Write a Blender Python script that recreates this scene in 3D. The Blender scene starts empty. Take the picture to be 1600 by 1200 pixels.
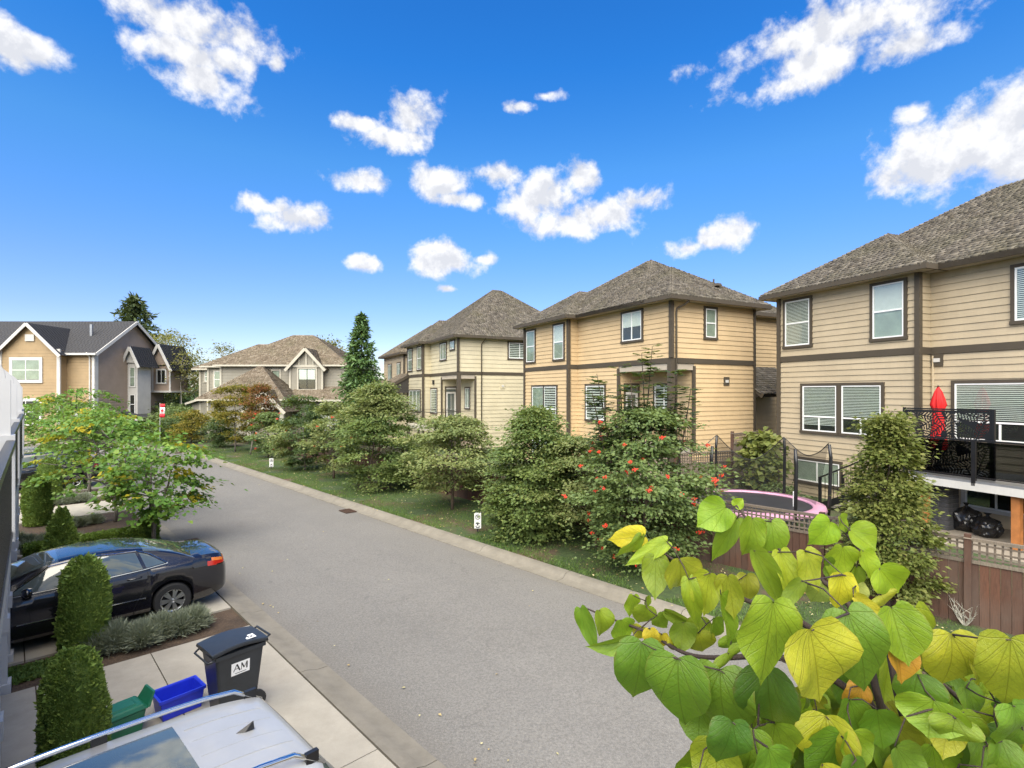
import bpy, bmesh, math, random
import numpy as np
from mathutils import Vector, Matrix

R = math.radians
scene = bpy.context.scene
COL = scene.collection

# ------------------------------------------------------------------ camera
CAM_Z = 4.5
cam_d = bpy.data.cameras.new('camera')
cam = bpy.data.objects.new('camera', cam_d)
COL.objects.link(cam)
cam.location = (0, 0, CAM_Z)
cam.rotation_euler = (R(90), 0, 0)
cam_d.sensor_width = 36.0
cam_d.lens = 18.585
cam_d.shift_y = 0.0075
cam_d.clip_start = 0.05
cam_d.clip_end = 3000
scene.camera = cam

# ------------------------------------------------------------------ light
SUN_AZ = R(194)          # clockwise from +Y: behind the camera, a little to its left
SUN_EL = R(52)
sun_vec = Vector((math.sin(SUN_AZ)*math.cos(SUN_EL), math.cos(SUN_AZ)*math.cos(SUN_EL), math.sin(SUN_EL)))
sun_d = bpy.data.lights.new('sun', 'SUN')
sun_d.energy = 2.8
sun_d.angle = R(80)
sun_d.color = (1.0, 0.91, 0.76)
sun = bpy.data.objects.new('sun', sun_d)
COL.objects.link(sun)
sun.rotation_euler = (-sun_vec).to_track_quat('-Z', 'Y').to_euler()
sun.location = (0, 0, 40)

scene.view_settings.view_transform = 'Standard'
scene.view_settings.look = 'None'
scene.view_settings.exposure = 1.86
scene.view_settings.gamma = 1.0
scene.view_settings.use_curve_mapping = False

scene.cycles.adaptive_threshold = 0.02
scene.cycles.max_bounces = 6
scene.cycles.diffuse_bounces = 3
scene.cycles.glossy_bounces = 3
scene.cycles.transmission_bounces = 4
scene.cycles.transparent_max_bounces = 10
scene.cycles.caustics_reflective = False
scene.cycles.caustics_refractive = False

# ------------------------------------------------------------------ sky with fair-weather clouds
world = bpy.data.worlds.new('World')
scene.world = world
world.use_nodes = True
wn = world.node_tree.nodes
wl = world.node_tree.links
wn.clear()
def W(t, **k):
    n = wn.new(t)
    for a, b in k.items():
        setattr(n, a, b)
    return n
def wmath(op, a, b=None, clamp=False):
    n = W('ShaderNodeMath', operation=op, use_clamp=clamp)
    for i, s in enumerate((a, b)):
        if s is None: continue
        if isinstance(s, (int, float)): n.inputs[i].default_value = s
        else: wl.new(s, n.inputs[i])
    return n.outputs[0]
sky = W('ShaderNodeTexSky', sky_type='NISHITA')
sky.sun_disc = False
sky.sun_elevation = SUN_EL
sky.sun_rotation = SUN_AZ
sky.air_density = 1.0
sky.dust_density = 0.6
sky.ozone_density = 2.0
hs = W('ShaderNodeHueSaturation')
hs.inputs['Saturation'].default_value = 1.24
hs.inputs['Hue'].default_value = 0.508
hs.inputs['Value'].default_value = 0.92
gm = W('ShaderNodeGamma'); gm.inputs['Gamma'].default_value = 1.14
wl.new(sky.outputs[0], gm.inputs['Color'])
wl.new(gm.outputs[0], hs.inputs['Color'])
tc = W('ShaderNodeTexCoord')
dirv = tc.outputs['Generated']
nrm = W('ShaderNodeVectorMath', operation='NORMALIZE')
wl.new(dirv, nrm.inputs[0])
dirv = nrm.outputs[0]
# clouds: azimuth (deg right of +Y), elevation (deg), half sizes (deg), weight
CLOUDS = [(-42.2, 25.6, 2.7, 1.4, 1), (-43.7, 25.4, 2.5, 1.6, 1), (-31.7, 28.7, 5.2, 1.7, 1), (-29.9, 27.1, 4.2, 1.9, 1), (-28.5, 28.7, 3.1, 2.1, 1), (-31.2, 30.6, 7.1, 2.3, 1), (-24.0, 29.6, 1.1, 1.5, 0.75), (-11.0, 26.9, 3.4, 2.5, 1), (-16.1, 26.0, 2.6, 1.0, 0.95), (-11.9, 25.2, 4.4, 1.4, 1), (-16.1, 21.0, 3.4, 1.2, 1), (-26.1, 17.9, 2.0, 1.3, 1), (-22.3, 16.9, 3.4, 1.5, 1), (-24.1, 17.6, 2.8, 1.0, 0.9), (-7.6, 21.4, 3.6, 2.0, 1), (-1.2, 22.3, 3.5, 1.4, 1), (-6.1, 19.9, 3.1, 1.1, 0.95), (3.1, 19.9, 4.5, 2.9, 1), (7.9, 21.8, 2.2, 1.7, 1), (6.2, 17.8, 6.1, 2.0, 1), (13.6, 19.3, 3.9, 1.7, 1), (10.3, 18.3, 5.6, 1.9, 1), (-6.9, 14.0, 4.8, 1.9, 1), (-3.3, 14.0, 2.5, 0.8, 0.9), (-15.7, 13.2, 2.1, 1.0, 1), (-7.0, 10.9, 1.5, 0.5, 0.9), (22.7, 15.6, 2.8, 1.9, 1), (18.6, 14.5, 3.3, 1.3, 0.85), (20.9, 15.2, 2.9, 1.4, 1), (0.7, 28.3, 2.6, 0.8, 0.8), (3.6, 29.2, 2.3, 0.7, 0.7), (30.4, 28.4, 7.4, 2.3, 1), (27.0, 27.2, 3.8, 1.3, 1), (35.5, 27.6, 4.3, 1.5, 1), (31.2, 30.2, 9.3, 2.3, 1), (40.3, 19.4, 5.5, 3.7, 1), (42.8, 20.3, 3.1, 3.0, 1), (38.0, 18.2, 4.6, 1.8, 1), (44.8, 17.5, 4.6, 3.5, 1), (37.3, 22.7, 2.3, 1.5, 0.75), (18.7, 29.9, 2.2, 1.5, 0.7)]
best = None
for az, el, ra, rb, wt in CLOUDS:
    a, e = R(az), R(el)
    e1 = Vector((math.cos(a), -math.sin(a), 0))
    e2 = Vector((-math.sin(a)*math.sin(e), -math.cos(a)*math.sin(e), math.cos(e)))
    e3 = Vector((math.sin(a)*math.cos(e), math.cos(a)*math.cos(e), math.sin(e)))
    mp = W('ShaderNodeMapping', vector_type='TEXTURE')
    mp.inputs['Rotation'].default_value = Matrix((e1, e3, e2)).transposed().to_euler()
    mp.inputs['Scale'].default_value = (R(ra)*1.16, 60.0, R(rb)*1.2)
    wl.new(dirv, mp.inputs['Vector'])
    ln = W('ShaderNodeVectorMath', operation='LENGTH'); wl.new(mp.outputs[0], ln.inputs[0])
    v = ln.outputs['Value'] if wt == 1 else wmath('ADD', ln.outputs['Value'], 1-wt)
    best = v if best is None else wmath('MINIMUM', best, v)
best = wmath('SUBTRACT', 1.0, best)
def fbm(vec, scale, detail, rough, dist=0.0):
    n = W('ShaderNodeTexNoise', noise_dimensions='3D')
    n.inputs['Scale'].default_value = scale
    n.inputs['Detail'].default_value = detail
    n.inputs['Roughness'].default_value = rough
    n.inputs['Distortion'].default_value = dist
    wl.new(vec, n.inputs['Vector'])
    return n.outputs['Fac']
n1 = fbm(dirv, 17.0, 8.0, 0.60, 0.1)
off = W('ShaderNodeVectorMath', operation='ADD'); off.inputs[1].default_value = (-0.006, -0.004, 0.020)
wl.new(dirv, off.inputs[0])
n1b = fbm(off.outputs[0], 17.0, 5.0, 0.60, 0.1)
# unseen clouds over the rest of the sky, thickened for neutral fill light
sep = W('ShaderNodeSeparateXYZ'); wl.new(dirv, sep.inputs[0])
n2 = fbm(dirv, 3.2, 3.0, 0.5)
away = W('ShaderNodeMapRange'); wl.new(sep.outputs['Y'], away.inputs['Value'])
away.inputs['From Min'].default_value = 0.62; away.inputs['From Max'].default_value = 0.35
field = wmath('MULTIPLY', wmath('SUBTRACT', n2, 0.43), 5.0)
field = wmath('SUBTRACT', wmath('MULTIPLY', wmath('ADD', field, 1.5), away.outputs[0]), 1.5)
lump = wmath('MAXIMUM', best, field)
lump = wmath('MAXIMUM', lump, -1.2)
dens_in = wmath('ADD', lump, wmath('MULTIPLY', wmath('SUBTRACT', n1, 0.5), 2.5))
dens = W('ShaderNodeMapRange', interpolation_type='SMOOTHSTEP')
wl.new(dens_in, dens.inputs['Value'])
dens.inputs['From Min'].default_value = 0.10
dens.inputs['From Max'].default_value = 0.72
hor = W('ShaderNodeMapRange'); wl.new(sep.outputs['Z'], hor.inputs['Value'])
hor.inputs['From Min'].default_value = 0.04; hor.inputs['From Max'].default_value = 0.14
cover = wmath('MULTIPLY', dens.outputs[0], hor.outputs[0])
cover = wmath('MULTIPLY', cover, 0.97)
# light side / shaded side of the billows
sh = wmath('ADD', wmath('MULTIPLY', wmath('SUBTRACT', n1, n1b), 4.6), 0.62)
sh = wmath('MINIMUM', wmath('MAXIMUM', sh, 0.25), 1.0)
ccol = W('ShaderNodeMix', data_type='RGBA')
wl.new(sh, ccol.inputs['Factor'])
ccol.inputs['A'].default_value = (3.1, 3.2, 3.5, 1)
ccol.inputs['B'].default_value = (4.7, 4.7, 4.75, 1)
mixs = W('ShaderNodeMix', data_type='RGBA')
wl.new(cover, mixs.inputs['Factor'])
tint = W('ShaderNodeValToRGB')
te = tint.color_ramp.elements
for k_, (p_, c_) in enumerate(((0.0, (.66, .62, .74)), (.125, (.66, .62, .76)), (.2, (.70, .70, .84)), (.377, (.66, .95, .94)), (.52, (.36, .90, 1.04)), (1.0, (.26, .80, 1.04)))):
    q_ = te[k_] if k_ < 2 else te.new(p_)
    q_.position = p_; q_.color = (*c_, 1)
wl.new(sep.outputs['Z'], tint.inputs['Fac'])
graded = W('ShaderNodeMix', data_type='RGBA', blend_type='MULTIPLY')
graded.inputs['Factor'].default_value = 1.0
wl.new(hs.outputs[0], graded.inputs['A']); wl.new(tint.outputs[0], graded.inputs['B'])
wl.new(graded.outputs['Result'], mixs.inputs['A'])
wl.new(ccol.outputs['Result'], mixs.inputs['B'])
bg = W('ShaderNodeBackground')
bg.inputs['Strength'].default_value = 0.063
wl.new(mixs.outputs['Result'], bg.inputs['Color'])
out = W('ShaderNodeOutputWorld')
wl.new(bg.outputs[0], out.inputs['Surface'])
world.cycles.sampling_method = 'MANUAL'
world.cycles.sample_map_resolution = 1024

# ------------------------------------------------------------------ helpers
rnd = random.Random(7)
def tag(o, label=None, cat=None, group=None, kind=None):
    if label: o['label'] = label
    if cat: o['category'] = cat
    if group: o['group'] = group
    if kind: o['kind'] = kind
    return o
def empty(name, loc=(0, 0, 0), rz=0.0, label=None, cat=None, group=None, kind=None):
    o = bpy.data.objects.new(name, None)
    COL.objects.link(o)
    o.location = loc
    o.rotation_euler = (0, 0, rz)
    o.empty_display_size = 0.2
    return tag(o, label, cat, group, kind)
def link(name, me, parent=None, loc=None, rot=None, scale=None):
    o = bpy.data.objects.new(name, me)
    COL.objects.link(o)
    if parent is not None: o.parent = parent
    if loc is not None: o.location = loc
    if rot is not None: o.rotation_euler = rot
    if scale is not None: o.scale = scale
    return o
def copy_tree(o, parent=None):
    c = o.copy()
    COL.objects.link(c)
    c.parent = parent
    for ch in o.children:
        copy_tree(ch, c)
    return c
class MB:
    def __init__(self):
        self.v = []; self.f = []
    def add(self, vs, fs):
        k = len(self.v)
        self.v.extend([tuple(p) for p in vs])
        self.f.extend([tuple(i + k for i in f) for f in fs])
        return self
    def box(self, c, s, rz=0.0, taper=1.0, M=None):
        x, y, z = s[0]/2, s[1]/2, s[2]/2
        vs = []
        for dz, t in ((-z, 1.0), (z, taper)):
            for dx, dy in ((-x, -y), (x, -y), (x, y), (-x, y)):
                vs.append(Vector((dx*t, dy*t, dz)))
        if M is not None: vs = [M @ p for p in vs]
        if rz:
            m = Matrix.Rotation(rz, 3, 'Z'); vs = [m @ p for p in vs]
        vs = [p + Vector(c) for p in vs]
        return self.add(vs, [(3, 2, 1, 0), (4, 5, 6, 7), (0, 1, 5, 4), (1, 2, 6, 5), (2, 3, 7, 6), (3, 0, 4, 7)])
    def bb(self, x0, x1, y0, y1, z0, z1):
        return self.box(((x0+x1)/2, (y0+y1)/2, (z0+z1)/2), (x1-x0, y1-y0, z1-z0))
    def tube(self, pts, r, n=6, cap=True):
        pts = [Vector(p) for p in pts]
        rs = r if isinstance(r, (list, tuple)) else [r]*len(pts)
        ring = []
        side = None
        for i, p in enumerate(pts):
            d = (pts[min(i+1, len(pts)-1)] - pts[max(i-1, 0)])
            if d.length < 1e-9: d = Vector((0, 0, 1))
            d.normalize()
            if side is None:
                side = d.orthogonal().normalized()
            else:
                side = (side - d*side.dot(d))
                side = side.normalized() if side.length > 1e-6 else d.orthogonal().normalized()
            b = d.cross(side)
            ring.append([p + (side*math.cos(2*math.pi*k/n) + b*math.sin(2*math.pi*k/n))*rs[i] for k in range(n)])
        vs = [q for rr in ring for q in rr]
        fs = []
        for i in range(len(pts)-1):
            for k in range(n):
                fs.append((i*n+k, i*n+(k+1) % n, (i+1)*n+(k+1) % n, (i+1)*n+k))
        if cap:
            fs.append(tuple(range(n-1, -1, -1)))
            fs.append(tuple((len(pts)-1)*n + k for k in range(n)))
        return self.add(vs, fs)
    def bar(self, p0, p1, w, h):
        p0, p1 = Vector(p0), Vector(p1)
        d = (p1-p0); L = d.length; d.normalize()
        up = Vector((0, 0, 1)) if abs(d.z) < 0.95 else Vector((0, 1, 0))
        s = d.cross(up).normalized(); u = s.cross(d)
        vs = []
        for p in (p0, p1):
            for a, b in ((-1, -1), (1, -1), (1, 1), (-1, 1)):
                vs.append(p + s*a*w/2 + u*b*h/2)
        return self.add(vs, [(0, 1, 2, 3), (7, 6, 5, 4), (0, 4, 5, 1), (1, 5, 6, 2), (2, 6, 7, 3), (3, 7, 4, 0)])
    def lathe(self, prof, n=16, c=(0, 0, 0), sx=1.0, sy=1.0):
        vs = []; fs = []
        for r, z in prof:
            for k in range(n):
                a = 2*math.pi*k/n
                vs.append((c[0]+r*math.cos(a)*sx, c[1]+r*math.sin(a)*sy, c[2]+z))
        for i in range(len(prof)-1):
            for k in range(n):
                fs.append((i*n+k, i*n+(k+1) % n, (i+1)*n+(k+1) % n, (i+1)*n+k))
        fs.append(tuple(range(n-1, -1, -1)))
        fs.append(tuple((len(prof)-1)*n+k for k in range(n)))
        return self.add(vs, fs)
    def poly_prism(self, pts2, z0, z1):
        n = len(pts2)
        vs = [(p[0], p[1], z0) for p in pts2] + [(p[0], p[1], z1) for p in pts2]
        fs = [tuple(range(n-1, -1, -1)), tuple(range(n, 2*n))]
        for i in range(n):
            j = (i+1) % n
            fs.append((i, j, n+j, n+i))
        return self.add(vs, fs)
    def mesh(self, name, mat, smooth=False, sharp=None):
        me = bpy.data.meshes.new(name)
        me.from_pydata(self.v, [], self.f)
        if mat is not None: me.materials.append(mat)
        if smooth:
            me.polygons.foreach_set('use_smooth', [True]*len(me.polygons))
            if sharp: me.set_sharp_from_angle(angle=R(sharp))
        me.update()
        return me
    def build(self, name, mat, parent=None, smooth=False, sharp=None, loc=None, rz=None, fixn=False):
        me = self.mesh(name, mat, smooth, sharp)
        if fixn:
            bm = bmesh.new(); bm.from_mesh(me)
            bmesh.ops.recalc_face_normals(bm, faces=bm.faces)
            bm.to_mesh(me); bm.free()
        return link(name, me, parent, loc, (0, 0, rz) if rz is not None else None)
def np_mesh(name, V, F, mat, smooth=False):
    """V (n,3) array, F (m,k) array of equal-sided faces"""
    me = bpy.data.meshes.new(name)
    m, k = F.shape
    me.vertices.add(len(V)); me.vertices.foreach_set('co', V.astype(np.float32).ravel())
    me.loops.add(m*k); me.loops.foreach_set('vertex_index', F.astype(np.int32).ravel())
    me.polygons.add(m)
    me.polygons.foreach_set('loop_start', np.arange(0, m*k, k, dtype=np.int32))
    if smooth: me.polygons.foreach_set('use_smooth', np.ones(m, dtype=bool))
    me.materials.append(mat)
    me.update(calc_edges=True)
    me.validate()
    return me
def norm(a):
    return a / np.maximum(np.linalg.norm(a, axis=1, keepdims=True), 1e-9)
LEAF_V = np.array([(0, 0, 0), (.34, .42, .07), (0, 1, -.04), (-.34, .42, .07)])
LEAF_F = np.array([(0, 1, 2), (0, 2, 3)])
HEART_V = np.array([(0, 0, 0), (.38, -.06, .06), (.55, .32, .09), (0, 1, -.12), (-.55, .32, .09), (-.38, -.06, .06)])
HEART_F = np.array([(0, 1, 2), (0, 2, 3), (0, 3, 4), (0, 4, 5)])
NEEDLE_V = np.array([(-.10, 0, 0), (.10, 0, 0), (.16, .55, .05), (0, 1, 0), (-.16, .55, .05)])
NEEDLE_F = np.array([(0, 1, 2), (0, 2, 4), (4, 2, 3)])
BLADE_V = np.array([(-.06, 0, 0), (.06, 0, 0), (.02, 1, .25)])
BLADE_F = np.array([(0, 1, 2)])
def scatter_mesh(name, P, A, N, S, tv, tf, mat):
    A = norm(A)
    side = norm(np.cross(A, N))
    N2 = np.cross(side, A)
    S = np.asarray(S).reshape(-1, 1, 1)
    V = P[:, None, :] + S*(tv[None, :, 0:1]*side[:, None, :] + tv[None, :, 1:2]*A[:, None, :] + tv[None, :, 2:3]*N2[:, None, :])
    k = len(tv)
    F = tf[None, :, :] + (np.arange(len(P))*k)[:, None, None]
    return np_mesh(name, V.reshape(-1, 3), F.reshape(-1, tf.shape[1]), mat)
# street frame: s runs along the road away from the camera, n across it to the right
ES = Vector((-0.69, 0.7238)).normalized()
EN = Vector((ES.y, -ES.x))
S_CURVE, R_CURVE, N_MID = 41.0, 26.0, 6.6
def P(s, n, z=0.0):
    if s <= S_CURVE:
        q = ES*s + EN*n
    else:
        a = (s - S_CURVE)/R_CURVE
        c = ES*S_CURVE + EN*(N_MID - R_CURVE)
        rr = R_CURVE + n - N_MID
        q = c + EN*(rr*math.cos(a)) + ES*(rr*math.sin(a))
    return Vector((q.x, q.y, z))
RZ_STREET = math.atan2(ES.y, ES.x)      # local x along the street
RZ_CAR = math.atan2(-EN.y, -EN.x)       # nose towards the house fronts on the left

# ------------------------------------------------------------------ materials
MATS = {}
def nodes_of(name):
    m = bpy.data.materials.new(name); m.use_nodes = True
    nt = m.node_tree; nt.nodes.clear()
    return m, nt
class NT:
    def __init__(self, name):
        self.m, self.nt = nodes_of(name)
        self.p = self.n('ShaderNodeBsdfPrincipled')
        self.o = self.n('ShaderNodeOutputMaterial')
        self.l(self.p.outputs[0], self.o.inputs['Surface'])
    def n(self, t, **k):
        x = self.nt.nodes.new(t)
        for a, b in k.items(): setattr(x, a, b)
        return x
    def l(self, a, b): self.nt.links.new(a, b)
    def coord(self, kind='Object'):
        return self.n('ShaderNodeTexCoord').outputs[kind]
    def noise(self, scale, detail=4, rough=.55, vec=None, dist=0.0, stretch=None):
        v = vec if vec is not None else self.coord()
        if stretch:
            mp = self.n('ShaderNodeMapping'); mp.inputs['Scale'].default_value = stretch
            self.l(v, mp.inputs['Vector']); v = mp.outputs[0]
        x = self.n('ShaderNodeTexNoise'); x.inputs['Scale'].default_value = scale
        x.inputs['Detail'].default_value = detail; x.inputs['Roughness'].default_value = rough
        x.inputs['Distortion'].default_value = dist
        self.l(v, x.inputs['Vector'])
        return x.outputs['Fac']
    def ramp(self, fac, stops, interp='LINEAR'):
        r = self.n('ShaderNodeValToRGB'); r.color_ramp.interpolation = interp
        e = r.color_ramp.elements
        while len(e) > 1: e.remove(e[-1])
        e[0].position = stops[0][0]; e[0].color = (*stops[0][1], 1)
        for p, c in stops[1:]:
            q = e.new(p); q.color = (*c, 1)
        self.l(fac, r.inputs['Fac'])
        return r.outputs['Color']
    def mix(self, fac, a, b, blend='MIX'):
        x = self.n('ShaderNodeMix', data_type='RGBA', blend_type=blend)
        for s, k in ((fac, 'Factor'), (a, 'A'), (b, 'B')):
            if isinstance(s, (int, float)): x.inputs[k].default_value = s
            elif isinstance(s, tuple): x.inputs[k].default_value = (*s, 1)
            else: self.l(s, x.inputs[k])
        return x.outputs['Result']
    def math(self, op, a, b=None, clamp=False):
        x = self.n('ShaderNodeMath', operation=op, use_clamp=clamp)
        for i, s in enumerate((a, b)):
            if s is None: continue
            if isinstance(s, (int, float)): x.inputs[i].default_value = s
            else: self.l(s, x.inputs[i])
        return x.outputs[0]
    def bump(self, h, strength=.3, dist=.01):
        b = self.n('ShaderNodeBump'); b.inputs['Strength'].default_value = strength
        b.inputs['Distance'].default_value = dist
        self.l(h, b.inputs['Height']); self.l(b.outputs[0], self.p.inputs['Normal'])
    def col(self, c):
        if isinstance(c, tuple): self.p.inputs['Base Color'].default_value = (*c, 1)
        else: self.l(c, self.p.inputs['Base Color'])
    def rough(self, v):
        if isinstance(v, (int, float)): self.p.inputs['Roughness'].default_value = v
        else: self.l(v, self.p.inputs['Roughness'])
def sc(c, k): return tuple(min(1, x*k) for x in c)
def simple(name, c, rough=.6, metal=0.0, var=.12, scale=6.0, bump=0.0, coat=0.0, spec=.5):
    t = NT(name)
    f = t.noise(scale, 5, .6)
    t.col(t.ramp(f, [(.3, sc(c, 1-var)), (.7, sc(c, 1+var))]))
    t.rough(rough); t.p.inputs['Metallic'].default_value = metal
    t.p.inputs['Specular IOR Level'].default_value = spec
    if coat: t.p.inputs['Coat Weight'].default_value = coat; t.p.inputs['Coat Roughness'].default_value = .03
    if bump: t.bump(t.noise(scale*8, 4, .6), bump, .01)
    MATS[name] = t.m
    return t.m
def painted(name, c, dirt=.12):
    """painted boards and trim: slight blotches, faint run marks, tone change from board to board"""
    t = NT(name)
    oi = t.n('ShaderNodeObjectInfo').outputs['Random']
    g = t.n('ShaderNodeNewGeometry').outputs['Position']
    f = t.noise(1.1, 4, .6, vec=g)
    st = t.noise(3.0, 4, .7, vec=g, stretch=(6, 6, .5))
    c1 = t.ramp(f, [(.3, sc(c, 1-dirt)), (.7, sc(c, 1+dirt*.6))])
    c2 = t.mix(t.math('MULTIPLY', st, .30), c1, sc(c, .55))
    c3 = t.mix(t.math('MULTIPLY', oi, .10), c2, sc(c, .72))
    t.col(c3); t.rough(.62)
    t.p.inputs['Specular IOR Level'].default_value = .3
    t.bump(t.noise(40, 3, .6, vec=g, stretch=(1, 1, 6)), .12, .004)
    MATS[name] = t.m
    return t.m
def leafmat(name, cols, trans=.35, rough=.5):
    t = NT(name)
    ri = t.n('ShaderNodeNewGeometry').outputs['Random Per Island']
    n = len(cols)
    stops = [((i+.0)/max(1, n-1), c) for i, c in enumerate(cols)]
    c = t.ramp(ri, stops)
    big = t.noise(.9, 3, .5)
    c = t.mix(t.math('MULTIPLY', t.math('SUBTRACT', big, .35, True), 1.1), c, sc(cols[-1], 1.12))
    t.col(c); t.rough(rough)
    t.p.inputs['Specular IOR Level'].default_value = .35
    tr = t.n('ShaderNodeBsdfTranslucent')
    t.l(t.mix(.5, c, (.30, .36, .03)), tr.inputs['Color'])
    ms = t.n('ShaderNodeMixShader'); ms.inputs[0].default_value = trans
    t.l(t.p.outputs[0], ms.inputs[1]); t.l(tr.outputs[0], ms.inputs[2])
    t.l(ms.outputs[0], t.o.inputs['Surface'])
    MATS[name] = t.m
    return t.m

# asphalt, worn pale with fine aggregate
t = NT('asphalt')
wp = t.n('ShaderNodeNewGeometry').outputs['Position']
agg = t.n('ShaderNodeTexVoronoi'); agg.inputs['Scale'].default_value = 75; t.l(wp, agg.inputs['Vector'])
fine = t.noise(120, 3, .7, vec=wp)
big = t.noise(.22, 5, .6, vec=wp)
mid = t.noise(1.7, 5, .65, vec=wp)
base = t.ramp(big, [(.3, (.180, .173, .162)), (.7, (.222, .214, .201))])
base = t.mix(t.math('MULTIPLY', mid, .35), base, (.160, .155, .147))
sp = t.ramp(agg.outputs['Color'], [(0, (.55, .55, .55)), (.5, (1, 1, 1)), (1, (1.0, 1.0, 1.0))])
grain = t.noise(26, 4, .75, vec=wp)
base = t.mix(.55, base, t.ramp(grain, [(.36, (.62, .62, .62)), (.64, (1.35, 1.34, 1.32))]), 'MULTIPLY')
base = t.mix(.75, base, t.ramp(agg.outputs['Distance'], [(.0, (1.35, 1.33, 1.28)), (.45, (.72, .72, .72))]), 'MULTIPLY')
base = t.mix(.35, base, t.ramp(fine, [(.35, (.55, .55, .55)), (.65, (1.4, 1.4, 1.4))]), 'MULTIPLY')
nd = t.n('ShaderNodeVectorMath', operation='DOT_PRODUCT'); t.l(wp, nd.inputs[0]); nd.inputs[1].default_value = (EN.x, EN.y, 0)
across = t.math('ADD', nd.outputs['Value'], t.math('MULTIPLY', t.noise(.9, 4, .6, vec=wp), .5))
edge = t.math('ABSOLUTE', t.math('SUBTRACT', across, 6.85))
dirt = t.math('MULTIPLY', t.math('SUBTRACT', edge, 2.35, True), .55, True)
base = t.mix(dirt, base, (.13, .115, .095))
lane = t.math('SUBTRACT', 1.0, t.math('MULTIPLY', t.math('ABSOLUTE', t.math('SUBTRACT', t.math('ABSOLUTE', t.math('SUBTRACT', across, 6.85)), 1.05)), 2.2), True)
base = t.mix(t.math('MULTIPLY', lane, .13), base, (.12, .118, .115))
spot = t.math('MULTIPLY', t.math('GREATER_THAN', t.noise(1.15, 3, .6, vec=wp), .70), .35)
base = t.mix(spot, base, (.10, .098, .095))
crk = t.n('ShaderNodeTexVoronoi', feature='DISTANCE_TO_EDGE'); crk.inputs['Scale'].default_value = .23
dw = t.n('ShaderNodeVectorMath', operation='ADD'); t.l(wp, dw.inputs[0])
nz = t.n('ShaderNodeTexNoise'); nz.inputs['Scale'].default_value = 1.3; nz.inputs['Detail'].default_value = 5; t.l(wp, nz.inputs['Vector'])
t.l(nz.outputs['Color'], dw.inputs[1]); t.l(dw.outputs[0], crk.inputs['Vector'])
cm = t.math('MULTIPLY', t.math('LESS_THAN', crk.outputs['Distance'], .004), t.math('GREATER_THAN', t.noise(.5, 2, .5, vec=wp), .56))
base = t.mix(t.math('MULTIPLY', cm, .22), base, (.07, .068, .065))
t.col(base); t.rough(.9); t.p.inputs['Specular IOR Level'].default_value = .25
t.bump(t.math('ADD', fine, agg.outputs['Distance']), .5, .006)
MATS['asphalt'] = t.m

def concrete(name, c, stain=.35):
    t = NT(name)
    wp = t.n('ShaderNodeNewGeometry').outputs['Position']
    oi = t.n('ShaderNodeObjectInfo').outputs['Random']
    b = t.ramp(t.noise(.9, 6, .65, vec=wp), [(.3, sc(c, .82)), (.7, sc(c, 1.08))])
    b = t.mix(t.math('MULTIPLY', t.math('SUBTRACT', t.noise(3.1, 6, .7, vec=wp), .42, True), stain*2.2), b, sc(c, .45))
    b = t.mix(t.math('MULTIPLY', oi, .22), b, sc(c, .66))
    b = t.mix(.3, b, t.ramp(t.noise(150, 3, .7, vec=wp), [(.3, (.7, .7, .7)), (.7, (1.25, 1.25, 1.25))]), 'MULTIPLY')
    t.col(b); t.rough(.85); t.p.inputs['Specular IOR Level'].default_value = .25
    t.bump(t.noise(60, 5, .6, vec=wp), .25, .005)
    MATS[name] = t.m
concrete('concrete', (.37, .34, .285), .45)
concrete('kerb_concrete', (.215, .196, .162), .7)
concrete('patio', (.30, .26, .21), .5)

t = NT('soil')
wp = t.n('ShaderNodeNewGeometry').outputs['Position']
t.col(t.mix(t.math('MULTIPLY', t.math('SUBTRACT', t.noise(28, 3, .7, vec=wp), .5, True), 1.6), t.ramp(t.noise(2.2, 6, .7, vec=wp), [(.3, (.030, .020, .013)), (.7, (.085, .055, .035))]), (.22, .15, .09)))
t.rough(.95); t.bump(t.noise(30, 5, .7, vec=wp), .9, .03); MATS['soil'] = t.m

t = NT('lawn_soil')
wp = t.n('ShaderNodeNewGeometry').outputs['Position']
gcol = t.ramp(t.noise(9, 5, .7, vec=wp), [(.3, (.022, .040, .012)), (.7, (.060, .095, .025))])
patch = t.ramp(t.noise(.55, 5, .65, vec=wp), [(.50, (0, 0, 0)), (.62, (1, 1, 1))])
t.col(t.mix(patch, gcol, t.ramp(t.noise(12, 4, .7, vec=wp), [(.3, (.05, .032, .02)), (.7, (.12, .078, .05))])))
t.rough(.95); t.bump(t.noise(40, 4, .7, vec=wp), .8, .03); MATS['lawn_soil'] = t.m
t = NT('far_ground')
wp = t.n('ShaderNodeNewGeometry').outputs['Position']
t.col(t.ramp(t.noise(.25, 6, .7, vec=wp), [(.3, (.03, .05, .015)), (.7, (.09, .10, .04))])); t.rough(.95); MATS['far_ground'] = t.m

painted('siding_tan', (0.471, 0.387, 0.263))
painted('siding_peach', (0.595, 0.440, 0.253))
painted('siding_cream', (0.584, 0.519, 0.360))
painted('siding_grey', (0.280, 0.259, 0.210))
painted('siding_brown', (0.375, 0.269, 0.150))
painted('siding_taupe_shade', (0.354, 0.275, 0.217))  # greyer copy of the brown siding: shade of the townhouse's side face put into colour
painted('trim_brown', (0.079, 0.064, 0.046))
painted('trim_white', (0.592, 0.576, 0.544))
painted('trim_cream', (0.480, 0.448, 0.368))
painted('soffit', (0.437, 0.378, 0.302))
painted('soffit_brown', (.16, .13, .10))
simple('white_paint', (.50, .50, .50), .45, var=.04, scale=3)
simple('vinyl_white', (.80, .80, .78), .35, var=.03)
simple('black_metal', (.012, .012, .013), .35, var=.2)
simple('dark_interior', (.012, .013, .014), .8)
simple('blind', (.72, .74, .70), .6, var=.05)
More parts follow.
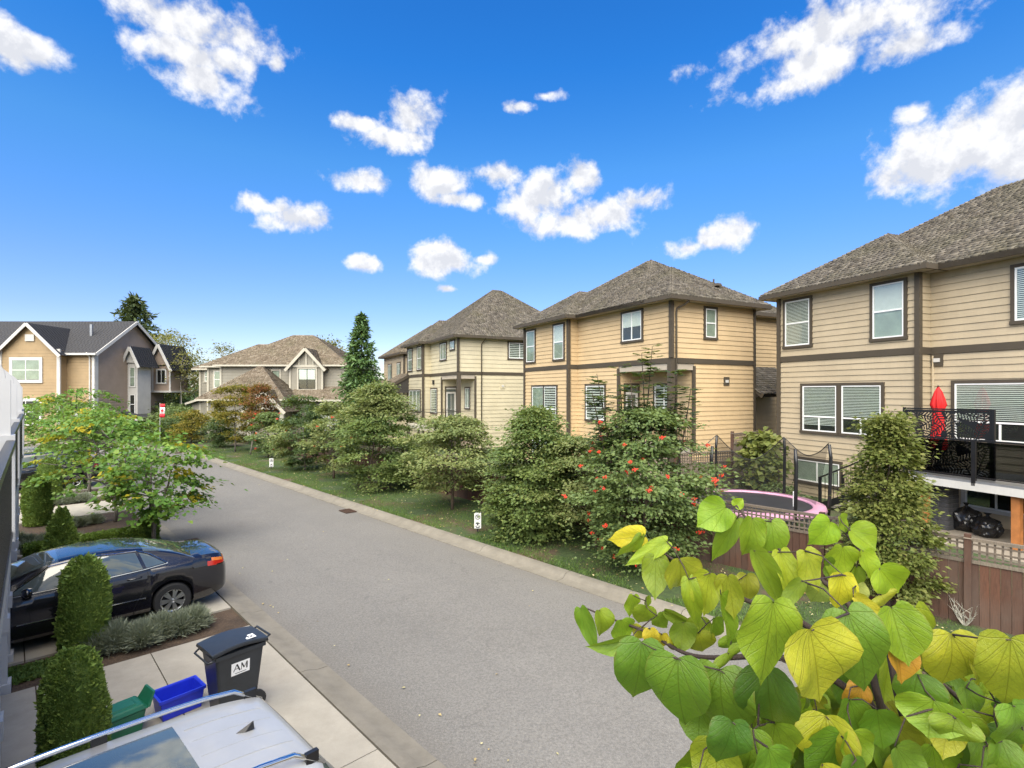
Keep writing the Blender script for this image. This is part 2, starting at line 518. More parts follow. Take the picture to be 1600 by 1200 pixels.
simple('blind_dim', (.34, .385, .325), .6, var=.2, scale=1.5)
simple('asphalt_shingle', (.042, .042, .046), .9, var=.3, scale=14, bump=.4)
simple('grey_metal', (.32, .33, .34), .4, .6)
simple('post_orange', (.40, .155, .045), .6, var=.25, scale=4)
simple('brick_dark', (.055, .056, .060), .85, var=.3, scale=20, bump=.4)
simple('mortar', (.20, .19, .18), .9)
simple('garage_grey', (.42, .41, .39), .5)
simple('umbrella_red', (.62, .012, .012), .75, var=.2, scale=9)
simple('bag_black', (.010, .010, .011), .22, var=.2)
simple('pad_pink', (.46, .24, .34), .5, var=.1)
simple('tramp_mat', (.018, .019, .022), .55, var=.25, scale=2)
simple('tramp_steel', (.16, .16, .16), .4, .7)
simple('bin_dark', (.022, .026, .032), .38, var=.15)
simple('bin_green', (.010, .115, .060), .38, var=.12)
simple('bin_blue', (.012, .030, .52), .38, var=.1)
simple('red_plastic', (.5, .03, .02), .4)
simple('sign_white', (.80, .80, .80), .4, var=.03)
simple('sign_black', (.015, .015, .018), .5)
simple('flag_red', (.55, .015, .03), .7)
simple('rubber', (.014, .014, .015), .75, var=.2)
simple('alloy', (.52, .53, .54), .28, .85, var=.05)
simple('alloy_dark', (.05, .05, .05), .4, .5)
simple('chrome', (.75, .76, .77), .12, 1.0, var=.02)
simple('paint_black', (.006, .006, .010), .22, var=.05, coat=1.0)
simple('paint_black_suv', (.008, .008, .009), .25, var=.05, coat=1.0)
simple('paint_silver', (.40, .405, .41), .42, .25, var=.04, coat=.5)
simple('car_glass', (.075, .095, .090), .04, var=.05, coat=1.0, spec=1.0)
simple('car_under', (.008, .008, .008), .8)
simple('lamp_red', (.45, .02, .012), .15, coat=1.0)
simple('lamp_amber', (.62, .17, .03), .15, coat=1.0)
simple('lamp_clear', (.75, .72, .68), .12, coat=1.0)
simple('drain_rust', (.085, .05, .035), .7, .3, var=.3, scale=20)
simple('berry', (.62, .055, .025), .35, var=.2, scale=30)
simple('wood_stake', (.20, .085, .045), .8, var=.25)
def bark(name, c):
    t = NT(name)
    f = t.noise(9, 6, .7, stretch=(3, 3, .7))
    t.col(t.ramp(f, [(.3, sc(c, .55)), (.7, sc(c, 1.3))])); t.rough(.9); t.bump(f, .6, .02)
    MATS[name] = t.m
bark('bark', (.085, .062, .045)); bark('bark_grey', (.17, .15, .125)); bark('bark_pale', (.42, .40, .34)); bark('twig', (.045, .030, .026)); bark('petiole', (.12, .10, .035))
def fence_wood(name, a, b):
    t = NT(name)
    oi = t.n('ShaderNodeObjectInfo').outputs['Random']
    co = t.coord('Object')
    gr = t.noise(5, 6, .7, vec=co, stretch=(10, 10, .8))
    wp = t.n('ShaderNodeNewGeometry').outputs['Position']
    c = t.mix(oi, a, b)
    c = t.mix(t.math('MULTIPLY', t.math('SUBTRACT', gr, .40, True), 2.6), c, sc(a, .35))
    c = t.mix(t.math('MULTIPLY', t.math('SUBTRACT', t.noise(.8, 4, .6, vec=wp), .42, True), 2.2), c, (.10, .080, .065))
    t.col(c); t.rough(.8); t.bump(gr, .4, .006)
    MATS[name] = t.m
fence_wood('fence_wood', (.118, .049, .027), (.070, .034, .022))
fence_wood('fence_grey', (.20, .165, .125), (.135, .105, .080))
def shake(name, cols):
    t = NT(name)
    ri = t.n('ShaderNodeNewGeometry').outputs['Random Per Island']
    c = t.ramp(ri, [(i/(len(cols)-1), q) for i, q in enumerate(cols)])
    wp = t.coord('Object')
    c = t.mix(t.math('MULTIPLY', t.math('SUBTRACT', t.noise(.7, 5, .65, vec=wp), .45, True), 1.7), c, (.10, .095, .055))
    c = t.mix(.5, c, t.ramp(t.noise(26, 4, .7, vec=wp), [(.3, (.6, .6, .6)), (.7, (1.3, 1.3, 1.3))]), 'MULTIPLY')
    t.col(c); t.rough(.9); t.p.inputs['Specular IOR Level'].default_value = .2
    t.bump(t.noise(60, 3, .6, vec=wp), .4, .006)
    MATS[name] = t.m
shake('shake_grey', [(.060, .053, .044), (.135, .120, .100), (.100, .088, .076), (.190, .170, .142), (.115, .098, .078)])
shake('shake_brown', [(.10, .078, .055), (.19, .155, .115), (.14, .112, .082), (.25, .21, .16)])

# window glass: clear sheet with mirror-like reflection at the surface
t = NT('glass')
gl = t.n('ShaderNodeBsdfGlossy'); gl.inputs['Roughness'].default_value = .02; gl.inputs['Color'].default_value = (.95, 1, .96, 1)
tr = t.n('ShaderNodeBsdfTransparent'); tr.inputs['Color'].default_value = (.93, .955, .935, 1)
fr = t.n('ShaderNodeLayerWeight'); fr.inputs['Blend'].default_value = .5
ms = t.n('ShaderNodeMixShader'); t.l(t.math('ADD', t.math('MULTIPLY', t.math('POWER', fr.outputs['Facing'], 5.0), .9), .07, True), ms.inputs[0])
t.l(tr.outputs[0], ms.inputs[1]); t.l(gl.outputs[0], ms.inputs[2]); t.l(ms.outputs[0], t.o.inputs['Surface'])
MATS['glass'] = t.m
t = NT('smoked_glass')
gl = t.n('ShaderNodeBsdfGlossy'); gl.inputs['Roughness'].default_value = .03
tr = t.n('ShaderNodeBsdfTransparent'); tr.inputs['Color'].default_value = (.30, .32, .34, 1)
fr = t.n('ShaderNodeLayerWeight'); fr.inputs['Blend'].default_value = .5
ms = t.n('ShaderNodeMixShader'); t.l(t.math('ADD', t.math('MULTIPLY', t.math('POWER', fr.outputs['Facing'], 5.0), .9), .04, True), ms.inputs[0])
t.l(tr.outputs[0], ms.inputs[1]); t.l(gl.outputs[0], ms.inputs[2]); t.l(ms.outputs[0], t.o.inputs['Surface'])
MATS['smoked_glass'] = t.m
t = NT('net')
df = t.n('ShaderNodeBsdfDiffuse'); df.inputs['Color'].default_value = (.02, .02, .022, 1)
tr = t.n('ShaderNodeBsdfTransparent'); ms = t.n('ShaderNodeMixShader'); ms.inputs[0].default_value = .42
t.l(tr.outputs[0], ms.inputs[1]); t.l(df.outputs[0], ms.inputs[2]); t.l(ms.outputs[0], t.o.inputs['Surface'])
MATS['net'] = t.m

leafmat('leaf_ironwood', [(0.071, 0.124, 0.039), (0.132, 0.195, 0.053), (0.098, 0.159, 0.057), (0.204, 0.240, 0.074)])
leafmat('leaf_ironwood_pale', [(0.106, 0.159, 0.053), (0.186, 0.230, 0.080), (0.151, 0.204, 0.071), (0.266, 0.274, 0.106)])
leafmat('leaf_dark', [(0.035, 0.067, 0.028), (0.064, 0.109, 0.038), (0.048, 0.087, 0.035), (0.104, 0.143, 0.051)])
leafmat('leaf_yellowing', [(.085, .100, .022), (.20, .165, .022), (.13, .130, .026), (.28, .20, .028)])
leafmat('leaf_red', [(.26, .055, .028), (.16, .075, .03), (.30, .095, .03), (.10, .085, .03)])
leafmat('leaf_rowan', [(0.088, 0.142, 0.045), (0.142, 0.204, 0.063), (0.106, 0.169, 0.071), (0.195, 0.248, 0.088)])
leafmat('leaf_redbud', [(0.068, 0.171, 0.031), (0.102, 0.230, 0.037), (0.086, 0.196, 0.034), (0.213, 0.316, 0.052)])
leafmat('leaf_redbud_yellow', [(.42, .36, .025), (.50, .38, .03), (.34, .34, .03), (.50, .42, .03)], .45)
leafmat('leaf_column', [(0.090, 0.128, 0.030), (0.158, 0.188, 0.045), (0.112, 0.150, 0.039), (0.225, 0.225, 0.068)])
leafmat('leaf_birch', [(0.105, 0.128, 0.038), (0.210, 0.195, 0.053), (0.150, 0.158, 0.045), (0.285, 0.247, 0.075)], .4)
leafmat('needle_fir', [(0.033, 0.060, 0.024), (0.068, 0.098, 0.033), (0.051, 0.078, 0.033), (0.093, 0.117, 0.045)], .1, .6)
leafmat('needle_cedar', [(0.053, 0.112, 0.038), (0.090, 0.173, 0.053), (0.075, 0.143, 0.048), (0.128, 0.210, 0.068)], .15, .6)
leafmat('topiary', [(0.076, 0.140, 0.030), (0.151, 0.241, 0.045), (0.115, 0.189, 0.037), (0.241, 0.318, 0.064)], .15, .6)
leafmat('boxwood', [(0.068, 0.128, 0.024), (0.135, 0.217, 0.033), (0.098, 0.165, 0.030), (0.195, 0.285, 0.045)], .2, .5)
leafmat('lavender', [(0.150, 0.180, 0.128), (0.225, 0.255, 0.180), (0.180, 0.210, 0.158), (0.300, 0.323, 0.240)], .2, .7)
leafmat('grass', [(0.052, 0.113, 0.024), (0.095, 0.172, 0.034), (0.072, 0.138, 0.031), (0.147, 0.216, 0.055)], .25, .6)
leafmat('litter', [(.42, .36, .12), (.50, .45, .25), (.34, .20, .06), (.30, .28, .16)], .1, .8)

# big redbud leaf: palmate veins from the stalk, yellowing and rusty patches; tone from the object colour
t = NT('redbud_leaf')
uv = t.n('ShaderNodeUVMap').outputs[0]
oi = t.n('ShaderNodeObjectInfo')
sepx = t.n('ShaderNodeSeparateXYZ'); t.l(uv, sepx.inputs[0])
ux = t.math('ABSOLUTE', sepx.outputs['X']); uy = sepx.outputs['Y']
vein = None
for ang, wd in ((0, .016), (24, .012), (50, .011), (82, .010)):
    a = R(ang)
    dd = t.math('ABSOLUTE', t.math('SUBTRACT', t.math('MULTIPLY', ux, math.cos(a)), t.math('MULTIPLY', uy, math.sin(a))))
    q = t.math('SUBTRACT', 1.0, t.math('DIVIDE', dd, wd), True)
    vein = q if vein is None else t.math('MAXIMUM', vein, q)
# herringbone side veins
hb = t.math('ADD', t.math('MULTIPLY', ux, -.75), uy)
hbw = t.math('ABSOLUTE', t.math('SUBTRACT', t.math('FRACT', t.math('MULTIPLY', hb, 7.0)), .5))
side = t.math('MULTIPLY', t.math('SUBTRACT', 1.0, t.math('DIVIDE', hbw, .09), True), .55)
vo = t.n('ShaderNodeTexVoronoi', feature='DISTANCE_TO_EDGE'); vo.inputs['Scale'].default_value = 17
t.l(uv, vo.inputs['Vector'])
net = t.math('MULTIPLY', t.math('SUBTRACT', 1.0, t.math('DIVIDE', vo.outputs['Distance'], .07), True), .28)
vein = t.math('MAXIMUM', vein, t.math('MAXIMUM', side, net))
addv = t.n('ShaderNodeVectorMath', operation='ADD'); t.l(uv, addv.inputs[0])
cmb = t.n('ShaderNodeCombineXYZ'); t.l(t.math('MULTIPLY', oi.outputs['Random'], 37.0), cmb.inputs[0]); t.l(cmb.outputs[0], addv.inputs[1])
pn = t.noise(2.6, 5, .65, vec=addv.outputs[0])
oc = oi.outputs['Color']
hsv = t.n('ShaderNodeHueSaturation'); hsv.inputs['Value'].default_value = 1.35; hsv.inputs['Hue'].default_value = .482
t.l(oc, hsv.inputs['Color'])
c = t.mix(t.math('MULTIPLY', t.math('SUBTRACT', pn, .38, True), 2.2, True), oc, hsv.outputs[0])
rust = t.math('MULTIPLY', t.math('SUBTRACT', t.noise(3.4, 5, .7, vec=addv.outputs[0]), .62, True), 2.0, True)
c = t.mix(rust, c, (.20, .10, .02))
rx_ = t.math('POWER', t.math('DIVIDE', ux, .51), 2.0); ry_ = t.math('POWER', t.math('DIVIDE', t.math('SUBTRACT', uy, .40), .62), 2.0)
rim = t.math('MULTIPLY', t.math('SUBTRACT', t.math('ADD', t.math('SQRT', t.math('ADD', rx_, ry_)), t.math('MULTIPLY', t.noise(9, 4, .7, vec=addv.outputs[0]), .30)), 1.10, True), 5.0, True)
c = t.mix(t.math('MULTIPLY', rim, .75), c, (.17, .085, .02))
specks = t.math('MULTIPLY', t.math('GREATER_THAN', t.noise(30, 3, .6, vec=addv.outputs[0]), .69), .7)
c = t.mix(specks, c, (.10, .055, .018))
vc = t.n('ShaderNodeHueSaturation'); vc.inputs['Value'].default_value = .50; vc.inputs['Hue'].default_value = .485; t.l(c, vc.inputs['Color'])
c = t.mix(t.math('MULTIPLY', vein, .75), c, vc.outputs[0])
t.col(c); t.rough(.42); t.p.inputs['Specular IOR Level'].default_value = .4
t.bump(t.math('SUBTRACT', t.noise(14, 3, .5, vec=uv), t.math('MULTIPLY', vein, .8)), .35, .003)
tr = t.n('ShaderNodeBsdfTranslucent'); t.l(t.mix(.35, c, (.45, .55, .03)), tr.inputs['Color'])
ms = t.n('ShaderNodeMixShader'); ms.inputs[0].default_value = .42
t.l(t.p.outputs[0], ms.inputs[1]); t.l(tr.outputs[0], ms.inputs[2]); t.l(ms.outputs[0], t.o.inputs['Surface'])
MATS['redbud_leaf'] = t.m
M = MATS

# ------------------------------------------------------------------ ground, road, kerbs, verge, drives
FENCE_N0 = 12.9
def fence_n(s): return FENCE_N0 + max(0.0, s-8)*.045
g = MB()
NG = 24
rad = [0, 30, 80, 200, 600, 1500]
vs = [(0, 20, -.06)]
for r_ in rad[1:]:
    for k in range(NG):
        a = 2*math.pi*k/NG
        vs.append((r_*math.cos(a), 20 + r_*math.sin(a), -.06))
fs = [(0, 1+k, 1+(k+1) % NG) for k in range(NG)]
for i in range(len(rad)-2):
    for k in range(NG):
        a = 1+i*NG
        fs.append((a+k, a+NG+k, a+NG+(k+1) % NG, a+(k+1) % NG))
g.add(vs, fs)
tag(g.build('ground', M['far_ground']), kind='structure')
def strip(name, s0, s1, ds, cols, mat, parent=None):
    """cols: list of functions/values (n, z) across"""
    vs = []; fs = []
    ns = int(math.ceil((s1-s0)/ds))
    k = len(cols)
    for i in range(ns+1):
        s = s0 + (s1-s0)*i/ns
        for n, z in cols:
            nn = n(s) if callable(n) else n
            vs.append(P(s, nn, z))
    for i in range(ns):
        for j in range(k-1):
            fs.append((i*k+j, i*k+j+1, (i+1)*k+j+1, (i+1)*k+j))
    mb = MB().add(vs, fs)
    return mb.build(name, mat, parent)
road = tag(strip('road', -14, 78, 1.0, [(3.7, 0), (6.6, .02), (9.5, 0)], M['asphalt']), kind='structure')
KS = 3.05
def kerb(name, prof):
    root = empty(name, kind='structure')
    s = -13.0
    while s < 76:
        e = s + KS - .014
        mb = MB(); k = len(prof); nn = 4
        vs = []; fs = []
        for i in range(nn+1):
            q = s + (e-s)*i/nn
            for n, z in prof: vs.append(P(q, n, z))
        for i in range(nn):
            for j in range(k-1):
                fs.append((i*k+j, i*k+j+1, (i+1)*k+j+1, (i+1)*k+j))
        fs.append(tuple(range(k))); fs.append(tuple(nn*k+j for j in range(k-1, -1, -1)))
        mb.add(vs, fs)
        mb.build('kerb_segment', M['kerb_concrete'], root, smooth=True, sharp=20, fixn=True)
        s += KS
    return root
kerb('right_kerb', [(9.40, -.05), (9.40, .012), (9.60, .015), (9.66, .035), (9.74, .115), (9.78, .128), (9.92, .132), (9.92, -.05)])
kerb('left_kerb', [(3.34, -.05), (3.34, .072), (3.44, .070), (3.54, .045), (3.62, .018), (3.79, .012), (3.79, -.05)])
# verge between kerb and fence
tag(strip('verge', -13, 74, .8, [(9.925, .10), (10.4, .14), (11.6, .16), (lambda s: fence_n(s)+.3, .20)], M['lawn_soil']), kind='structure')
# raised yards behind the fence
tag(strip('back_yard', -8, 50, 2.0, [(lambda s: fence_n(s)+.12, -.05), (lambda s: fence_n(s)+.12, .50), (lambda s: fence_n(s)+30, .5), (lambda s: fence_n(s)+75, .5)], M['lawn_soil']), kind='structure')
# front gardens on the left
tag(strip('front_garden', -14, 70, 1.5, [(-6.0, .02), (3.335, .03)], M['soil']), kind='structure')
def driveway(s0, s1, ncuts, scuts=()):
    root = empty('driveway', kind='structure')
    ss = [s0] + list(scuts) + [s1]
    nn = list(ncuts)
    for i in range(len(ss)-1):
        for j in range(len(nn)-1):
            a, b = ss[i]+.008, ss[i+1]-.008
            c, d = nn[j]+.008, nn[j+1]-.008
            mb = MB()
            mb.poly_prism([P(a, c).to_2d(), P(a, d).to_2d(), P(b, d).to_2d(), P(b, c).to_2d()], -.04, .065)
            mb.build('slab', M['concrete'], root, fixn=True)
    return root
driveway(2.75, 10.72, (-1.7, .3, 1.75, 3.325), (5.9,))
driveway(11.85, 15.1, (-1.7, 0.2, 1.75, 3.325))
driveway(19.4, 21.0, (-1.7, .8, 3.325))
driveway(24.3, 27.0, (-1.7, 1.0, 3.325))
driveway(28.3, 29.8, (-1.7, 1.0, 3.325))
driveway(30.7, 34.2, (-1.7, 1.0, 3.325))
driveway(36.6, 39.8, (-1.7, 1.0, 3.325))
# soil pocket for the round topped shrub beside the bins
# drains
def drain(s, n, label, w=.62, l=.42):
    root = empty('street_drain', P(s, n, .022), RZ_STREET, label, 'drain', 'drains beside the kerbs')
    mb = MB()
    mb.bb(-w/2, w/2, -l/2, -l/2+.03, 0, .02); mb.bb(-w/2, w/2, l/2-.03, l/2, 0, .02)
    mb.bb(-w/2, -w/2+.03, -l/2+.03, l/2-.03, 0, .02); mb.bb(w/2-.03, w/2, -l/2+.03, l/2-.03, 0, .02)
    mb.build('frame', M['drain_rust'], root)
    mb = MB()
    for i in range(9):
        x = -w/2+.05 + i*(w-.1)/8
        mb.bb(x-.015, x+.015, -l/2+.031, l/2-.031, .004, .016)
    mb.build('grating', M['drain_rust'], root)
    MB().bb(-w/2+.03, w/2-.03, -l/2+.03, l/2-.03, -.004, .002).build('sump', M['dark_interior'], root)
drain(18.6, 9.22, 'rusty iron drain grate in the gutter by the verge')
drain(18.0, 3.98, 'rusty iron drain grate beside the left kerb near redbud trunk')
drain(44.5, 9.25, 'far drain grate where the road bends left')
# grass blades and leaf litter on the verge
rg = np.random.default_rng(3)
NB = 170000
s_ = 53*rg.random(NB)**1.3 - 7
n_ = 9.98 + rg.random(NB)*(fence_n(20)-9.98)
keep = (np.sin(s_*1.9+n_*2.3)+np.sin(s_*.83-n_*3.1)+np.sin(s_*3.7+1.3)*.5) > -1.05
s_, n_ = s_[keep], n_[keep]
def PA(s, n):
    a = np.maximum(0, s-S_CURVE)/R_CURVE
    ss = np.minimum(s, S_CURVE)
    rr = R_CURVE+n-N_MID
    st = a <= 0
    sx = np.where(st, ss, S_CURVE + rr*np.sin(a)); nx = np.where(st, n, N_MID-R_CURVE + rr*np.cos(a))
    return np.stack([ES.x*sx+EN.x*nx, ES.y*sx+EN.y*nx], 1)
pxy = PA(s_, n_)
Pg = np.column_stack([pxy, .11+.012*(n_-9.9)+.0*s_])
A_ = np.column_stack([rg.normal(0, .45, len(s_)), rg.normal(0, .45, len(s_)), np.ones(len(s_))])
N_ = rg.normal(0, 1, (len(s_), 3))
Sz = .045 + .05*rg.random(len(s_))
tag(link('grass', scatter_mesh('grass', Pg, A_, N_, Sz*1.0, BLADE_V*np.array([2.2, 1, 1]), BLADE_F, M['grass'])), 'short green grass on the verge beside the road', 'grass', kind='stuff')
NLt = 1500
s_ = 52*rg.random(NLt)**1.2 - 7; n_ = 9.7 + rg.random(NLt)*3.0
pxy = PA(s_, n_)
Pl = np.column_stack([pxy, np.full(NLt, .185)+.01*(n_-10)])
A_ = np.column_stack([rg.normal(0, 1, NLt), rg.normal(0, 1, NLt), rg.normal(0, .15, NLt)])
N_ = np.column_stack([rg.normal(0, .35, NLt), rg.normal(0, .35, NLt), np.ones(NLt)])
tag(link('fallen_leaves', scatter_mesh('fallen_leaves', Pl, A_, N_, .035+.035*rg.random(NLt), LEAF_V, LEAF_F, M['litter'])), 'pale fallen leaves scattered over the grass verge', 'leaves', kind='stuff')
NLt = 60
s_ = 3+24*rg.random(NLt); n_ = np.where(rg.random(NLt) < .7, 3.9+.5*rg.random(NLt), 4+5*rg.random(NLt))
pxy = PA(s_, n_)
Pl = np.column_stack([pxy, np.full(NLt, .030)])
A_ = np.column_stack([rg.normal(0, 1, NLt), rg.normal(0, 1, NLt), rg.normal(0, .1, NLt)])
N_ = np.column_stack([rg.normal(0, .2, NLt), rg.normal(0, .2, NLt), np.ones(NLt)])
tag(link('road_leaves', scatter_mesh('road_leaves', Pl, A_, N_, .04+.03*rg.random(NLt), LEAF_V, LEAF_F, M['litter'])), 'a few dry leaves lying on the asphalt', 'leaves', kind='stuff')

# ------------------------------------------------------------------ detached houses with lap siding and shake roofs
def wall_pt(kind, c, a, z, out):
    if kind == 'L': return (c - out, a, z)      # faces local -x, a runs along local y
    if kind == 'R': return (a, c - out, z)      # faces local -y, a runs along local x
    if kind == 'B': return (c + out, a, z)      # faces local +x
def wall_box(mb, kind, c, a0, a1, z0, z1, o0, o1):
    p = wall_pt(kind, c, a0, z0, o0); q = wall_pt(kind, c, a1, z1, o1)
    mb.bb(min(p[0], q[0]), max(p[0], q[0]), min(p[1], q[1]), max(p[1], q[1]), min(p[2], q[2]), max(p[2], q[2]))
    return mb
def add_wall(house, kind, c, a0, a1, z0, z1, mat, expo=.20, single=True, thick=.14):
    """solid wall with overlapping boards on its face"""
    w = wall_box(MB(), kind, c, a0, a1, z0, z1, -thick, 0).build('wall', mat, house)
    n = int((z1-z0)/expo)
    expo = (z1-z0)/n
    def board(mb, z):
        pr = [(0.0, 0.0), (.034, 0.0), (.008, expo+.012), (0.0, expo+.012)]
        vs = [wall_pt(kind, c, a, z+h, o) for a in (a0+.002, a1-.002) for o, h in pr]
        mb.add(vs, [(0, 1, 2, 3), (7, 6, 5, 4), (0, 4, 5, 1), (1, 5, 6, 2), (2, 6, 7, 3), (3, 7, 4, 0)])
        return mb
    if single:
        me = board(MB(), 0.0).mesh('siding_board', mat)
        bm = bmesh.new(); bm.from_mesh(me); bmesh.ops.recalc_face_normals(bm, faces=bm.faces); bm.to_mesh(me); bm.free()
        for i in range(n):
            link('siding_board', me, w, (0, 0, z0+i*expo - (.0 if i else 0)))
    else:
        mb = MB()
        for i in range(n): board(mb, z0+i*expo)
        tag(mb.build('siding_boards', mat, w, fixn=True), kind='stuff')
    return w
def trim(house, kind, c, a0, a1, z0, z1, mat, out=.05, name='trim_board'):
    return wall_box(MB(), kind, c, a0, a1, z0, z1, .002, out).build(name, mat, house)
def window(house, kind, c, a0, a1, z0, z1, style='slider', blind='full', cas='trim_brown', frm='vinyl_white', cw=.10, proud=.0):
    """casing with sash frame, panes and blinds; style: slider, hung, pair (two lights each over two small), door, fixed"""
    o = .036 + proud
    mb = MB()
    wall_box(mb, kind, c, a0-cw, a1+cw, z1, z1+cw, .0, o+.045)
    wall_box(mb, kind, c, a0-cw-.02, a1+cw+.02, z0-cw, z0, .0, o+.055)
    wall_box(mb, kind, c, a0-cw, a0, z0, z1, .0, o+.042)
    wall_box(mb, kind, c, a1, a1+cw, z0, z1, .0, o+.042)
    win = mb.build('window', M[cas], house)
    wall_box(MB(), kind, c, a0, a1, z0, z1, .0, o).build('backing', M['dark_interior'], win)
    bars = []; cells = []
    f = .045
    wdt = a1-a0; h = z1-z0
    if style == 'slider':
        bars = [('v', (a0+a1)/2, z0, z1)]; cells = [(a0, (a0+a1)/2, z0, z1), ((a0+a1)/2, a1, z0, z1)]
    elif style == 'hung':
        zm = z0+h*.5; bars = [('h', zm, a0, a1)]; cells = [(a0, a1, z0, zm), (a0, a1, zm, z1)]
    elif style == 'lowsplit':
        zm = z0+h*.32; am = (a0+a1)/2
        bars = [('h', zm, a0, a1), ('v', am, z0, zm)]; cells = [(a0, am, z0, zm), (am, a1, z0, zm), (a0, a1, zm, z1)]
    elif style == 'triple':
        a3 = wdt/3; bars = [('v', a0+a3, z0, z1), ('v', a0+2*a3, z0, z1)]; cells = [(a0+i*a3, a0+(i+1)*a3, z0, z1) for i in range(3)]
    elif style == 'four':
        zm = z0+h*.5; am = (a0+a1)/2
        bars = [('h', zm, a0, a1), ('v', am, z0, z1)]; cells = [(a0, am, z0, zm), (am, a1, z0, zm), (a0, am, zm, z1), (am, a1, zm, z1)]
    else:
        cells = [(a0, a1, z0, z1)]
    fb = MB()
    wall_box(fb, kind, c, a0, a1, z1-f, z1, o+.001, o+.036); wall_box(fb, kind, c, a0, a1, z0, z0+f, o+.001, o+.036)
    wall_box(fb, kind, c, a0, a0+f, z0+f, z1-f, o+.001, o+.036); wall_box(fb, kind, c, a1-f, a1, z0+f, z1-f, o+.001, o+.036)
    for k, p, q, r in bars:
        if k == 'v': wall_box(fb, kind, c, p-.026, p+.026, q+f, r-f, o+.001, o+.034)
        else: wall_box(fb, kind, c, q+f, r-f, p-.026, p+.026, o+.001, o+.035)
    fb.build('window_frame', M[frm], win)
    for (p, q, r, s) in cells:
        wall_box(MB(), kind, c, p+.02, q-.02, r+.02, s-.02, o+.022, o+.026).build('pane', M['glass'], win)
    if blind and blind != 'none':
        zt = z1-.05
        zb = z0+.05 if blind in ('full', 'zebra', 'shade_full') else z0 + h*{'half': .5, 'upper': .36, 'low': .14}.get(blind, .05)
        if blind in ('shade', 'half', 'shade_full'):
            wall_box(MB(), kind, c, a0+.05, a1-.05, z0+h*.48 if blind != 'shade_full' else zb, zt, o+.005, o+.010).build('roller_shade', M['blind'], win)
            if blind == 'shade':
                wall_box(MB(), kind, c, a0+.05, a1-.05, z0+.05, z0+h*.48, o+.003, o+.006).build('curtain', M['blind_dim'], win)
        elif blind == 'dim':
            wall_box(MB(), kind, c, a0+.05, a1-.05, zb, zt, o+.004, o+.009).build('curtain', M['blind_dim'], win)
        else:
            bl = MB(); st = .13 if blind == 'zebra' else .055
            z = zb; k = .52 if blind == 'zebra' else .50
            while z < zt-.02:
                wall_box(bl, kind, c, a0+.05, a1-.05, z, z+st*k, o+.006, o+.012); z += st
            bl.build('blind', M['blind'], win)
    return win
def shingle_plane(pts, mat, parent, ex=.19, name='shingles', seed=1, thick=.048, wmin=.10, wmax=.24):
    """pts: polygon in 3-D, first edge pts[0]->pts[1] is the eave; fills it with overlapping shakes"""
    rg = np.random.default_rng(seed)
    pts = [Vector(p) for p in pts]
    e = (pts[1]-pts[0]).normalized()
    nrm = None
    for k in range(2, len(pts)):
        q = e.cross(pts[k]-pts[0])
        if q.length > 1e-4: nrm = q.normalized(); break
    if nrm.z < 0: nrm = -nrm
    f = nrm.cross(e)
    if f.z < 0: f = -f
    poly = [((p-pts[0]).dot(e), (p-pts[0]).dot(f)) for p in pts]
    fmax = max(p[1] for p in poly)
    def span(fv):
        xs = []
        for i in range(len(poly)):
            (x0, y0), (x1, y1) = poly[i], poly[(i+1) % len(poly)]
            if (y0-fv)*(y1-fv) <= 0 and abs(y1-y0) > 1e-6:
                xs.append(x0+(x1-x0)*(fv-y0)/(y1-y0))
        return (min(xs), max(xs)) if len(xs) >= 2 else None
    V = []
    n = int(fmax/ex)+1
    E3, F3, N3, O3 = (np.array(v) for v in (e, f, nrm, pts[0]))
    rows = []
    for j in range(n):
        f0 = j*ex
        sp = span(min(fmax-.002, max(.002, f0+ex*.5)))
        if not sp: continue
        x = sp[0]-.01
        while x < sp[1]:
            w = wmin+(wmax-wmin)*rg.random()
            x1 = min(x+w, sp[1]+.01)
            jit = (rg.random()-.5)*.022; lift = thick*(.75+.6*rg.random())
            ft = min(f0+ex*1.25, fmax)
            a, b = x+.003, x1-.003
            if b-a > .02: rows.append((a, b, f0+jit-(.03 if j == 0 else 0), ft, lift))
            x = x1
    Rr = np.array(rows)
    a, b, f0, f1, lf = (Rr[:, i] for i in range(5))
    def pt(x, y, h): return O3 + x[:, None]*E3 + y[:, None]*F3 + h[:, None]*N3
    zr = np.zeros(len(a))
    V = np.stack([pt(a, f0, zr), pt(b, f0, zr), pt(a, f0, lf), pt(b, f0, lf), pt(a, f1, lf*.12), pt(b, f1, lf*.12), pt(a, f1, zr-.01), pt(b, f1, zr-.01)], 1)
    F = np.array([(0, 1, 3, 2), (2, 3, 5, 4), (0, 2, 4, 6), (1, 7, 5, 3)])
    F = F[None] + (np.arange(len(a))*8)[:, None, None]
    me = np_mesh(name, V.reshape(-1, 3), F.reshape(-1, 4), mat)
    return tag(link(name, me, parent), kind='stuff')
def cap_line(p0, p1, mat, parent, w=.13, seed=1, step=.17):
    rg = random.Random(seed)
    p0, p1 = Vector(p0), Vector(p1)
    d = p1-p0; L = d.length; d.normalize()
    s = d.cross(Vector((0, 0, 1))).normalized(); u = s.cross(d)
    mb = MB(); t_ = 0
    while t_ < L:
        a = p0+d*t_; b = p0+d*min(L, t_+step*1.3)
        h = .035+.012*rg.random(); ww = w*(.9+.2*rg.random())
        drop = .60*ww
        vs = [a-s*ww-u*drop+u*h, a+u*(h+.018), a+s*ww-u*drop+u*h, b-s*ww-u*drop+u*.008, b+u*.02, b+s*ww-u*drop+u*.008,
              a-s*ww-u*drop-u*.01, a+s*ww-u*drop-u*.01]
        mb.add(vs, [(0, 1, 4, 3), (1, 2, 5, 4), (0, 6, 7, 2, 1)])
        t_ += step
    return tag(mb.build('ridge_caps', mat, parent), kind='stuff')
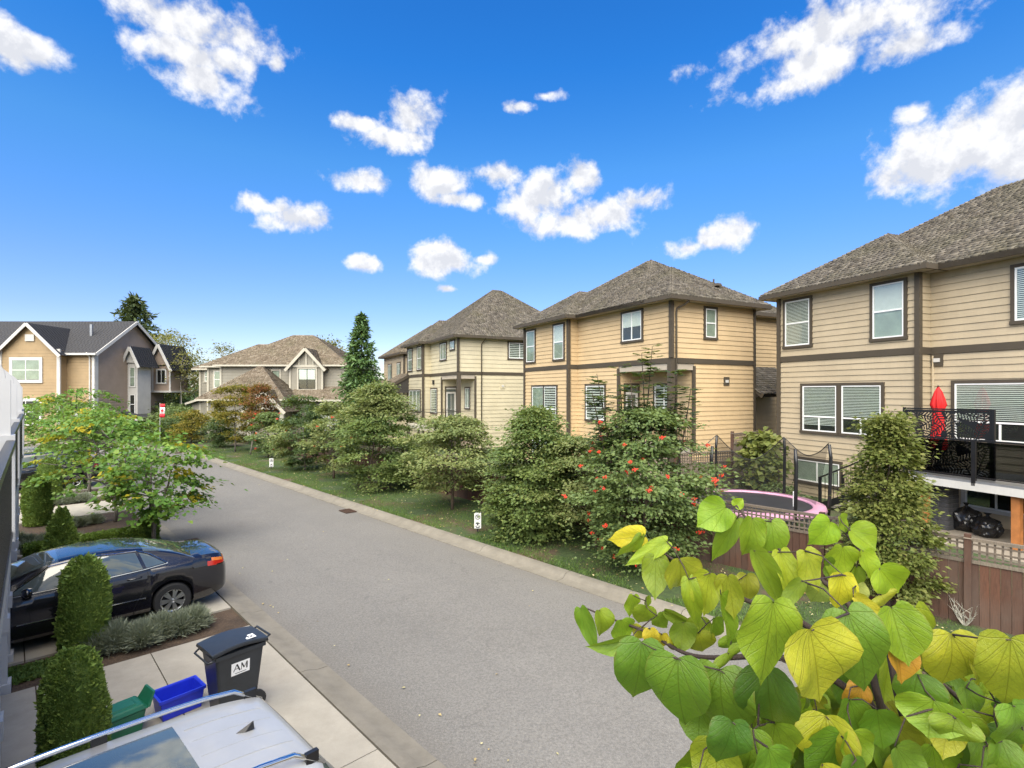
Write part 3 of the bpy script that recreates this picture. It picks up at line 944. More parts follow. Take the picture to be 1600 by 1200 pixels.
def hip_roof(house, x0, x1, y0, y1, ze, pitch, mat, fascia, soffit, planes='LRBF', caps=True, seed=1, ex=.19, dz=0.0, gutter=True):
    """hip roof over a rectangle given at the eaves"""
    wx, wy = x1-x0, y1-y0
    h = min(wx, wy)/2
    zr = ze+h*pitch
    if wx >= wy:
        ra = Vector((x0+h, (y0+y1)/2, zr)); rb = Vector((x1-h, (y0+y1)/2, zr))
    else:
        ra = Vector(((x0+x1)/2, y0+h, zr)); rb = Vector(((x0+x1)/2, y1-h, zr))
    A, B, C, D = (Vector(p) for p in ((x0, y0, ze), (x1, y0, ze), (x1, y1, ze), (x0, y1, ze)))
    core = MB()
    e_ = .001*seed
    if wx >= wy: fs = [(0, 1, 5, 4), (1, 2, 5), (2, 3, 4, 5), (3, 0, 4)]
    else: fs = [(0, 1, 4), (1, 2, 5, 4), (2, 3, 5), (3, 0, 4, 5)]
    lowv = [p+Vector((0, 0, -.012)) for p in (A, B, C, D, ra, rb)]
    core.add(lowv, fs)
    roof = core.build('roof', M['roof_felt'], house)
    if wx >= wy:
        pl = {'F': [A, B, rb, ra], 'B': [B, C, rb], 'K': [C, D, ra, rb], 'L': [D, A, ra]}
    else:
        pl = {'F': [A, B, ra], 'B': [B, C, rb, ra], 'K': [C, D, rb], 'L': [D, A, ra, rb]}
    for k, key in enumerate('FLBK'):
        if key in planes:
            shingle_plane(pl[key], mat, roof, ex, seed=seed*10+k)
    if caps:
        hips = [(A, ra), (B, rb if wx >= wy else ra), (D, ra if wx >= wy else rb), (C, rb)]
        for k, (p, q) in enumerate(hips): cap_line(p, q, mat, roof, seed=k+seed*5)
        if (ra-rb).length > .3: cap_line(ra, rb, mat, roof, seed=9+seed)
    # soffit and fascia/gutter
    so = MB(); so.bb(x0+.03, x1-.03, y0+.03, y1-.03, ze-.17-dz, ze-.15-dz); so.build('soffit', soffit, house)
    for nm, bx in (('gutter', (x0-.05, x0+.03, y0-.05, y1+.05)), ('gutter', (x1-.03, x1+.05, y0-.05, y1+.05)), ('gutter', (x0+.03, x1-.03, y0-.05, y0+.03)), ('gutter', (x0+.03, x1-.03, y1-.03, y1+.05))):
        MB().bb(*bx, ze-.175-dz, ze-.012-dz).build(nm, fascia, house)
    return roof
simple('roof_felt', (.05, .045, .04), .9)
ZS, ZB, ZF, ZY = 8.30, 5.70, 2.15, .5      # soffit, belt, main floor, yard
PITCH = .66
def corner(house, x, y, z0, z1, mat, w=.13):
    return MB().bb(x-w/2-.025, x+w/2, y-w/2-.025, y+w/2, z0, z1).build('corner_board', mat, house)
def downpipe(house, pts, mat, r=.04):
    return MB().tube(pts, r, 6).build('downpipe', mat, house, smooth=True)
def wall_vent(house, kind, c, a, z, mat):
    v = wall_box(MB(), kind, c, a-.17, a+.17, z-.19, z+.19, .0, .06).build('wall_vent', mat, house)
    wall_box(MB(), kind, c, a-.09, a+.09, z-.06, z+.06, .0, .085).build('vent_hood', M['trim_white'], v)
def railing(root, pts, z, h=1.02, mat='black_metal', posts=True, name='rail', picket=.11, glass=False, post_name='rail_post'):
    """pts: list of (x, y) in the parent's frame; pickets or glass between posts"""
    pk = MB(); r = None
    for (x0, y0), (x1, y1) in zip(pts[:-1], pts[1:]):
        q = MB().bar((x0, y0, z+h), (x1, y1, z+h), .05, .04).build('top_rail', M[mat], root)
        r = r or q
        MB().bar((x0, y0, z+.10), (x1, y1, z+.10), .035, .03).build('bottom_rail', M[mat], root)
        L = math.hypot(x1-x0, y1-y0)
        if glass: pass
        else:
            n = max(1, int(L/picket))
            for i in range(1, n):
                t_ = i/n
                x, y = x0+(x1-x0)*t_, y0+(y1-y0)*t_
                pk.bar((x, y, z+.115), (x, y, z+h-.02), .014, .014)
    if pk.v: tag(pk.build('pickets', M[mat], r), kind='stuff')
    return r
def make_house(name, loc, ang, label, sid, seed, main_len, bay_len, wing_w, wing_l, body_w, pitch=PITCH, expo=.20, single=True, shk='shake_grey', trimc='trim_brown'):
    """corner lot house; local x runs along its right face, local y along its left face away from the near corner"""
    ho = empty(name, (loc[0], loc[1], 0), ang, label, 'house', 'houses behind the fence')
    S, T = M[sid], M[trimc]
    y1, y2 = main_len, main_len+bay_len
    px, py = 1.30, 3.40          # porch recess at the near corner
    # upper walls
    add_wall(ho, 'L', 0, 0, y1, ZB+.22, ZS, S, expo, single)
    add_wall(ho, 'R', 0, .14, wing_w, ZB+.22, ZS, S, expo, single)
    # bay projecting at the far end
    add_wall(ho, 'L', -.6, y1, y2, ZY-.1, ZB, S, expo, single)
    add_wall(ho, 'L', -.6, y1, y2, ZB+.22, ZS, S, expo, single)
    add_wall(ho, 'R', y1, -.46, -.001, ZY-.1, ZB, S, expo, single)
    add_wall(ho, 'R', y1, -.46, -.001, ZB+.22, ZS, S, expo, single)
    # main face below the belt and the recess
    add_wall(ho, 'L', 0, py, y1, ZY-.1, ZB, S, expo, single)
    add_wall(ho, 'R', 0, px, wing_w, ZY-.1, ZB, S, expo, single)
    add_wall(ho, 'L', px, .14, py-.001, ZF, 5.42, S, expo, single)
    add_wall(ho, 'R', py, .14, px-.001, ZF, 5.42, S, expo, single)
    MB().bb(.0, px, .0, py, 5.42, ZB+.2).build('porch_ceiling', M['soffit'], ho)
    MB().bb(.141, px-.001, .141, py-.001, ZF-.25, ZF).build('porch_floor', M['concrete'], ho)
    MB().bb(.16, px-.02, .16, py-.02, ZY-.1, ZF-.26).build('porch_base', M['siding_taupe_shade'], ho)
    # band between storeys
    for k, c, a, b in (('L', 0, 0, y1), ('R', 0, -.05, wing_w), ('L', -.6, y1-.05, y2), ('R', y1, -.6, -.051)):
        wall_box(MB(), k, c, a, b, ZB, ZB+.22, -.14, .055).build('belt_board', T, ho)
    corner(ho, 0, 0, ZB+.22, ZS, T); corner(ho, -.6, y1, ZY-.1, ZS, T); corner(ho, wing_w-.06, 0, ZY-.1, ZS, T, .10)
    corner(ho, -.6, y2-.03, ZY-.1, ZS, T, .13)
    MB().bb(-.06, .18, -.06, .18, ZY-.1, ZB).build('porch_post', T, ho)
    MB().bb(-.045, .06, py-.06, py+.07, ZF-.2, 5.6).build('porch_post', T, ho)
    MB().bb(px-.06, px+.07, -.045, .06, ZF-.2, 5.6).build('porch_post', T, ho)
    # unseen body so that light and views behind stay right
    MB().bb(.14, wing_w-.01, py+.14, y2-.01, ZY-.1, ZS-.01).build('core', S, ho)
    MB().bb(px+.14, wing_w-.01, .14, py+.14, ZY-.1, ZB+.1).build('core', S, ho)
    MB().bb(wing_w-.01, body_w, wing_l, y2, ZY-.1, ZS-.01).build('core', S, ho)
    MB().bb(-.46, .14, y1+.14, y2-.01, ZY-.1, ZS-.01).build('core', S, ho)
    if body_w > wing_w+.5:
        add_wall(ho, 'R', wing_l, wing_w, body_w, ZY-.1, ZS, S, expo, single)
    ov = .48
    fz = ZS+.16
    hip_roof(ho, -ov, body_w+ov, wing_l-ov, y2+ov, fz, pitch, M[shk], T, M['soffit'], 'FLB', seed=seed)
    if body_w > wing_w+.5:
        hip_roof(ho, -ov, wing_w+ov, -ov, wing_l+wing_w/2+3, fz, pitch, M[shk], T, M['soffit'], 'FLB', seed=seed+1, dz=.002)
    hip_roof(ho, -.6-ov, body_w*.9, y1-ov, y2+ov+.01, fz, pitch, M[shk], T, M['soffit'], 'FL', seed=seed+2, dz=.004)
    return ho
def porch_bits(ho, stairs=True):
    railing(ho, [(.02, 3.33), (.02, .2)], ZF, .98, picket=.6 if not stairs else .12)
    railing(ho, [(.2, .02), (1.22, .02)], ZF, .98, picket=.6 if not stairs else .12)
def glazed_door(ho, kind, c, a0, a1, z0, z1):
    fr = MB()
    wall_box(fr, kind, c, a0-.09, a1+.09, z1, z1+.10, .0, .075); wall_box(fr, kind, c, a0-.09, a0, z0, z1, .0, .072); wall_box(fr, kind, c, a1, a1+.09, z0, z1, .0, .072)
    d = fr.build('door', M['trim_brown'], ho)
    lf = MB(); b = .13
    zt = z1-.32
    wall_box(lf, kind, c, a0, a1, z0, z0+.25, .031, .060); wall_box(lf, kind, c, a0, a1, zt-.12, zt, .031, .060)
    wall_box(lf, kind, c, a0, a0+b, z0+.25, zt-.12, .031, .060); wall_box(lf, kind, c, a1-b, a1, z0+.25, zt-.12, .031, .060)
    wall_box(lf, kind, c, a0, a1, zt+.22, z1, .031, .055)
    wall_box(lf, kind, c, (a0+a1)/2-.012, (a0+a1)/2+.012, z0+.25, zt-.12, .031, .056)
    lf.build('door_leaf', M['trim_white'], d)
    wall_box(MB(), kind, c, a0+b, a1-b, z0+.25, zt-.12, .030, .040).build('pane', M['car_glass'], d)
    wall_box(MB(), kind, c, a0+.03, a1-.03, zt+.02, zt+.20, .030, .042).build('pane', M['car_glass'], d)
    wall_box(MB(), kind, c, a0+.05, a0+.09, z0+.98, z0+1.08, .060, .10).build('handle', M['grey_metal'], d)
    return d

# --- tan house on the right
H1 = make_house('detached_house', (15.9, 10.88), R(21.7), 'tan lap sided house at right edge with raised deck and red parasol', 'siding_tan', 11, 6.6, 5.28, 5.2, 1.6, 9.5)
window(H1, 'L', -.6, 10.42, 11.52, 6.32, 8.10, 'hung', 'full')
window(H1, 'L', -.6, 7.00, 8.00, 6.30, 8.10, 'hung', 'shade')
window(H1, 'L', -.6, 7.72, 9.12, 3.00, 4.72, 'lowsplit', 'upper')
window(H1, 'L', -.6, 9.32, 10.72, 3.00, 4.72, 'lowsplit', 'low')
window(H1, 'L', 0, 3.60, 5.88, 3.05, 4.75, 'lowsplit', 'upper')
window(H1, 'L', 0, 3.3, 5.6, 1.05, 1.75, 'triple', 'none', cas='trim_white')
window(H1, 'L', -.6, 9.2, 11.0, 1.05, 1.86, 'slider', 'dim', cas='trim_brown')
window(H1, 'L', 0, 3.0, 4.4, 6.5, 8.0, 'slider', 'full')
wall_vent(H1, 'L', 0, 6.38, 5.50, M['trim_brown'])
wall_vent(H1, 'L', -.6, 7.2, 5.46, M['trim_brown']) if False else None
MB().tube([(-.04, 6.50, ZB-.05), (-.04, 6.50, .5)], .035, 6).build('downpipe', M['siding_tan'], H1)

# --- peach house in the middle
H2 = make_house('detached_house', (6.63, 22.0), R(28), 'peach lap sided house with corner porch behind the rowan with red berries', 'siding_peach', 21, 6.7, 4.65, 5.2, 1.6, 9.5)
window(H2, 'L', -.6, 10.10, 11.05, 6.25, 8.05, 'hung', 'dim')
window(H2, 'L', -.6, 7.10, 8.05, 6.25, 8.08, 'hung', 'shade')
window(H2, 'L', 0, 1.75, 3.05, 6.84, 8.12, 'slider', 'half')
window(H2, 'R', 0, 1.95, 2.58, 6.86, 8.10, 'hung', 'dim')
window(H2, 'L', -.6, 7.80, 9.05, 2.95, 4.78, 'lowsplit', 'zebra')
window(H2, 'L', -.6, 9.12, 10.36, 2.95, 4.78, 'lowsplit', 'dim')
window(H2, 'L', -.6, 7.75, 10.35, .95, 1.82, 'triple', 'dim')
window(H2, 'L', 0, 4.40, 5.90, 3.10, 4.80, 'fixed', 'zebra')
window(H2, 'L', 1.30, 1.10, 2.30, 3.42, 4.78, 'slider', 'zebra')
glazed_door(H2, 'R', 3.40, .38, 1.14, ZF+.02, 4.80)
porch_bits(H2)
wall_vent(H2, 'R', 0, 3.27, 4.96, M['trim_brown'])
downpipe(H2, [(.55, -.46, 8.28), (.45, -.30, 8.12), (.22, -.10, 7.98), (.20, -.09, 7.8), (.20, -.09, .55)], M['trim_brown'])
# lower lean-to roof at the house's right end
lean = MB(); lean.bb(5.25, 8.6, -.10, 1.55, 4.25, 4.40); lean.build('porch_beam', M['trim_brown'], H2)
rf = MB().add([(5.12, -.35, 4.42), (8.8, -.35, 4.42), (8.8, 1.6, 5.75), (5.12, 1.6, 5.75)], [(0, 1, 2, 3)]).build('porch_roof', M['roof_felt'], H2)
shingle_plane([(5.12, -.35, 4.43), (8.8, -.35, 4.43), (8.8, 1.6, 5.76), (5.12, 1.6, 5.76)], M['shake_grey'], rf, seed=77)
MB().bar((5.20, -.45, 4.30), (5.20, 1.58, 5.64), .06, .22).build('rake_board', M['trim_brown'], H2)
# roof vents and plumbing stack
for (x, y, z) in ((3.6, .75, 9.42), (-.25, 3.2, 0)):
    if z: MB().box((x, y, z), (.34, .30, .12), taper=.75).build('roof_vent', M['trim_brown'], H2)
MB().tube([(4.45, 1.7, 9.3), (4.45, 1.7, 9.95)], .04, 8).build('vent_stack', M['trim_brown'], H2)
# stair from the porch down to the yard, black balusters
st = empty('porch_stair', (H2.matrix_basis @ Vector((0, 0, 0))), R(28), 'black railed stair running down from the peach house porch', 'stair')
for i in range(8):
    MB().bb(-1.15, -.12, 2.9+i*.27, 3.2+i*.27, ZF-.16-(i+1)*.2, ZF-.12-(i+1)*.2).build('tread', M['concrete'], st)
for x in (-1.18, -.10):
    mb = MB(); mb.bar((x, 2.8, ZF-.1), (x, 5.1, ZF-1.8), .05, .25); mb.build('stringer', M['black_metal'], st)
    mb = MB(); mb.bar((x, 2.75, ZF+.9), (x, 5.1, ZF-.75), .05, .04)
    for i in range(16):
        y = 2.8+i*.145; zt = ZF+.88-(y-2.75)*.70
        mb.bar((x, y, zt-.95), (x, y, zt), .016, .016)
    mb.build('handrail', M['black_metal'], st)

# --- cream house beyond
H3 = make_house('detached_house', (-3.76, 37.0), R(27.5), 'pale cream lap sided house with steep pyramid roof and white porch door', 'siding_cream', 31, 6.0, 4.2, 11.0, 0.0, 11.0, pitch=.80, expo=.27)
window(H3, 'L', -.6, 8.85, 10.0, 6.30, 8.10, 'hung', 'dim')
window(H3, 'L', -.6, 6.30, 7.40, 6.30, 8.10, 'hung', 'dim')
window(H3, 'L', 0, 2.30, 3.55, 6.90, 8.10, 'slider', 'dim')
window(H3, 'L', 0, .62, 1.45, 7.55, 8.12, 'slider', 'dim')
window(H3, 'R', 0, 3.95, 5.75, 6.95, 8.10, 'slider', 'zebra')
window(H3, 'L', 0, 4.35, 5.75, 2.85, 4.70, 'fixed', 'zebra')
window(H3, 'L', 1.30, .95, 1.75, 3.30, 4.75, 'slider', 'dim')
window(H3, 'L', -.6, 6.6, 9.6, 2.9, 4.6, 'triple', 'dim')
glazed_door(H3, 'R', 3.40, .34, 1.14, ZF+.02, 4.80)
porch_bits(H3, False)
wall_vent(H3, 'R', 0, 3.45, 4.92, M['siding_cream'])
downpipe(H3, [(1.9, -.46, 8.28), (1.85, -.25, 8.10), (1.75, -.09, 7.9), (1.75, -.09, .55)], M['trim_brown'])
wall_box(MB(), 'L', 0, 4.95, 5.1, 5.05, 5.4, .03, .16).build('wall_lamp', M['black_metal'], H3)
MB().box((6.2, 2.2, 10.55), (.4, .35, .14), taper=.75).build('roof_vent', M['shake_grey'], H3)
# deck in front of the cream house
dk = empty('porch_deck', (-3.76, 37.0, 0), R(27.5), 'small black railed deck outside the cream house porch', 'deck')
MB().bb(-2.3, -.07, -.3, 4.6, ZF-.32, ZF-.05).build('platform', M['trim_cream'], dk)
railing(dk, [(-.1, 4.55), (-2.25, 4.55), (-2.25, -.25), (-.1, -.25)], ZF-.05, 1.0, picket=.75)
for x, y in ((-2.2, 4.5), (-2.2, -.2), (-2.2, 2.1)):
    MB().bb(x-.06, x+.06, y-.06, y+.06, ZY-.1, ZF-.32).build('post', M['trim_brown'], dk)
# low side roof at the far end of the cream house
MB().bb(-2.9, -.62, 10.25, 13.6, ZY-.1, 4.35).build('side_wing', M['siding_cream'], H3)
rf = MB().add([(-3.3, 9.9, 4.4), (-3.3, 14.0, 4.4), (-.3, 14.0, 6.1), (-.3, 9.9, 6.1), (-.3, 9.9, 4.4)], [(0, 1, 2, 3), (0, 3, 4)]).build('wing_roof', M['roof_felt'], H3)
shingle_plane([(-3.3, 14.0, 4.42), (-3.3, 9.9, 4.42), (-.3, 9.9, 6.12), (-.3, 14.0, 6.12)], M['shake_brown'], rf, seed=78)
MB().bar((-3.35, 9.86, 4.33), (-.3, 9.86, 6.05), .08, .24).build('rake_board', M['trim_brown'], H3)

# ------------------------------------------------------------------ house behind the conifer
H4 = empty('detached_house', (-10.3, 50.5, 0), R(27), 'brown roofed house mostly hidden behind the tall conifer', 'house', 'houses behind the fence')
add_wall(H4, 'L', 0, 0, 8, .4, 8.1, M['siding_tan'], .3, False)
add_wall(H4, 'R', 0, .14, 8, .4, 8.1, M['siding_tan'], .3, False)
MB().bb(.14, 8, .14, 8, .4, 8.09).build('core', M['siding_tan'], H4)
corner(H4, 0, 0, .4, 8.1, M['trim_brown'])
window(H4, 'L', 0, 1.2, 2.4, 5.7, 7.3, 'slider', 'dim', frm='vinyl_white')
window(H4, 'L', 0, 4.6, 6.0, 5.7, 7.3, 'slider', 'dim')
hip_roof(H4, -.5, 8.5, -.5, 8.5, 8.26, .72, M['shake_brown'], M['trim_brown'], M['soffit'], 'FLB', seed=41, ex=.22)
hip_roof(H4, -2.6, .2, 1.5, 8.3, 4.6, .7, M['shake_brown'], M['trim_brown'], M['soffit'], 'FL', seed=43, ex=.22)
MB().bb(-2.3, -.04, 1.9, 8, .4, 4.45).build('side_wing', M['siding_tan'], H4)

# ------------------------------------------------------------------ grey house with timber gables at the end of the road
H5 = empty('gabled_house', (-22.0, 52.0, 0), R(0), 'grey sided house with cream timbered gables and brown shake roof', 'house')
gs, gt = M['siding_grey'], M['trim_cream']
def gable(house, xc, yf, zb, half, rise, depth, shk, fascia, infill, seed, brace=True, eave=.35, ridge_into=None):
    """gable roof running back (+y) with a timbered front face"""
    k = rise/half
    zt = zb+rise
    hw = half+eave; ze = zb-eave*k
    A, B = (xc-hw, yf-.35, ze), (xc+hw, yf-.35, ze)
    T0, T1 = (xc, yf-.35, zt), (xc, yf+depth, zt)
    A1, B1 = (xc-hw, yf+depth, ze), (xc+hw, yf+depth, ze)
    rf = MB().add([A, T0, T1, A1, B, B1], [(0, 1, 2, 3), (1, 4, 5, 2)]).build('gable_roof', M['roof_felt'], house)
    up = Vector((0, 0, .02))
    if shk == 'asphalt_shingle':
        shingle_plane([Vector(A1)+up, Vector(A)+up, Vector(T0)+up, Vector(T1)+up], M[shk], rf, .2, seed=seed, thick=.008, wmin=.3, wmax=.34)
        shingle_plane([Vector(B)+up, Vector(B1)+up, Vector(T1)+up, Vector(T0)+up], M[shk], rf, .2, seed=seed+1, thick=.008, wmin=.3, wmax=.34)
    else:
        shingle_plane([Vector(A1)+up, Vector(A)+up, Vector(T0)+up, Vector(T1)+up], M[shk], rf, .2, seed=seed)
        shingle_plane([Vector(B)+up, Vector(B1)+up, Vector(T1)+up, Vector(T0)+up], M[shk], rf, .2, seed=seed+1)
    for s_, q in ((-1, A), (1, B)):
        MB().bar((q[0]-.02*s_, yf-.39, ze-.10), (xc+.0*s_, yf-.39+.004*s_, zt-.10), .07, .26).build('rake_board', fascia, house)
    MB().add([(xc-half, yf, zb), (xc+half, yf, zb), (xc, yf, zt-.02), (xc-half, yf+.12, zb), (xc+half, yf+.12, zb), (xc, yf+.12, zt-.02)], [(0, 1, 2), (5, 4, 3), (0, 3, 4, 1), (1, 4, 5, 2), (2, 5, 3, 0)]).build('gable_wall', infill, house)
    if brace:
        MB().bb(xc-half-.1, xc+half+.1, yf-.10, yf-.003, zb-.12, zb+.10).build('tie_beam', fascia, house)
        MB().bb(xc-.07, xc+.07, yf-.09, yf-.004, zb+.10, zt-.25).build('king_post', fascia, house)
        for s_ in (-1, 1):
            MB().bb(xc+s_*half*.42-.05, xc+s_*half*.42+.05, yf-.085, yf-.004, zb+.10, zb+rise*.52).build('stud', fascia, house)
    return rf
add_wall(H5, 'R', 0, -6.6, 5.6, .3, 7.0, gs, .28, False)
add_wall(H5, 'R', 2.0, -9.0, -6.6, .3, 7.0, gs, .28, False)
add_wall(H5, 'R', 4.0, -11.0, -9.0, .3, 6.8, gs, .28, False)
add_wall(H5, 'L', -6.6, .14, 2.0, .3, 7.0, gs, .28, False)
MB().bb(-6.46, 5.6, .14, 11, .3, 6.99).build('core', gs, H5)
MB().bb(-9, -6.46, 2.14, 11, .3, 6.98).build('core', gs, H5)
MB().bb(-11, -9, 4.14, 11, .3, 6.78).build('core', gs, H5)
hip_roof(H5, -7.1, 6.1, -.5, 10.5, 7.15, .62, M['shake_brown'], gt, M['soffit'], 'FLB', seed=51, ex=.24)
hip_roof(H5, -9.6, 2, 1.5, 9.5, 7.14, .62, M['shake_brown'], gt, M['soffit'], 'FL', seed=53, ex=.24, dz=.003)
hip_roof(H5, -11.6, 0, 3.5, 9.0, 6.95, .62, M['shake_brown'], gt, M['soffit'], 'FL', seed=55, ex=.24)
for x, y in ((-6.6, 0), (-9.0, 2.0), (-11, 4.0)):
    corner(H5, x, y, .3, 6.9, gt, .16)
# dormer gable with dark framed window
MB().bb(.35, 3.6, -.55, .0, 4.6, 7.1).build('dormer_wall', gs, H5)
gable(H5, 2.0, -.58, 7.0, 1.62, 1.75, 4.0, 'shake_brown', gt, gs, 61)
for x in (.42, 3.55): MB().bb(x-.08, x+.08, -.64, -.555, 4.6, 7.0).build('corner_board', gt, H5)
window(H5, 'R', -.55, 1.25, 2.9, 4.75, 6.72, 'slider', 'half', cas='trim_cream', frm='black_metal', cw=.14)
window(H5, 'R', 0, -1.55, -.85, 5.75, 6.55, 'fixed', 'dim', cas='trim_cream', frm='black_metal', cw=.14)
MB().bb(.3, 3.65, -.68, -.56, 4.42, 4.60).build('sill_board', gt, H5)
window(H5, 'L', -6.6, .6, 1.3, 4.9, 6.6, 'hung', 'dim', cas='trim_cream', cw=.12)
window(H5, 'R', 2.0, -8.4, -7.7, 4.9, 6.6, 'hung', 'dim', cas='trim_cream', cw=.12)
window(H5, 'R', 4.0, -10.5, -9.8, 5.6, 6.6, 'hung', 'dim', cas='trim_cream', cw=.12)
# lower hipped front with garage
MB().bb(-5.6, 1.2, -4.0, -.01, .3, 3.7).build('front_wing', gs, H5)
hip_roof(H5, -6.4, 1.6, -4.6, 3.2, 3.85, .80, M['shake_brown'], gt, M['soffit'], 'FLB', seed=57, ex=.24)
MB().bb(1.2, 5.8, -1.8, -.01, .3, 3.6).build('garage_wall', gs, H5)
rf = MB().add([(.8, -2.4, 3.75), (6.2, -2.4, 3.75), (6.2, -.02, 4.95), (.8, -.02, 4.95)], [(0, 1, 2, 3)]).build('garage_roof', M['roof_felt'], H5)
shingle_plane([(.8, -2.4, 3.77), (6.2, -2.4, 3.77), (6.2, -.03, 4.97), (.8, -.03, 4.97)], M['shake_brown'], rf, .24, seed=58)
MB().bb(.8, 6.2, -2.46, -2.40, 3.58, 3.76).build('gutter', gt, H5)
MB().bb(2.3, 5.5, -1.93, -1.81, 2.75, 2.95).build('garage_header', gt, H5)
gd = MB().bb(2.4, 5.4, -1.86, -1.81, .35, 2.72).build('garage_door', M['garage_grey'], H5)
for i in range(6):
    x = 2.48+i*.49
    MB().bb(x, x+.42, -1.885, -1.862, 2.25, 2.60).build('pane', M['car_glass'], gd)
for j in range(3):
    for i in range(6):
        x = 2.48+i*.49
        MB().bb(x, x+.42, -1.88, -1.862, .45+j*.58, .92+j*.58).build('door_panel', M['garage_grey'], gd)
# porch gable
gable(H5, .2, -5.3, 3.05, 1.55, 1.65, 4.4, 'shake_brown', gt, gs, 63)
for x in (-1.25, 1.65):
    MB().bb(x-.17, x+.17, -5.32, -4.98, .3, 2.95).build('porch_column', gt, H5)
window(H5, 'R', -4.0, -.55, .95, 1.0, 2.8, 'slider', 'none', cas='trim_cream', frm='black_metal')
# lean-to roof on the left side
rf = MB().add([(-12.2, 3.4, 3.3), (-9.4, 3.4, 4.2), (-9.4, 6, 4.2), (-12.2, 6, 3.3)], [(0, 1, 2, 3)]).build('side_roof', M['roof_felt'], H5)
MB().bar((-12.25, 3.36, 3.22), (-9.4, 3.36, 4.12), .08, .2).build('rake_board', gt, H5)
MB().bb(-11.9, -9.1, 3.9, 6, .3, 3.3).build('side_wing', gs, H5)

# ------------------------------------------------------------------ brown townhouse at far left
TH = empty('brown_townhouse', (-37.9, 48.0, 0), 0, 'brown townhouse with white trim and dark gabled roof at far left', 'townhouse')
wt = M['trim_white']
add_wall(TH, 'R', 0, -16, -.02, .1, 8.2, M['siding_brown'], .26, False)
add_wall(TH, 'B', 0, 0, 9.5, .1, 8.2, M['siding_taupe_shade'], .26, False)
MB().bb(-16, -.15, .15, 9.5, .1, 8.19).build('core', M['siding_taupe_shade'], TH)
# main roof, ridge parallel to the front
def dark_plane(par, pts, seed): return shingle_plane(pts, M['asphalt_shingle'], par, .2, seed=seed, thick=.008, wmin=.3, wmax=.34)
ZT = 8.25; rise = 3.25
rf = MB().add([(-17, -.45, ZT-.28), (.5, -.45, ZT-.28), (.5, 4.75, ZT+rise), (-17, 4.75, ZT+rise), (-17, 9.95, ZT-.28), (.5, 9.95, ZT-.28)], [(0, 1, 2, 3), (3, 2, 5, 4)]).build('roof', M['asphalt_shingle'], TH)
dark_plane(rf, [(-17, -.45, ZT-.26), (.5, -.45, ZT-.26), (.5, 4.75, ZT+rise+.02), (-17, 4.75, ZT+rise+.02)], 71)
MB().add([(0, .0, 8.2), (0, 9.5, 8.2), (0, 4.75, ZT+rise-.05), (-.12, .0, 8.2), (-.12, 9.5, 8.2), (-.12, 4.75, ZT+rise-.05)], [(0, 1, 2), (5, 4, 3)]).build('gable_wall', M['siding_taupe_shade'], TH)
for y in (-.45, 9.95):
    MB().bar((.52, y, ZT-.40), (.52, 4.75, ZT+rise-.12), .07, .28).build('rake_board', wt, TH)
MB().bb(-17, .5, -.55, -.45, ZT-.45, ZT-.27).build('gutter', wt, TH)
# front gable bay
MB().bb(-7.6, -2.5, -.9, -.001, .1, 8.2).build('bay', M['siding_brown'], TH)
bay_boards = MB()
for i in range(31):
    z = .1+i*.26
    vs = [(x, -.9-o, z+h) for x in (-7.6, -2.5) for o, h in ((0, 0), (.03, 0), (.01, .272), (0, .272))]
    bay_boards.add(vs, [(0, 1, 2, 3), (7, 6, 5, 4), (0, 4, 5, 1), (1, 5, 6, 2), (2, 6, 7, 3), (3, 7, 4, 0)])
tag(bay_boards.build('siding_boards', M['siding_brown'], TH, fixn=True), kind='stuff')
gable(TH, -5.05, -.92, 8.15, 2.55, 2.45, 5.5, 'asphalt_shingle', wt, M['siding_brown'], 73, brace=False, eave=.45)
for x in (-7.65, -2.45): MB().bb(x-.14, x+.14, -1.0, -.86, .1, 8.3).build('corner_board', wt, TH)
MB().bb(-.18, .06, -.10, .0, .1, 8.2).build('corner_board', wt, TH); MB().bb(.0, .07, .001, .35, .1, 8.2).build('corner_board', wt, TH)
MB().bb(-5.4, -4.6, -1.02, -.93, 9.0, 9.6).build('gable_vent', wt, TH)
window(TH, 'R', -.93, -6.6, -4.1, 5.5, 7.35, 'four', 'dim', cas='trim_white', cw=.22)
window(TH, 'R', -.93, -6.6, -4.1, 1.7, 3.7, 'four', 'none', cas='trim_white', cw=.22)
window(TH, 'R', 0, -12.5, -10.2, 5.5, 7.35, 'four', 'dim', cas='trim_white', cw=.22)
dd = wall_box(MB(), 'R', 0, -1.75, -.85, 1.4, 3.5, .0, .07).build('door', M['white_paint'], TH)
wall_box(MB(), 'R', 0, -1.42, -1.18, 1.8, 3.2, .071, .08).build('pane', M['car_glass'], dd)
for x in (-8.05, -.35): MB().tube([(x, -.5, 8.0), (x, -.12, 7.6), (x, -.12, .2)], .06, 6).build('downpipe', wt, TH)
# white bay and small gables on the side face
MB().bb(.001, 1.0, 4.1, 6.0, 2.0, 7.3).build('side_bay', wt, TH)
window(TH, 'R', 4.1, .25, .75, 5.0, 6.9, 'hung', 'dim', cas='trim_white', cw=.06, proud=-.03)
window(TH, 'R', 4.1, .25, .75, 2.3, 4.2, 'hung', 'none', cas='trim_white', cw=.06, proud=-.03)
gable(TH, .55, 3.95, 7.35, .75, 1.6, 2.6, 'asphalt_shingle', wt, wt, 81, brace=False, eave=.2)
MB().bb(.001, 2.0, 7.6, 10.5, 4.6, 7.2).build('side_bay', M['siding_taupe_shade'], TH)
gable(TH, 1.0, 7.45, 7.3, 1.1, 2.2, 4.0, 'asphalt_shingle', wt, M['siding_taupe_shade'], 83, brace=False, eave=.3)
window(TH, 'R', 7.6, .6, 1.5, 5.4, 6.8, 'slider', 'none', cas='trim_white', cw=.1)
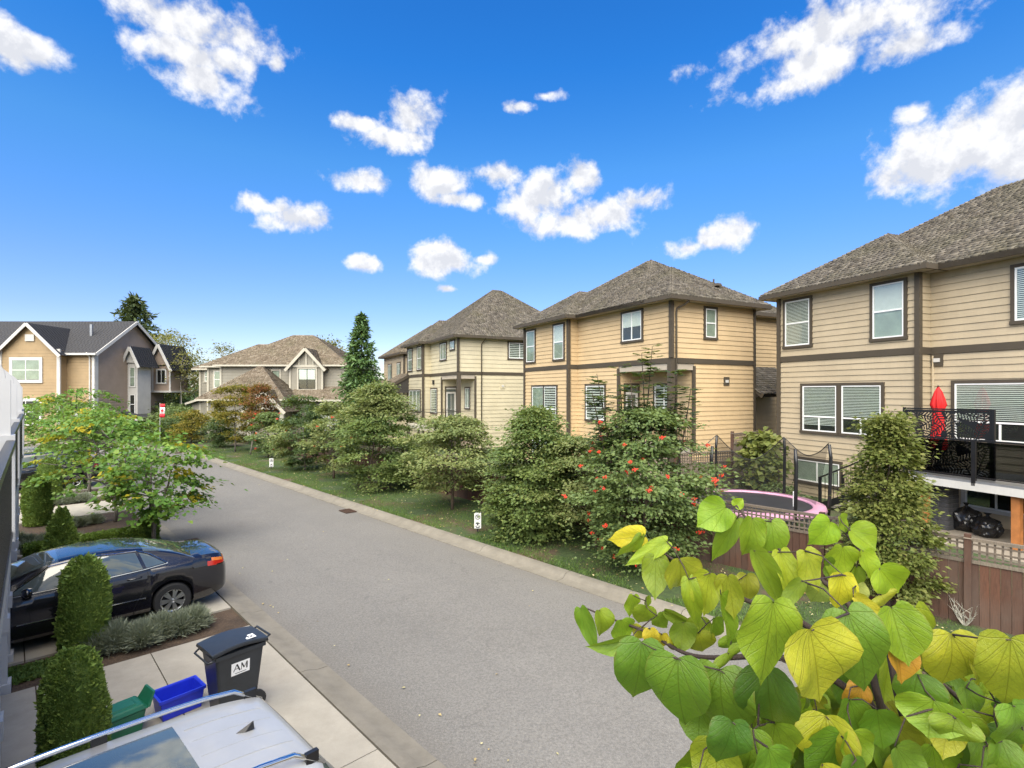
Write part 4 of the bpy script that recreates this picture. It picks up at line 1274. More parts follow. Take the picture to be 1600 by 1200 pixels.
for x in (.1, 1.95): MB().bb(x-.08, x+.08, 7.52, 7.60, 4.6, 7.3).build('corner_board', wt, TH)
MB().bb(-.05, 2.2, 7.4, 10.6, 4.42, 4.6).build('sill_board', wt, TH)
rf = MB().add([(.0, 3.0, 2.6), (2.3, 3.0, 1.9), (2.3, 7.2, 1.9), (0, 7.2, 2.6)], [(0, 1, 2, 3)]).build('porch_roof', M['asphalt_shingle'], TH)
MB().bb(.0, 2.35, 2.9, 3.0, 1.72, 1.88).build('gutter', wt, TH)
MB().bb(-2.2, -2.0, 2.2, 2.4, 9.0, 10.9).build('vent_flue', M['grey_metal'], TH)

# ------------------------------------------------------------------ fences
def fence_run(name, pts, label, zbase, hb=1.18, hl=.40, mat='fence_wood', bw=.145, lattice=True, post_every=2.42, top=None):
    """pts: function t->(x,y) over [0,L]; boards with a lattice strip above"""
    fn, L = pts
    p0 = Vector((*fn(0), 0)); root = empty(name, p0, 0, label, 'fence', 'fences around the yards')
    def loc(t_): return Vector((*fn(t_), 0))-p0
    dirr = (loc(L)-loc(0)).normalized(); ang = math.atan2(dirr.y, dirr.x)
    bm_ = MB().box((0, 0, hb/2), (bw-.006, .02, hb)).mesh('fence_board', M[mat])
    n = int(L/bw); rr = random.Random(len(name)+int(L*10))
    for i in range(n):
        q = loc((i+.5)*bw)
        link('board', bm_, root, (q.x, q.y, zbase+rr.uniform(-.006, .006)), (rr.uniform(-.006, .006), 0, ang+rr.uniform(-.03, .03)))
    side = Vector((-dirr.y, dirr.x, 0))
    def seg(t0, t1, z0, z1, th, off, nm, m_):
        a, b = loc(t0)+side*off, loc(t1)+side*off
        MB().bar(a+Vector((0, 0, (z0+z1)/2+zbase)), b+Vector((0, 0, (z0+z1)/2+zbase)), th, z1-z0).build(nm, m_, root)
    t_ = 0.0
    while t_ < L-.3:
        e = min(L, t_+post_every)
        seg(t_, e, -.12, .02, .05, .045, 'kickboard', M['fence_grey'])
        seg(t_, e, hb-.01, hb+.05, .06, 0, 'rail', M['fence_grey'])
        if lattice:
            seg(t_, e, hb+hl, hb+hl+.055, .085, 0, 'top_rail', M['fence_grey'])
            lt = MB(); k = max(2, int((e-t_)/.105))
            for i in range(k):
                q = loc(t_+(i+.5)*(e-t_)/k)
                lt.box((q.x, q.y, zbase+hb+.05+(hl-.05)/2), (.034, .012, hl-.05), ang)
            for j in range(3):
                z = hb+.05+(j+.5)*(hl-.05)/3
                a, b = loc(t_)+side*.014, loc(e)+side*.014
                lt.bar(a+Vector((0, 0, zbase+z)), b+Vector((0, 0, zbase+z)), .012, .034)
            tag(lt.build('lattice', M['fence_grey'], root), kind='stuff')
        q = loc(t_)+side*.05
        MB().box((q.x, q.y, zbase+(hb+hl+.12)/2-.1), (.10, .10, hb+hl+.14+.2), ang).build('post', M['post_orange'] if mat == 'post' else M['fence_wood'], root)
        MB().box((q.x, q.y, zbase+hb+hl+.065), (.13, .13, .03), ang, taper=.6).build('post_cap', M['fence_grey'], root)
        t_ += post_every
    return root
def street_fence(s0, s1, label, **k):
    a, b = P(s0, fence_n(s0)), P(s1, fence_n(s1))
    L = (b-a).length
    fence_run('wooden_fence', (lambda t_: ((a+(b-a)*(t_/L)).x, (a+(b-a)*(t_/L)).y), L), label, .16, **k)
street_fence(-6, 8.2, 'brown board fence with lattice top in front of the tan house')
street_fence(8.25, 21.5, 'brown board fence between verge trees and the peach house')
street_fence(21.55, 31, 'brown board fence behind the trees in front of the cream house')
street_fence(31.05, 41, 'farthest stretch of brown board fence toward the road bend', lattice=False)
def line(ax, ay, bx, by):
    L = math.hypot(bx-ax, by-ay)
    return (lambda t_: (ax+(bx-ax)*t_/L, ay+(by-ay)*t_/L), L)
fence_run('side_fence', line(6.2, 19.9, 8.72, 20.9), 'weathered lattice topped fence behind the trampoline beside peach house', .5, hb=1.25, hl=.38, mat='fence_grey', post_every=2.75)
fence_run('side_fence', line(8.80, 21.0, 10.9, 22.8), 'taller lattice topped fence panel in the gap between peach and tan houses', 1.05, hb=1.38, hl=.36, mat='fence_grey', post_every=2.8)

# ------------------------------------------------------------------ tan house deck and what stands on and under it
AH1 = R(21.7)
def h1(x, y, z=0.0):
    return Vector((15.9 + x*math.cos(AH1) - y*math.sin(AH1), 10.88 + x*math.sin(AH1) + y*math.cos(AH1), z))
dk = empty('raised_deck', (15.9, 10.88, 0), AH1, 'raised deck with black glass railing on orange timber posts', 'deck')
MB().bb(-2.42, -.07, -1.5, 5.92, 2.10, 2.16).build('deck_floor', M['grey_metal'], dk)
MB().bb(-2.36, -.07, -1.5, 5.86, 1.92, 2.099).build('deck_frame', M['trim_white'], dk)
MB().bb(-2.44, -2.361, -1.5, 5.93, 1.90, 2.098).build('fascia_board', M['trim_white'], dk)
for y in (5.45, 3.36, 1.2):
    MB().box((-2.22, y, (.5+1.9)/2), (.17, .17, 1.4)).build('post', M['post_orange'], dk)
railing(dk, [(-2.40, 5.88), (-2.40, -1.4)], 2.16, 1.06, glass=True)
railing(dk, [(-.10, 5.88), (-1.1, 5.88)], 2.16, 1.06)
for y in (5.88, 4.18, 2.48, .78):
    MB().bb(-2.44, -2.36, y-.045, y+.045, 2.03, 3.22).build('rail_post', M['black_metal'], dk)
for y in (4.18, 2.48, .78):
    MB().bb(-2.405, -2.395, y+.06, y+1.64, 2.28, 3.18).build('glass_panel', M['smoked_glass'], dk)
# laser cut leaf screen
sc_o = empty('privacy_screen', h1(-1.95, 4.0, 2.165), AH1, 'black privacy screen with cut out leaf pattern on the deck', 'screen')
WS, HS, RS = 2.15, 1.82, .016
nx, nz = int(WS/RS), int(HS/RS)
leaves_ = []
rl = random.Random(4)
for i in range(6):
    for j in range(5):
        leaves_.append((.2+i*.38+rl.uniform(-.06, .06), .15+j*.38+rl.uniform(-.06, .06), rl.uniform(0, math.pi*2), rl.uniform(.30, .40), rl.uniform(.11, .15)))
def hole(u, w):
    if u < .07 or u > WS-.07 or w < .07 or w > HS-.07: return False
    bd = None
    for (cx, cz, an, L, hw) in leaves_:
        du, dw = u-cx, w-cz
        a = (du*math.cos(an)+dw*math.sin(an))/L; b = (-du*math.sin(an)+dw*math.cos(an))/hw
        d = a*a+b*b
        if bd is None or d < bd[0]: bd = (d, a, b, L, hw)
    d, a, b, L, hw = bd
    if d > 1.25 or abs(b*hw) < .016: return False
    return ((a*L+.55*abs(b*hw))*13) % 1.0 > .46
V = {}; vs = []; fs = []
def vid(i, k):
    if (i, k) not in V:
        V[(i, k)] = len(vs); vs.append((0, i*RS, k*RS))
    return V[(i, k)]
for i in range(nx):
    for k in range(nz):
        if not hole((i+.5)*RS, (k+.5)*RS): fs.append((vid(i, k), vid(i+1, k), vid(i+1, k+1), vid(i, k+1)))
pm = MB().add(vs, fs).build('leaf_panel', M['black_metal'], sc_o)
md = pm.modifiers.new('thickness', 'SOLIDIFY'); md.thickness = .008
for y in (-.03, WS+.03): MB().bb(-.03, .03, y-.03, y+.03, 0, HS+.05).build('post', M['black_metal'], sc_o)
MB().bb(-.02, .02, .0, WS, HS, HS+.04).build('top_bar', M['black_metal'], sc_o)
# closed parasol
um = empty('parasol', h1(-1.15, 5.72, 2.165), AH1, 'closed red parasol standing on the deck of the tan house', 'parasol')
MB().tube([(0, 0, 0), (0, 0, 2.52)], .024, 8).build('pole', M['black_metal'], um)
MB().lathe([(.26, 0), (.26, .05), (.06, .09), (.04, .25)], 16).build('base', M['black_metal'], um, smooth=True, sharp=30)
cv = MB(); NA = 32
prof = [(.16, .60), (.185, .75), (.135, 1.15), (.12, 1.5), (.125, 1.85), (.165, 1.97), (.13, 2.15), (.08, 2.36), (.03, 2.46)]
vs = []; fs = []
for r_, z in prof:
    for k in range(NA):
        a = 2*math.pi*k/NA
        q = r_*(1+.28*math.cos(8*a+z*1.5))
        vs.append((q*math.cos(a), q*math.sin(a), z+.03*math.cos(8*a)))
for i in range(len(prof)-1):
    for k in range(NA): fs.append((i*NA+k, i*NA+(k+1) % NA, (i+1)*NA+(k+1) % NA, (i+1)*NA+k))
cv.add(vs, fs); cv.build('canopy', M['umbrella_red'], um, smooth=True)
# table on the deck
tb = empty('patio_table', h1(-1.15, 2.9, 2.165), AH1, 'white patio table behind the glass railing', 'table')
MB().bb(-.45, .45, -.6, .6, .69, .73).build('table_top', M['white_paint'], tb)
for x in (-.38, .38):
    for y in (-.52, .52): MB().bb(x-.025, x+.025, y-.025, y+.025, 0, .69).build('leg', M['white_paint'], tb)
# patio below
pt = MB().poly_prism([h1(-3.3, -1.5).to_2d(), h1(-.02, -1.5).to_2d(), h1(-.02, 6.4).to_2d(), h1(-3.3, 6.4).to_2d()], .45, .56)
tag(pt.build('patio', M['patio'], fixn=True), kind='structure')
pil = empty('brick_pillar', h1(-1.55, 5.35, .56), AH1, 'dark grey brick pillar under the deck beside garbage bags', 'pillar')
MB().bb(-.235, .235, -.235, .235, 0, 1.36).build('mortar_core', M['mortar'], pil)
bl_ = MB().box((0, 0, 0), (.05, .235, .112)).mesh('brick', M['brick_dark'])
for j in range(11):
    for f_ in range(4):
        a = f_*math.pi/2
        for k in range(2):
            off = -.125+k*.25
            q = Matrix.Rotation(a, 3, 'Z') @ Vector((.225 if j % 2 else .222, off*(1 if j % 2 else .97), .066+j*.124))
            link('brick', bl_, pil, q, (0, 0, a))
def bag(loc, r, h, label, seed):
    rg = random.Random(seed)
    root = empty('garbage_bag', loc, rg.uniform(0, 3), label, 'garbage bag', 'garbage bags under the deck')
    bm = bmesh.new(); bmesh.ops.create_icosphere(bm, subdivisions=4, radius=1.0)
    from mathutils import noise as mn
    for v in bm.verts:
        p = v.co.copy()
        k = 1 + .22*mn.noise(p*2.1+Vector((seed, 0, 0))) + .10*abs(mn.noise(p*5.3+Vector((0, seed, 0)))) + .05*mn.noise(p*13)
        z = max(-.72, p.z*k)
        pinch = 1.0 if z < .6 else max(.12, 1-(z-.6)*2.3)
        v.co = Vector((p.x*k*r*pinch, p.y*k*r*pinch, (z+.72)/1.72*h))
    me = bpy.data.meshes.new('bag_body'); bm.to_mesh(me); bm.free()
    me.materials.append(M['bag_black'])
    link('bag_body', me, root)
    MB().lathe([(.05, h*.93), (.03, h*1.0), (.09, h*1.09), (.02, h*1.10)], 9).build('bag_neck', M['bag_black'], root)
bag(h1(-1.25, 4.95, .56), .36, .72, 'black garbage bag leaning by the brick pillar', 3)
bag(h1(-1.45, 4.35, .56), .31, .58, 'smaller black garbage bag in front, nearer the orange post', 5)
# stair with black rail down from the deck
st = empty('deck_stair', h1(0, 0, 0), AH1, 'black railed stair going down from the deck behind the columnar tree', 'stair')
for i in range(8):
    MB().bb(-2.2, -1.15, 5.95+i*.33, 6.26+i*.33, 1.92-i*.19, 1.97-i*.19).build('tread', M['concrete'], st)
for x in (-2.24, -1.11):
    MB().bar((x, 5.95, 1.95), (x, 8.75, .55), .05, .22).build('stringer', M['black_metal'], st)
    hr = MB().bar((x, 5.93, 3.0), (x, 8.75, 1.55), .05, .045).build('handrail', M['black_metal'], st)
    mb = MB()
    for i in range(19):
        y = 6.0+i*.15; z = 2.96-(y-5.93)*.514
        mb.bar((x, y, z-.95), (x, y, z), .015, .015)
    tag(mb.build('balusters', M['black_metal'], hr), kind='stuff')
    MB().bb(x-.035, x+.035, 8.70, 8.78, .5, 1.57).build('newel_post', M['black_metal'], st)

# ------------------------------------------------------------------ trampoline
TC = Vector((6.85, 15.15, .5)); TR = 1.86; TZ = .84
tp = empty('trampoline', TC, 0, 'round trampoline with pink edge pad and black net posts behind fence', 'trampoline')
mb = MB(); NC = 48
vs = [(0, 0, TZ-.02)]; fs = []
for r_, z in ((.6, TZ-.02), (1.2, TZ-.01), (1.56, TZ)):
    for k in range(NC):
        a = 2*math.pi*k/NC; vs.append((r_*math.cos(a), r_*math.sin(a), z))
fs = [(0, 1+k, 1+(k+1) % NC) for k in range(NC)]
for i in range(2):
    for k in range(NC): fs.append((1+i*NC+k, 1+(i+1)*NC+k, 1+(i+1)*NC+(k+1) % NC, 1+i*NC+(k+1) % NC))
mb.add(vs, fs); mb.build('jumping_mat', M['tramp_mat'], tp, smooth=True)
pad = MB(); prof = [(1.54, TZ+.01), (1.56, TZ+.035), (1.70, TZ+.05), (1.86, TZ+.03), (1.90, TZ-.05), (1.88, TZ-.06), (1.54, TZ-.01)]
vs = []; fs = []
rp = random.Random(3)
for i, (r_, z) in enumerate(prof):
    for k in range(NC):
        a = 2*math.pi*k/NC; vs.append((r_*math.cos(a), r_*math.sin(a), z+rp.uniform(-.008, .008)))
for i in range(len(prof)):
    for k in range(NC):
        j = (i+1) % len(prof)
        fs.append((i*NC+k, i*NC+(k+1) % NC, j*NC+(k+1) % NC, j*NC+k))
pad.add(vs, fs); pad.build('edge_pad', M['pad_pink'], tp, smooth=True, fixn=True)
MB().tube([(1.82*math.cos(2*math.pi*k/36), 1.82*math.sin(2*math.pi*k/36), TZ-.1) for k in range(37)], .03, 8).build('frame_ring', M['tramp_steel'], tp, smooth=True)
PA_ = [97, 37, -23, -83, -143, 157]
for d in PA_:
    a = R(d); c, s_ = math.cos(a), math.sin(a)
    b = a+R(14); mb = MB()
    mb.tube([(1.82*c, 1.82*s_, TZ-.1), (1.86*c, 1.86*s_, .03), (1.86*math.cos(b), 1.86*math.sin(b), .03), (1.82*math.cos(b), 1.82*math.sin(b), TZ-.1)], .025, 6)
    mb.build('leg', M['tramp_steel'], tp)
    lean_ = 1.98
    mb = MB().tube([(1.92*c, 1.92*s_, .3), (1.95*c, 1.95*s_, TZ+.3), (lean_*c, lean_*s_, 2.2), (lean_*c*.98, lean_*s_*.98, 2.56)], [.03, .045, .045, .04], 8)
    mb.build('net_post', M['black_metal'], tp, smooth=True)
def net_panel(d0, d1, droop, low=TZ):
    vs = []; fs = []; n, m_ = 12, 6
    for i in range(n+1):
        t_ = i/n; a = R(d0+(d1-d0)*t_)
        chord = 1-.10*math.sin(math.pi*t_)
        top = 2.60-droop*math.sin(math.pi*t_)
        for j in range(m_+1):
            u = j/m_
            rr = (1.60+(1.93*chord-1.60)*u**.8)
            vs.append((rr*math.cos(a), rr*math.sin(a), low+(top-low)*u))
    for i in range(n):
        for j in range(m_): fs.append((i*(m_+1)+j, (i+1)*(m_+1)+j, (i+1)*(m_+1)+j+1, i*(m_+1)+j+1))
    nt_ = MB().add(vs, fs).build('net', M['net'], tp, smooth=True)
    rope = [Vector(vs[i*(m_+1)+m_]) for i in range(n+1)]
    MB().tube(rope, .013, 5).build('net_edge', M['black_metal'], nt_)
net_panel(37, -23, .45); net_panel(97, 37, .75, TZ); 
MB().tube([Vector((1.95*math.cos(R(157-60*i/10)), 1.95*math.sin(R(157-60*i/10)), 2.6-.55*math.sin(math.pi*i/10))) for i in range(11)], .013, 5).build('net_edge', M['black_metal'], tp)
MB().box((.95, -.55, TZ+.2), (.09, .02, .42), .3).build('net_tag', M['sign_white'], tp)

# ------------------------------------------------------------------ little signs on the verge
def verge_sign(s, n, label, h=.48, w=.21):
    q = P(s, n, .14)
    rz = math.atan2(-q.x, q.y)*-1*-1
    root = empty('verge_sign', q, -math.atan2(q.x, q.y)*.7, label, 'sign', 'signs on the verge')
    MB().bb(-.02, .02, .004, .03, 0, .30).build('stake', M['sign_black'], root)
    MB().bb(-w/2, w/2, -.012, .003, .14, .14+h).build('plate', M['sign_white'], root)
    ring = MB(); zc = .14+h*.73; n_ = 24
    for k in range(n_):
        a, b = 2*math.pi*k/n_, 2*math.pi*(k+1)/n_
        ring.add([(r_*math.cos(t_), -.0145, zc+r_*math.sin(t_)) for t_ in (a, b) for r_ in (.062, .080)], [(0, 1, 3, 2)])
    ring.build('symbol_ring', M['sign_black'], root)
    p_ = MB()
    p_.bb(-.030, -.014, -.0150, -.0130, zc-.045, zc+.045); p_.bb(-.014, .022, -.0150, -.0130, zc+.029, zc+.045); p_.bb(-.014, .022, -.0150, -.0130, zc-.008, zc+.008); p_.bb(.022, .036, -.0150, -.0130, zc-.004, zc+.041)
    p_.build('letter', M['sign_black'], root)
    MB().bar((-.05, -.0165, zc+.05), (.05, -.0165, zc-.05), .002, .014).build('slash', M['sign_black'], root)
    tx = MB()
    for (a, b, c, d) in ((-.06, .06, .10, .125), (-.02, .02, .06, .10), (-.07, -.03, .03, .05), (.03, .07, .03, .05), (-.06, .06, .0, .02)):
        tx.bb(a, b, -.0150, -.0130, .16+c*1.2, .16+d*1.2)
    tx.build('lettering', M['sign_black'], root)
verge_sign(12.55, 10.5, 'white no parking sign staked in grass beside the large dark bush')
verge_sign(30.8, 10.7, 'far white no parking sign on the verge near the yellow trees')
# flag by the far townhouse
fl = empty('flag', (-29.3, 44.0, 0), R(12), 'red and white maple leaf flag hanging near the far townhouse', 'flag')
MB().tube([(0, 0, 0), (0, 0, 4.45)], .03, 8).build('pole', M['white_paint'], fl)
def cloth(x0, x1, z0, z1, m_, nm):
    vs = []; fs = []; n = 8
    for i in range(n+1):
        x = x0+(x1-x0)*i/n
        for z in (z0, z1): vs.append((x, -.06+.05*math.sin(x*9+z*2), z))
    for i in range(n): fs.append((2*i, 2*i+2, 2*i+3, 2*i+1))
    o = MB().add(vs, fs).build(nm, m_, fl, smooth=True)
    md = o.modifiers.new('t', 'SOLIDIFY'); md.thickness = .006
cloth(.0, .62, 3.98, 4.35, M['flag_red'], 'red_band'); cloth(.0, .62, 3.32, 3.98, M['sign_white'], 'white_band'); cloth(.0, .62, 2.95, 3.32, M['flag_red'], 'red_band')
lp = [(0, .24), (.05, .15), (.11, .19), (.09, .08), (.19, .10), (.15, .02), (.20, -.02), (.06, -.12), (.02, -.11), (.02, -.22), (-.02, -.22), (-.02, -.11), (-.06, -.12), (-.20, -.02), (-.15, .02), (-.19, .10), (-.09, .08), (-.11, .19), (-.05, .15)]
fl.scale = (.62, .62, .80)
MB().add([(.31+x, -.13, 3.65+z) for x, z in lp], [tuple(range(len(lp)))]).build('maple_leaf', M['flag_red'], fl)

# ------------------------------------------------------------------ row of white balconies along the left edge
ED = Vector((-.670, .742)).normalized(); EM = Vector((ED.y, -ED.x))
RZ_ROW = math.atan2(ED.y, ED.x)
def row_unit(t0, t1, m, label, first):
    """local x runs along the row away from the camera, local y to the left (into the building)"""
    q = ED*t0 + EM*m
    L = t1-t0
    root = empty('townhouse_front', (q.x, q.y, 0), RZ_ROW, label, 'townhouse', 'white townhouse fronts along the left edge')
    wp_ = M['white_paint']
    MB().bb(0, L, 1.55, 1.75, .0, 2.95).build('wall', wp_, root)
    MB().bb(0, L, 2.7, 2.9, 2.951, 5.3).build('upper_wall', wp_, root)
    MB().bb(0, L, 1.75, 2.9, 2.70, 2.95).build('balcony_slab', wp_, root)
    MB().bb(.0, L, .02, 1.549, 2.68, 2.95).build('balcony_floor', M['garage_grey'], root)
    MB().bb(0, L, 2.6, 3.4, 5.3, 5.42).build('eave', M['asphalt_shingle'], root)
    # divider with rounded top, running back from the rail
    pr = [(.02, 2.951), (1.549, 2.951), (1.549, 4.92), (.34, 4.92)] + [(.34-.28*math.sin(R(a)), 4.64+.28*math.cos(R(a))) for a in range(10, 91, 10)] + [(.02, 4.62)]
    n = len(pr)
    dv = MB().add([(L-.10, y, z) for y, z in pr] + [(L-.001, y, z) for y, z in pr], [tuple(range(n)), tuple(range(2*n-1, n-1, -1))] + [(i, n+i, n+(i+1) % n, (i+1) % n) for i in range(n)])
    dv.build('divider', wp_, root, fixn=True)
    MB().bb(L-.16, L+.04, -.015, .10, 2.951, 4.05).build('rail_end_post', wp_, root)
    # black railing
    rl_ = MB().bb(.0, L-.17, -.02, .05, 3.94, 4.0).build('top_rail', M['black_metal'], root)
    MB().bb(.0, L-.17, .0, .03, 3.02, 3.06).build('bottom_rail', M['black_metal'], root)
    for i in range(int(L/.105)):
        x = .06+i*.105
        if x < L-.2: MB().bb(x-.008, x+.008, .007, .023, 3.06, 3.94).build('picket', M['black_metal'], rl_)
    # posts from the ground, broader at the foot and at mid height
    for x in (L*.72, L-.08):
        po = MB().bb(x-.09, x+.09, .10, .28, .0, 2.679).build('post', wp_, root)
        MB().bb(x-.14, x+.14, .06, .32, .0, .18).build('post_base', wp_, po)
        MB().bb(x-.125, x+.125, .075, .305, .95, 1.15).build('post_band', wp_, po)
        MB().bb(x-.13, x+.13, .07, .31, 2.50, 2.675).build('post_cap', wp_, po)
    gd = MB().bb(.5, L-.6, 1.50, 1.549, .05, 2.25).build('garage_door', M['garage_grey'], root)
    for j in range(4):
        for i in range(4):
            a = .55+i*(L-1.2)/4
            MB().bb(a, a+(L-1.2)/4-.06, 1.48, 1.502, .1+j*.53, .57+j*.53).build('door_panel', M['garage_grey'], gd)
row_unit(2.9, 7.66, -.165, 'nearest white balcony front with black railing at left edge', True)
row_unit(7.68, 12.16, -.20, 'second white balcony front from the left edge of the picture', False)
row_unit(12.18, 16.6, -.20, 'third white balcony front along the left edge', False)
row_unit(16.62, 21.0, -.24, 'fourth and farthest white balcony front at left', False)

# ------------------------------------------------------------------ vehicles
def smooth_curve(xs, ys):
    xs = np.array(xs, float); ys = np.array(ys, float)
    d = np.diff(ys)/np.diff(xs)
    m = np.zeros(len(xs)); m[0], m[-1] = d[0], d[-1]
    for i in range(1, len(xs)-1):
        m[i] = 0 if d[i-1]*d[i] <= 0 else 2*d[i-1]*d[i]/(d[i-1]+d[i])
    def f(x):
        x = np.clip(x, xs[0], xs[-1])
        i = np.clip(np.searchsorted(xs, x)-1, 0, len(xs)-2)
        h = xs[i+1]-xs[i]; t_ = (x-xs[i])/h
        return ((2*t_**3-3*t_**2+1)*ys[i] + (t_**3-2*t_**2+t_)*h*m[i] + (-2*t_**3+3*t_**2)*ys[i+1] + (t_**3-t_**2)*h*m[i+1])
    return f
def wheel(root, x, y, r, side, rim_mat, spokes=7, wd=.21):
    w = empty('wheel', (x, y, r)); w.parent = root
    ty = MB(); prof = [(r*.66, -wd/2), (r*.93, -wd/2), (r, -wd/2+.03), (r, wd/2-.03), (r*.93, wd/2), (r*.66, wd/2)]
    n = 36; vs = []; fs = []
    for (rr, o) in prof:
        for k in range(n):
            a = 2*math.pi*k/n; vs.append((rr*math.cos(a), o, rr*math.sin(a)))
    for i in range(len(prof)):
        j = (i+1) % len(prof)
        for k in range(n): fs.append((i*n+k, i*n+(k+1) % n, j*n+(k+1) % n, j*n+k))
    ty.add(vs, fs); ty.build('tyre', M['rubber'], w, smooth=True, sharp=40, fixn=True)
    o = side*(wd/2-.035)
    rm = MB(); vs = []; fs = []
    for rr, oo in ((r*.66, o+side*.02), (r*.61, o+side*.012), (r*.60, o-side*.03)):
        for k in range(n):
            a = 2*math.pi*k/n; vs.append((rr*math.cos(a), oo, rr*math.sin(a)))
    for i in range(2):
        for k in range(n): fs.append((i*n+k, i*n+(k+1) % n, (i+1)*n+(k+1) % n, (i+1)*n+k))
    rm.add(vs, fs)
    for k in range(spokes):
        a = 2*math.pi*k/spokes
        for da in (-.14, .14):
            p0 = Vector((r*.12*math.cos(a), o+side*.015, r*.12*math.sin(a))); p1 = Vector((r*.63*math.cos(a+da), o+side*.012, r*.63*math.sin(a+da)))
            rm.bar(p0, p1, .030, .040)
    rm.lathe([(.001, 0), (r*.17, 0.0)], 14)
    cap = MB(); vs = [(0, o+side*.03, 0)]+[(r*.16*math.cos(2*math.pi*k/16), o+side*.018, r*.16*math.sin(2*math.pi*k/16)) for k in range(16)]
    cap.add(vs, [(0, 1+k, 1+(k+1) % 16) for k in range(16)])
    rm2 = MB(); rm2.v = rm.v[:-28]; rm2.f = [f for f in rm.f if max(f) < len(rm.v)-28]
    rm2.build('rim', M[rim_mat], w, fixn=True); cap.build('hub_cap', M[rim_mat], w)
    vs = [(0, o-side*.05, 0)]+[(r*.64*math.cos(2*math.pi*k/24), o-side*.05, r*.64*math.sin(2*math.pi*k/24)) for k in range(24)]
    MB().add(vs, [(0, 1+k, 1+(k+1) % 24) for k in range(24)]).build('brake_disc', M['car_under'], w)
def classify_split(me_v, me_f, cuts, classify, parts, root):
    """cut a lofted shell by planes and split its faces into named parts"""
    bm = bmesh.new()
    bv = [bm.verts.new(v) for v in me_v]
    for f in me_f:
        try: bm.faces.new([bv[i] for i in f])
        except ValueError: pass
    bmesh.ops.remove_doubles(bm, verts=bm.verts, dist=1e-5)
    for co, no in cuts:
        bmesh.ops.bisect_plane(bm, geom=bm.verts[:]+bm.edges[:]+bm.faces[:], plane_co=co, plane_no=no)
    bmesh.ops.recalc_face_normals(bm, faces=bm.faces)
    groups = {}
    for f in bm.faces: groups.setdefault(classify(f.calc_center_median(), f.normal), []).append(f)
    for key, faces in groups.items():
        if key is None: continue
        nm, mat, side = parts[key] if key in parts else (key, None, 0)
        idx = {}; vs = []; fs = []
        for f in faces:
            t_ = []
            for v in f.verts:
                if v.index not in idx or True:
                    k = v
                    if k not in idx: idx[k] = len(vs); vs.append(tuple(v.co))
                    t_.append(idx[k])
            fs.append(tuple(t_))
        MB().add(vs, fs).build(nm, M[mat], root, smooth=True, sharp=32)
    bm.free()
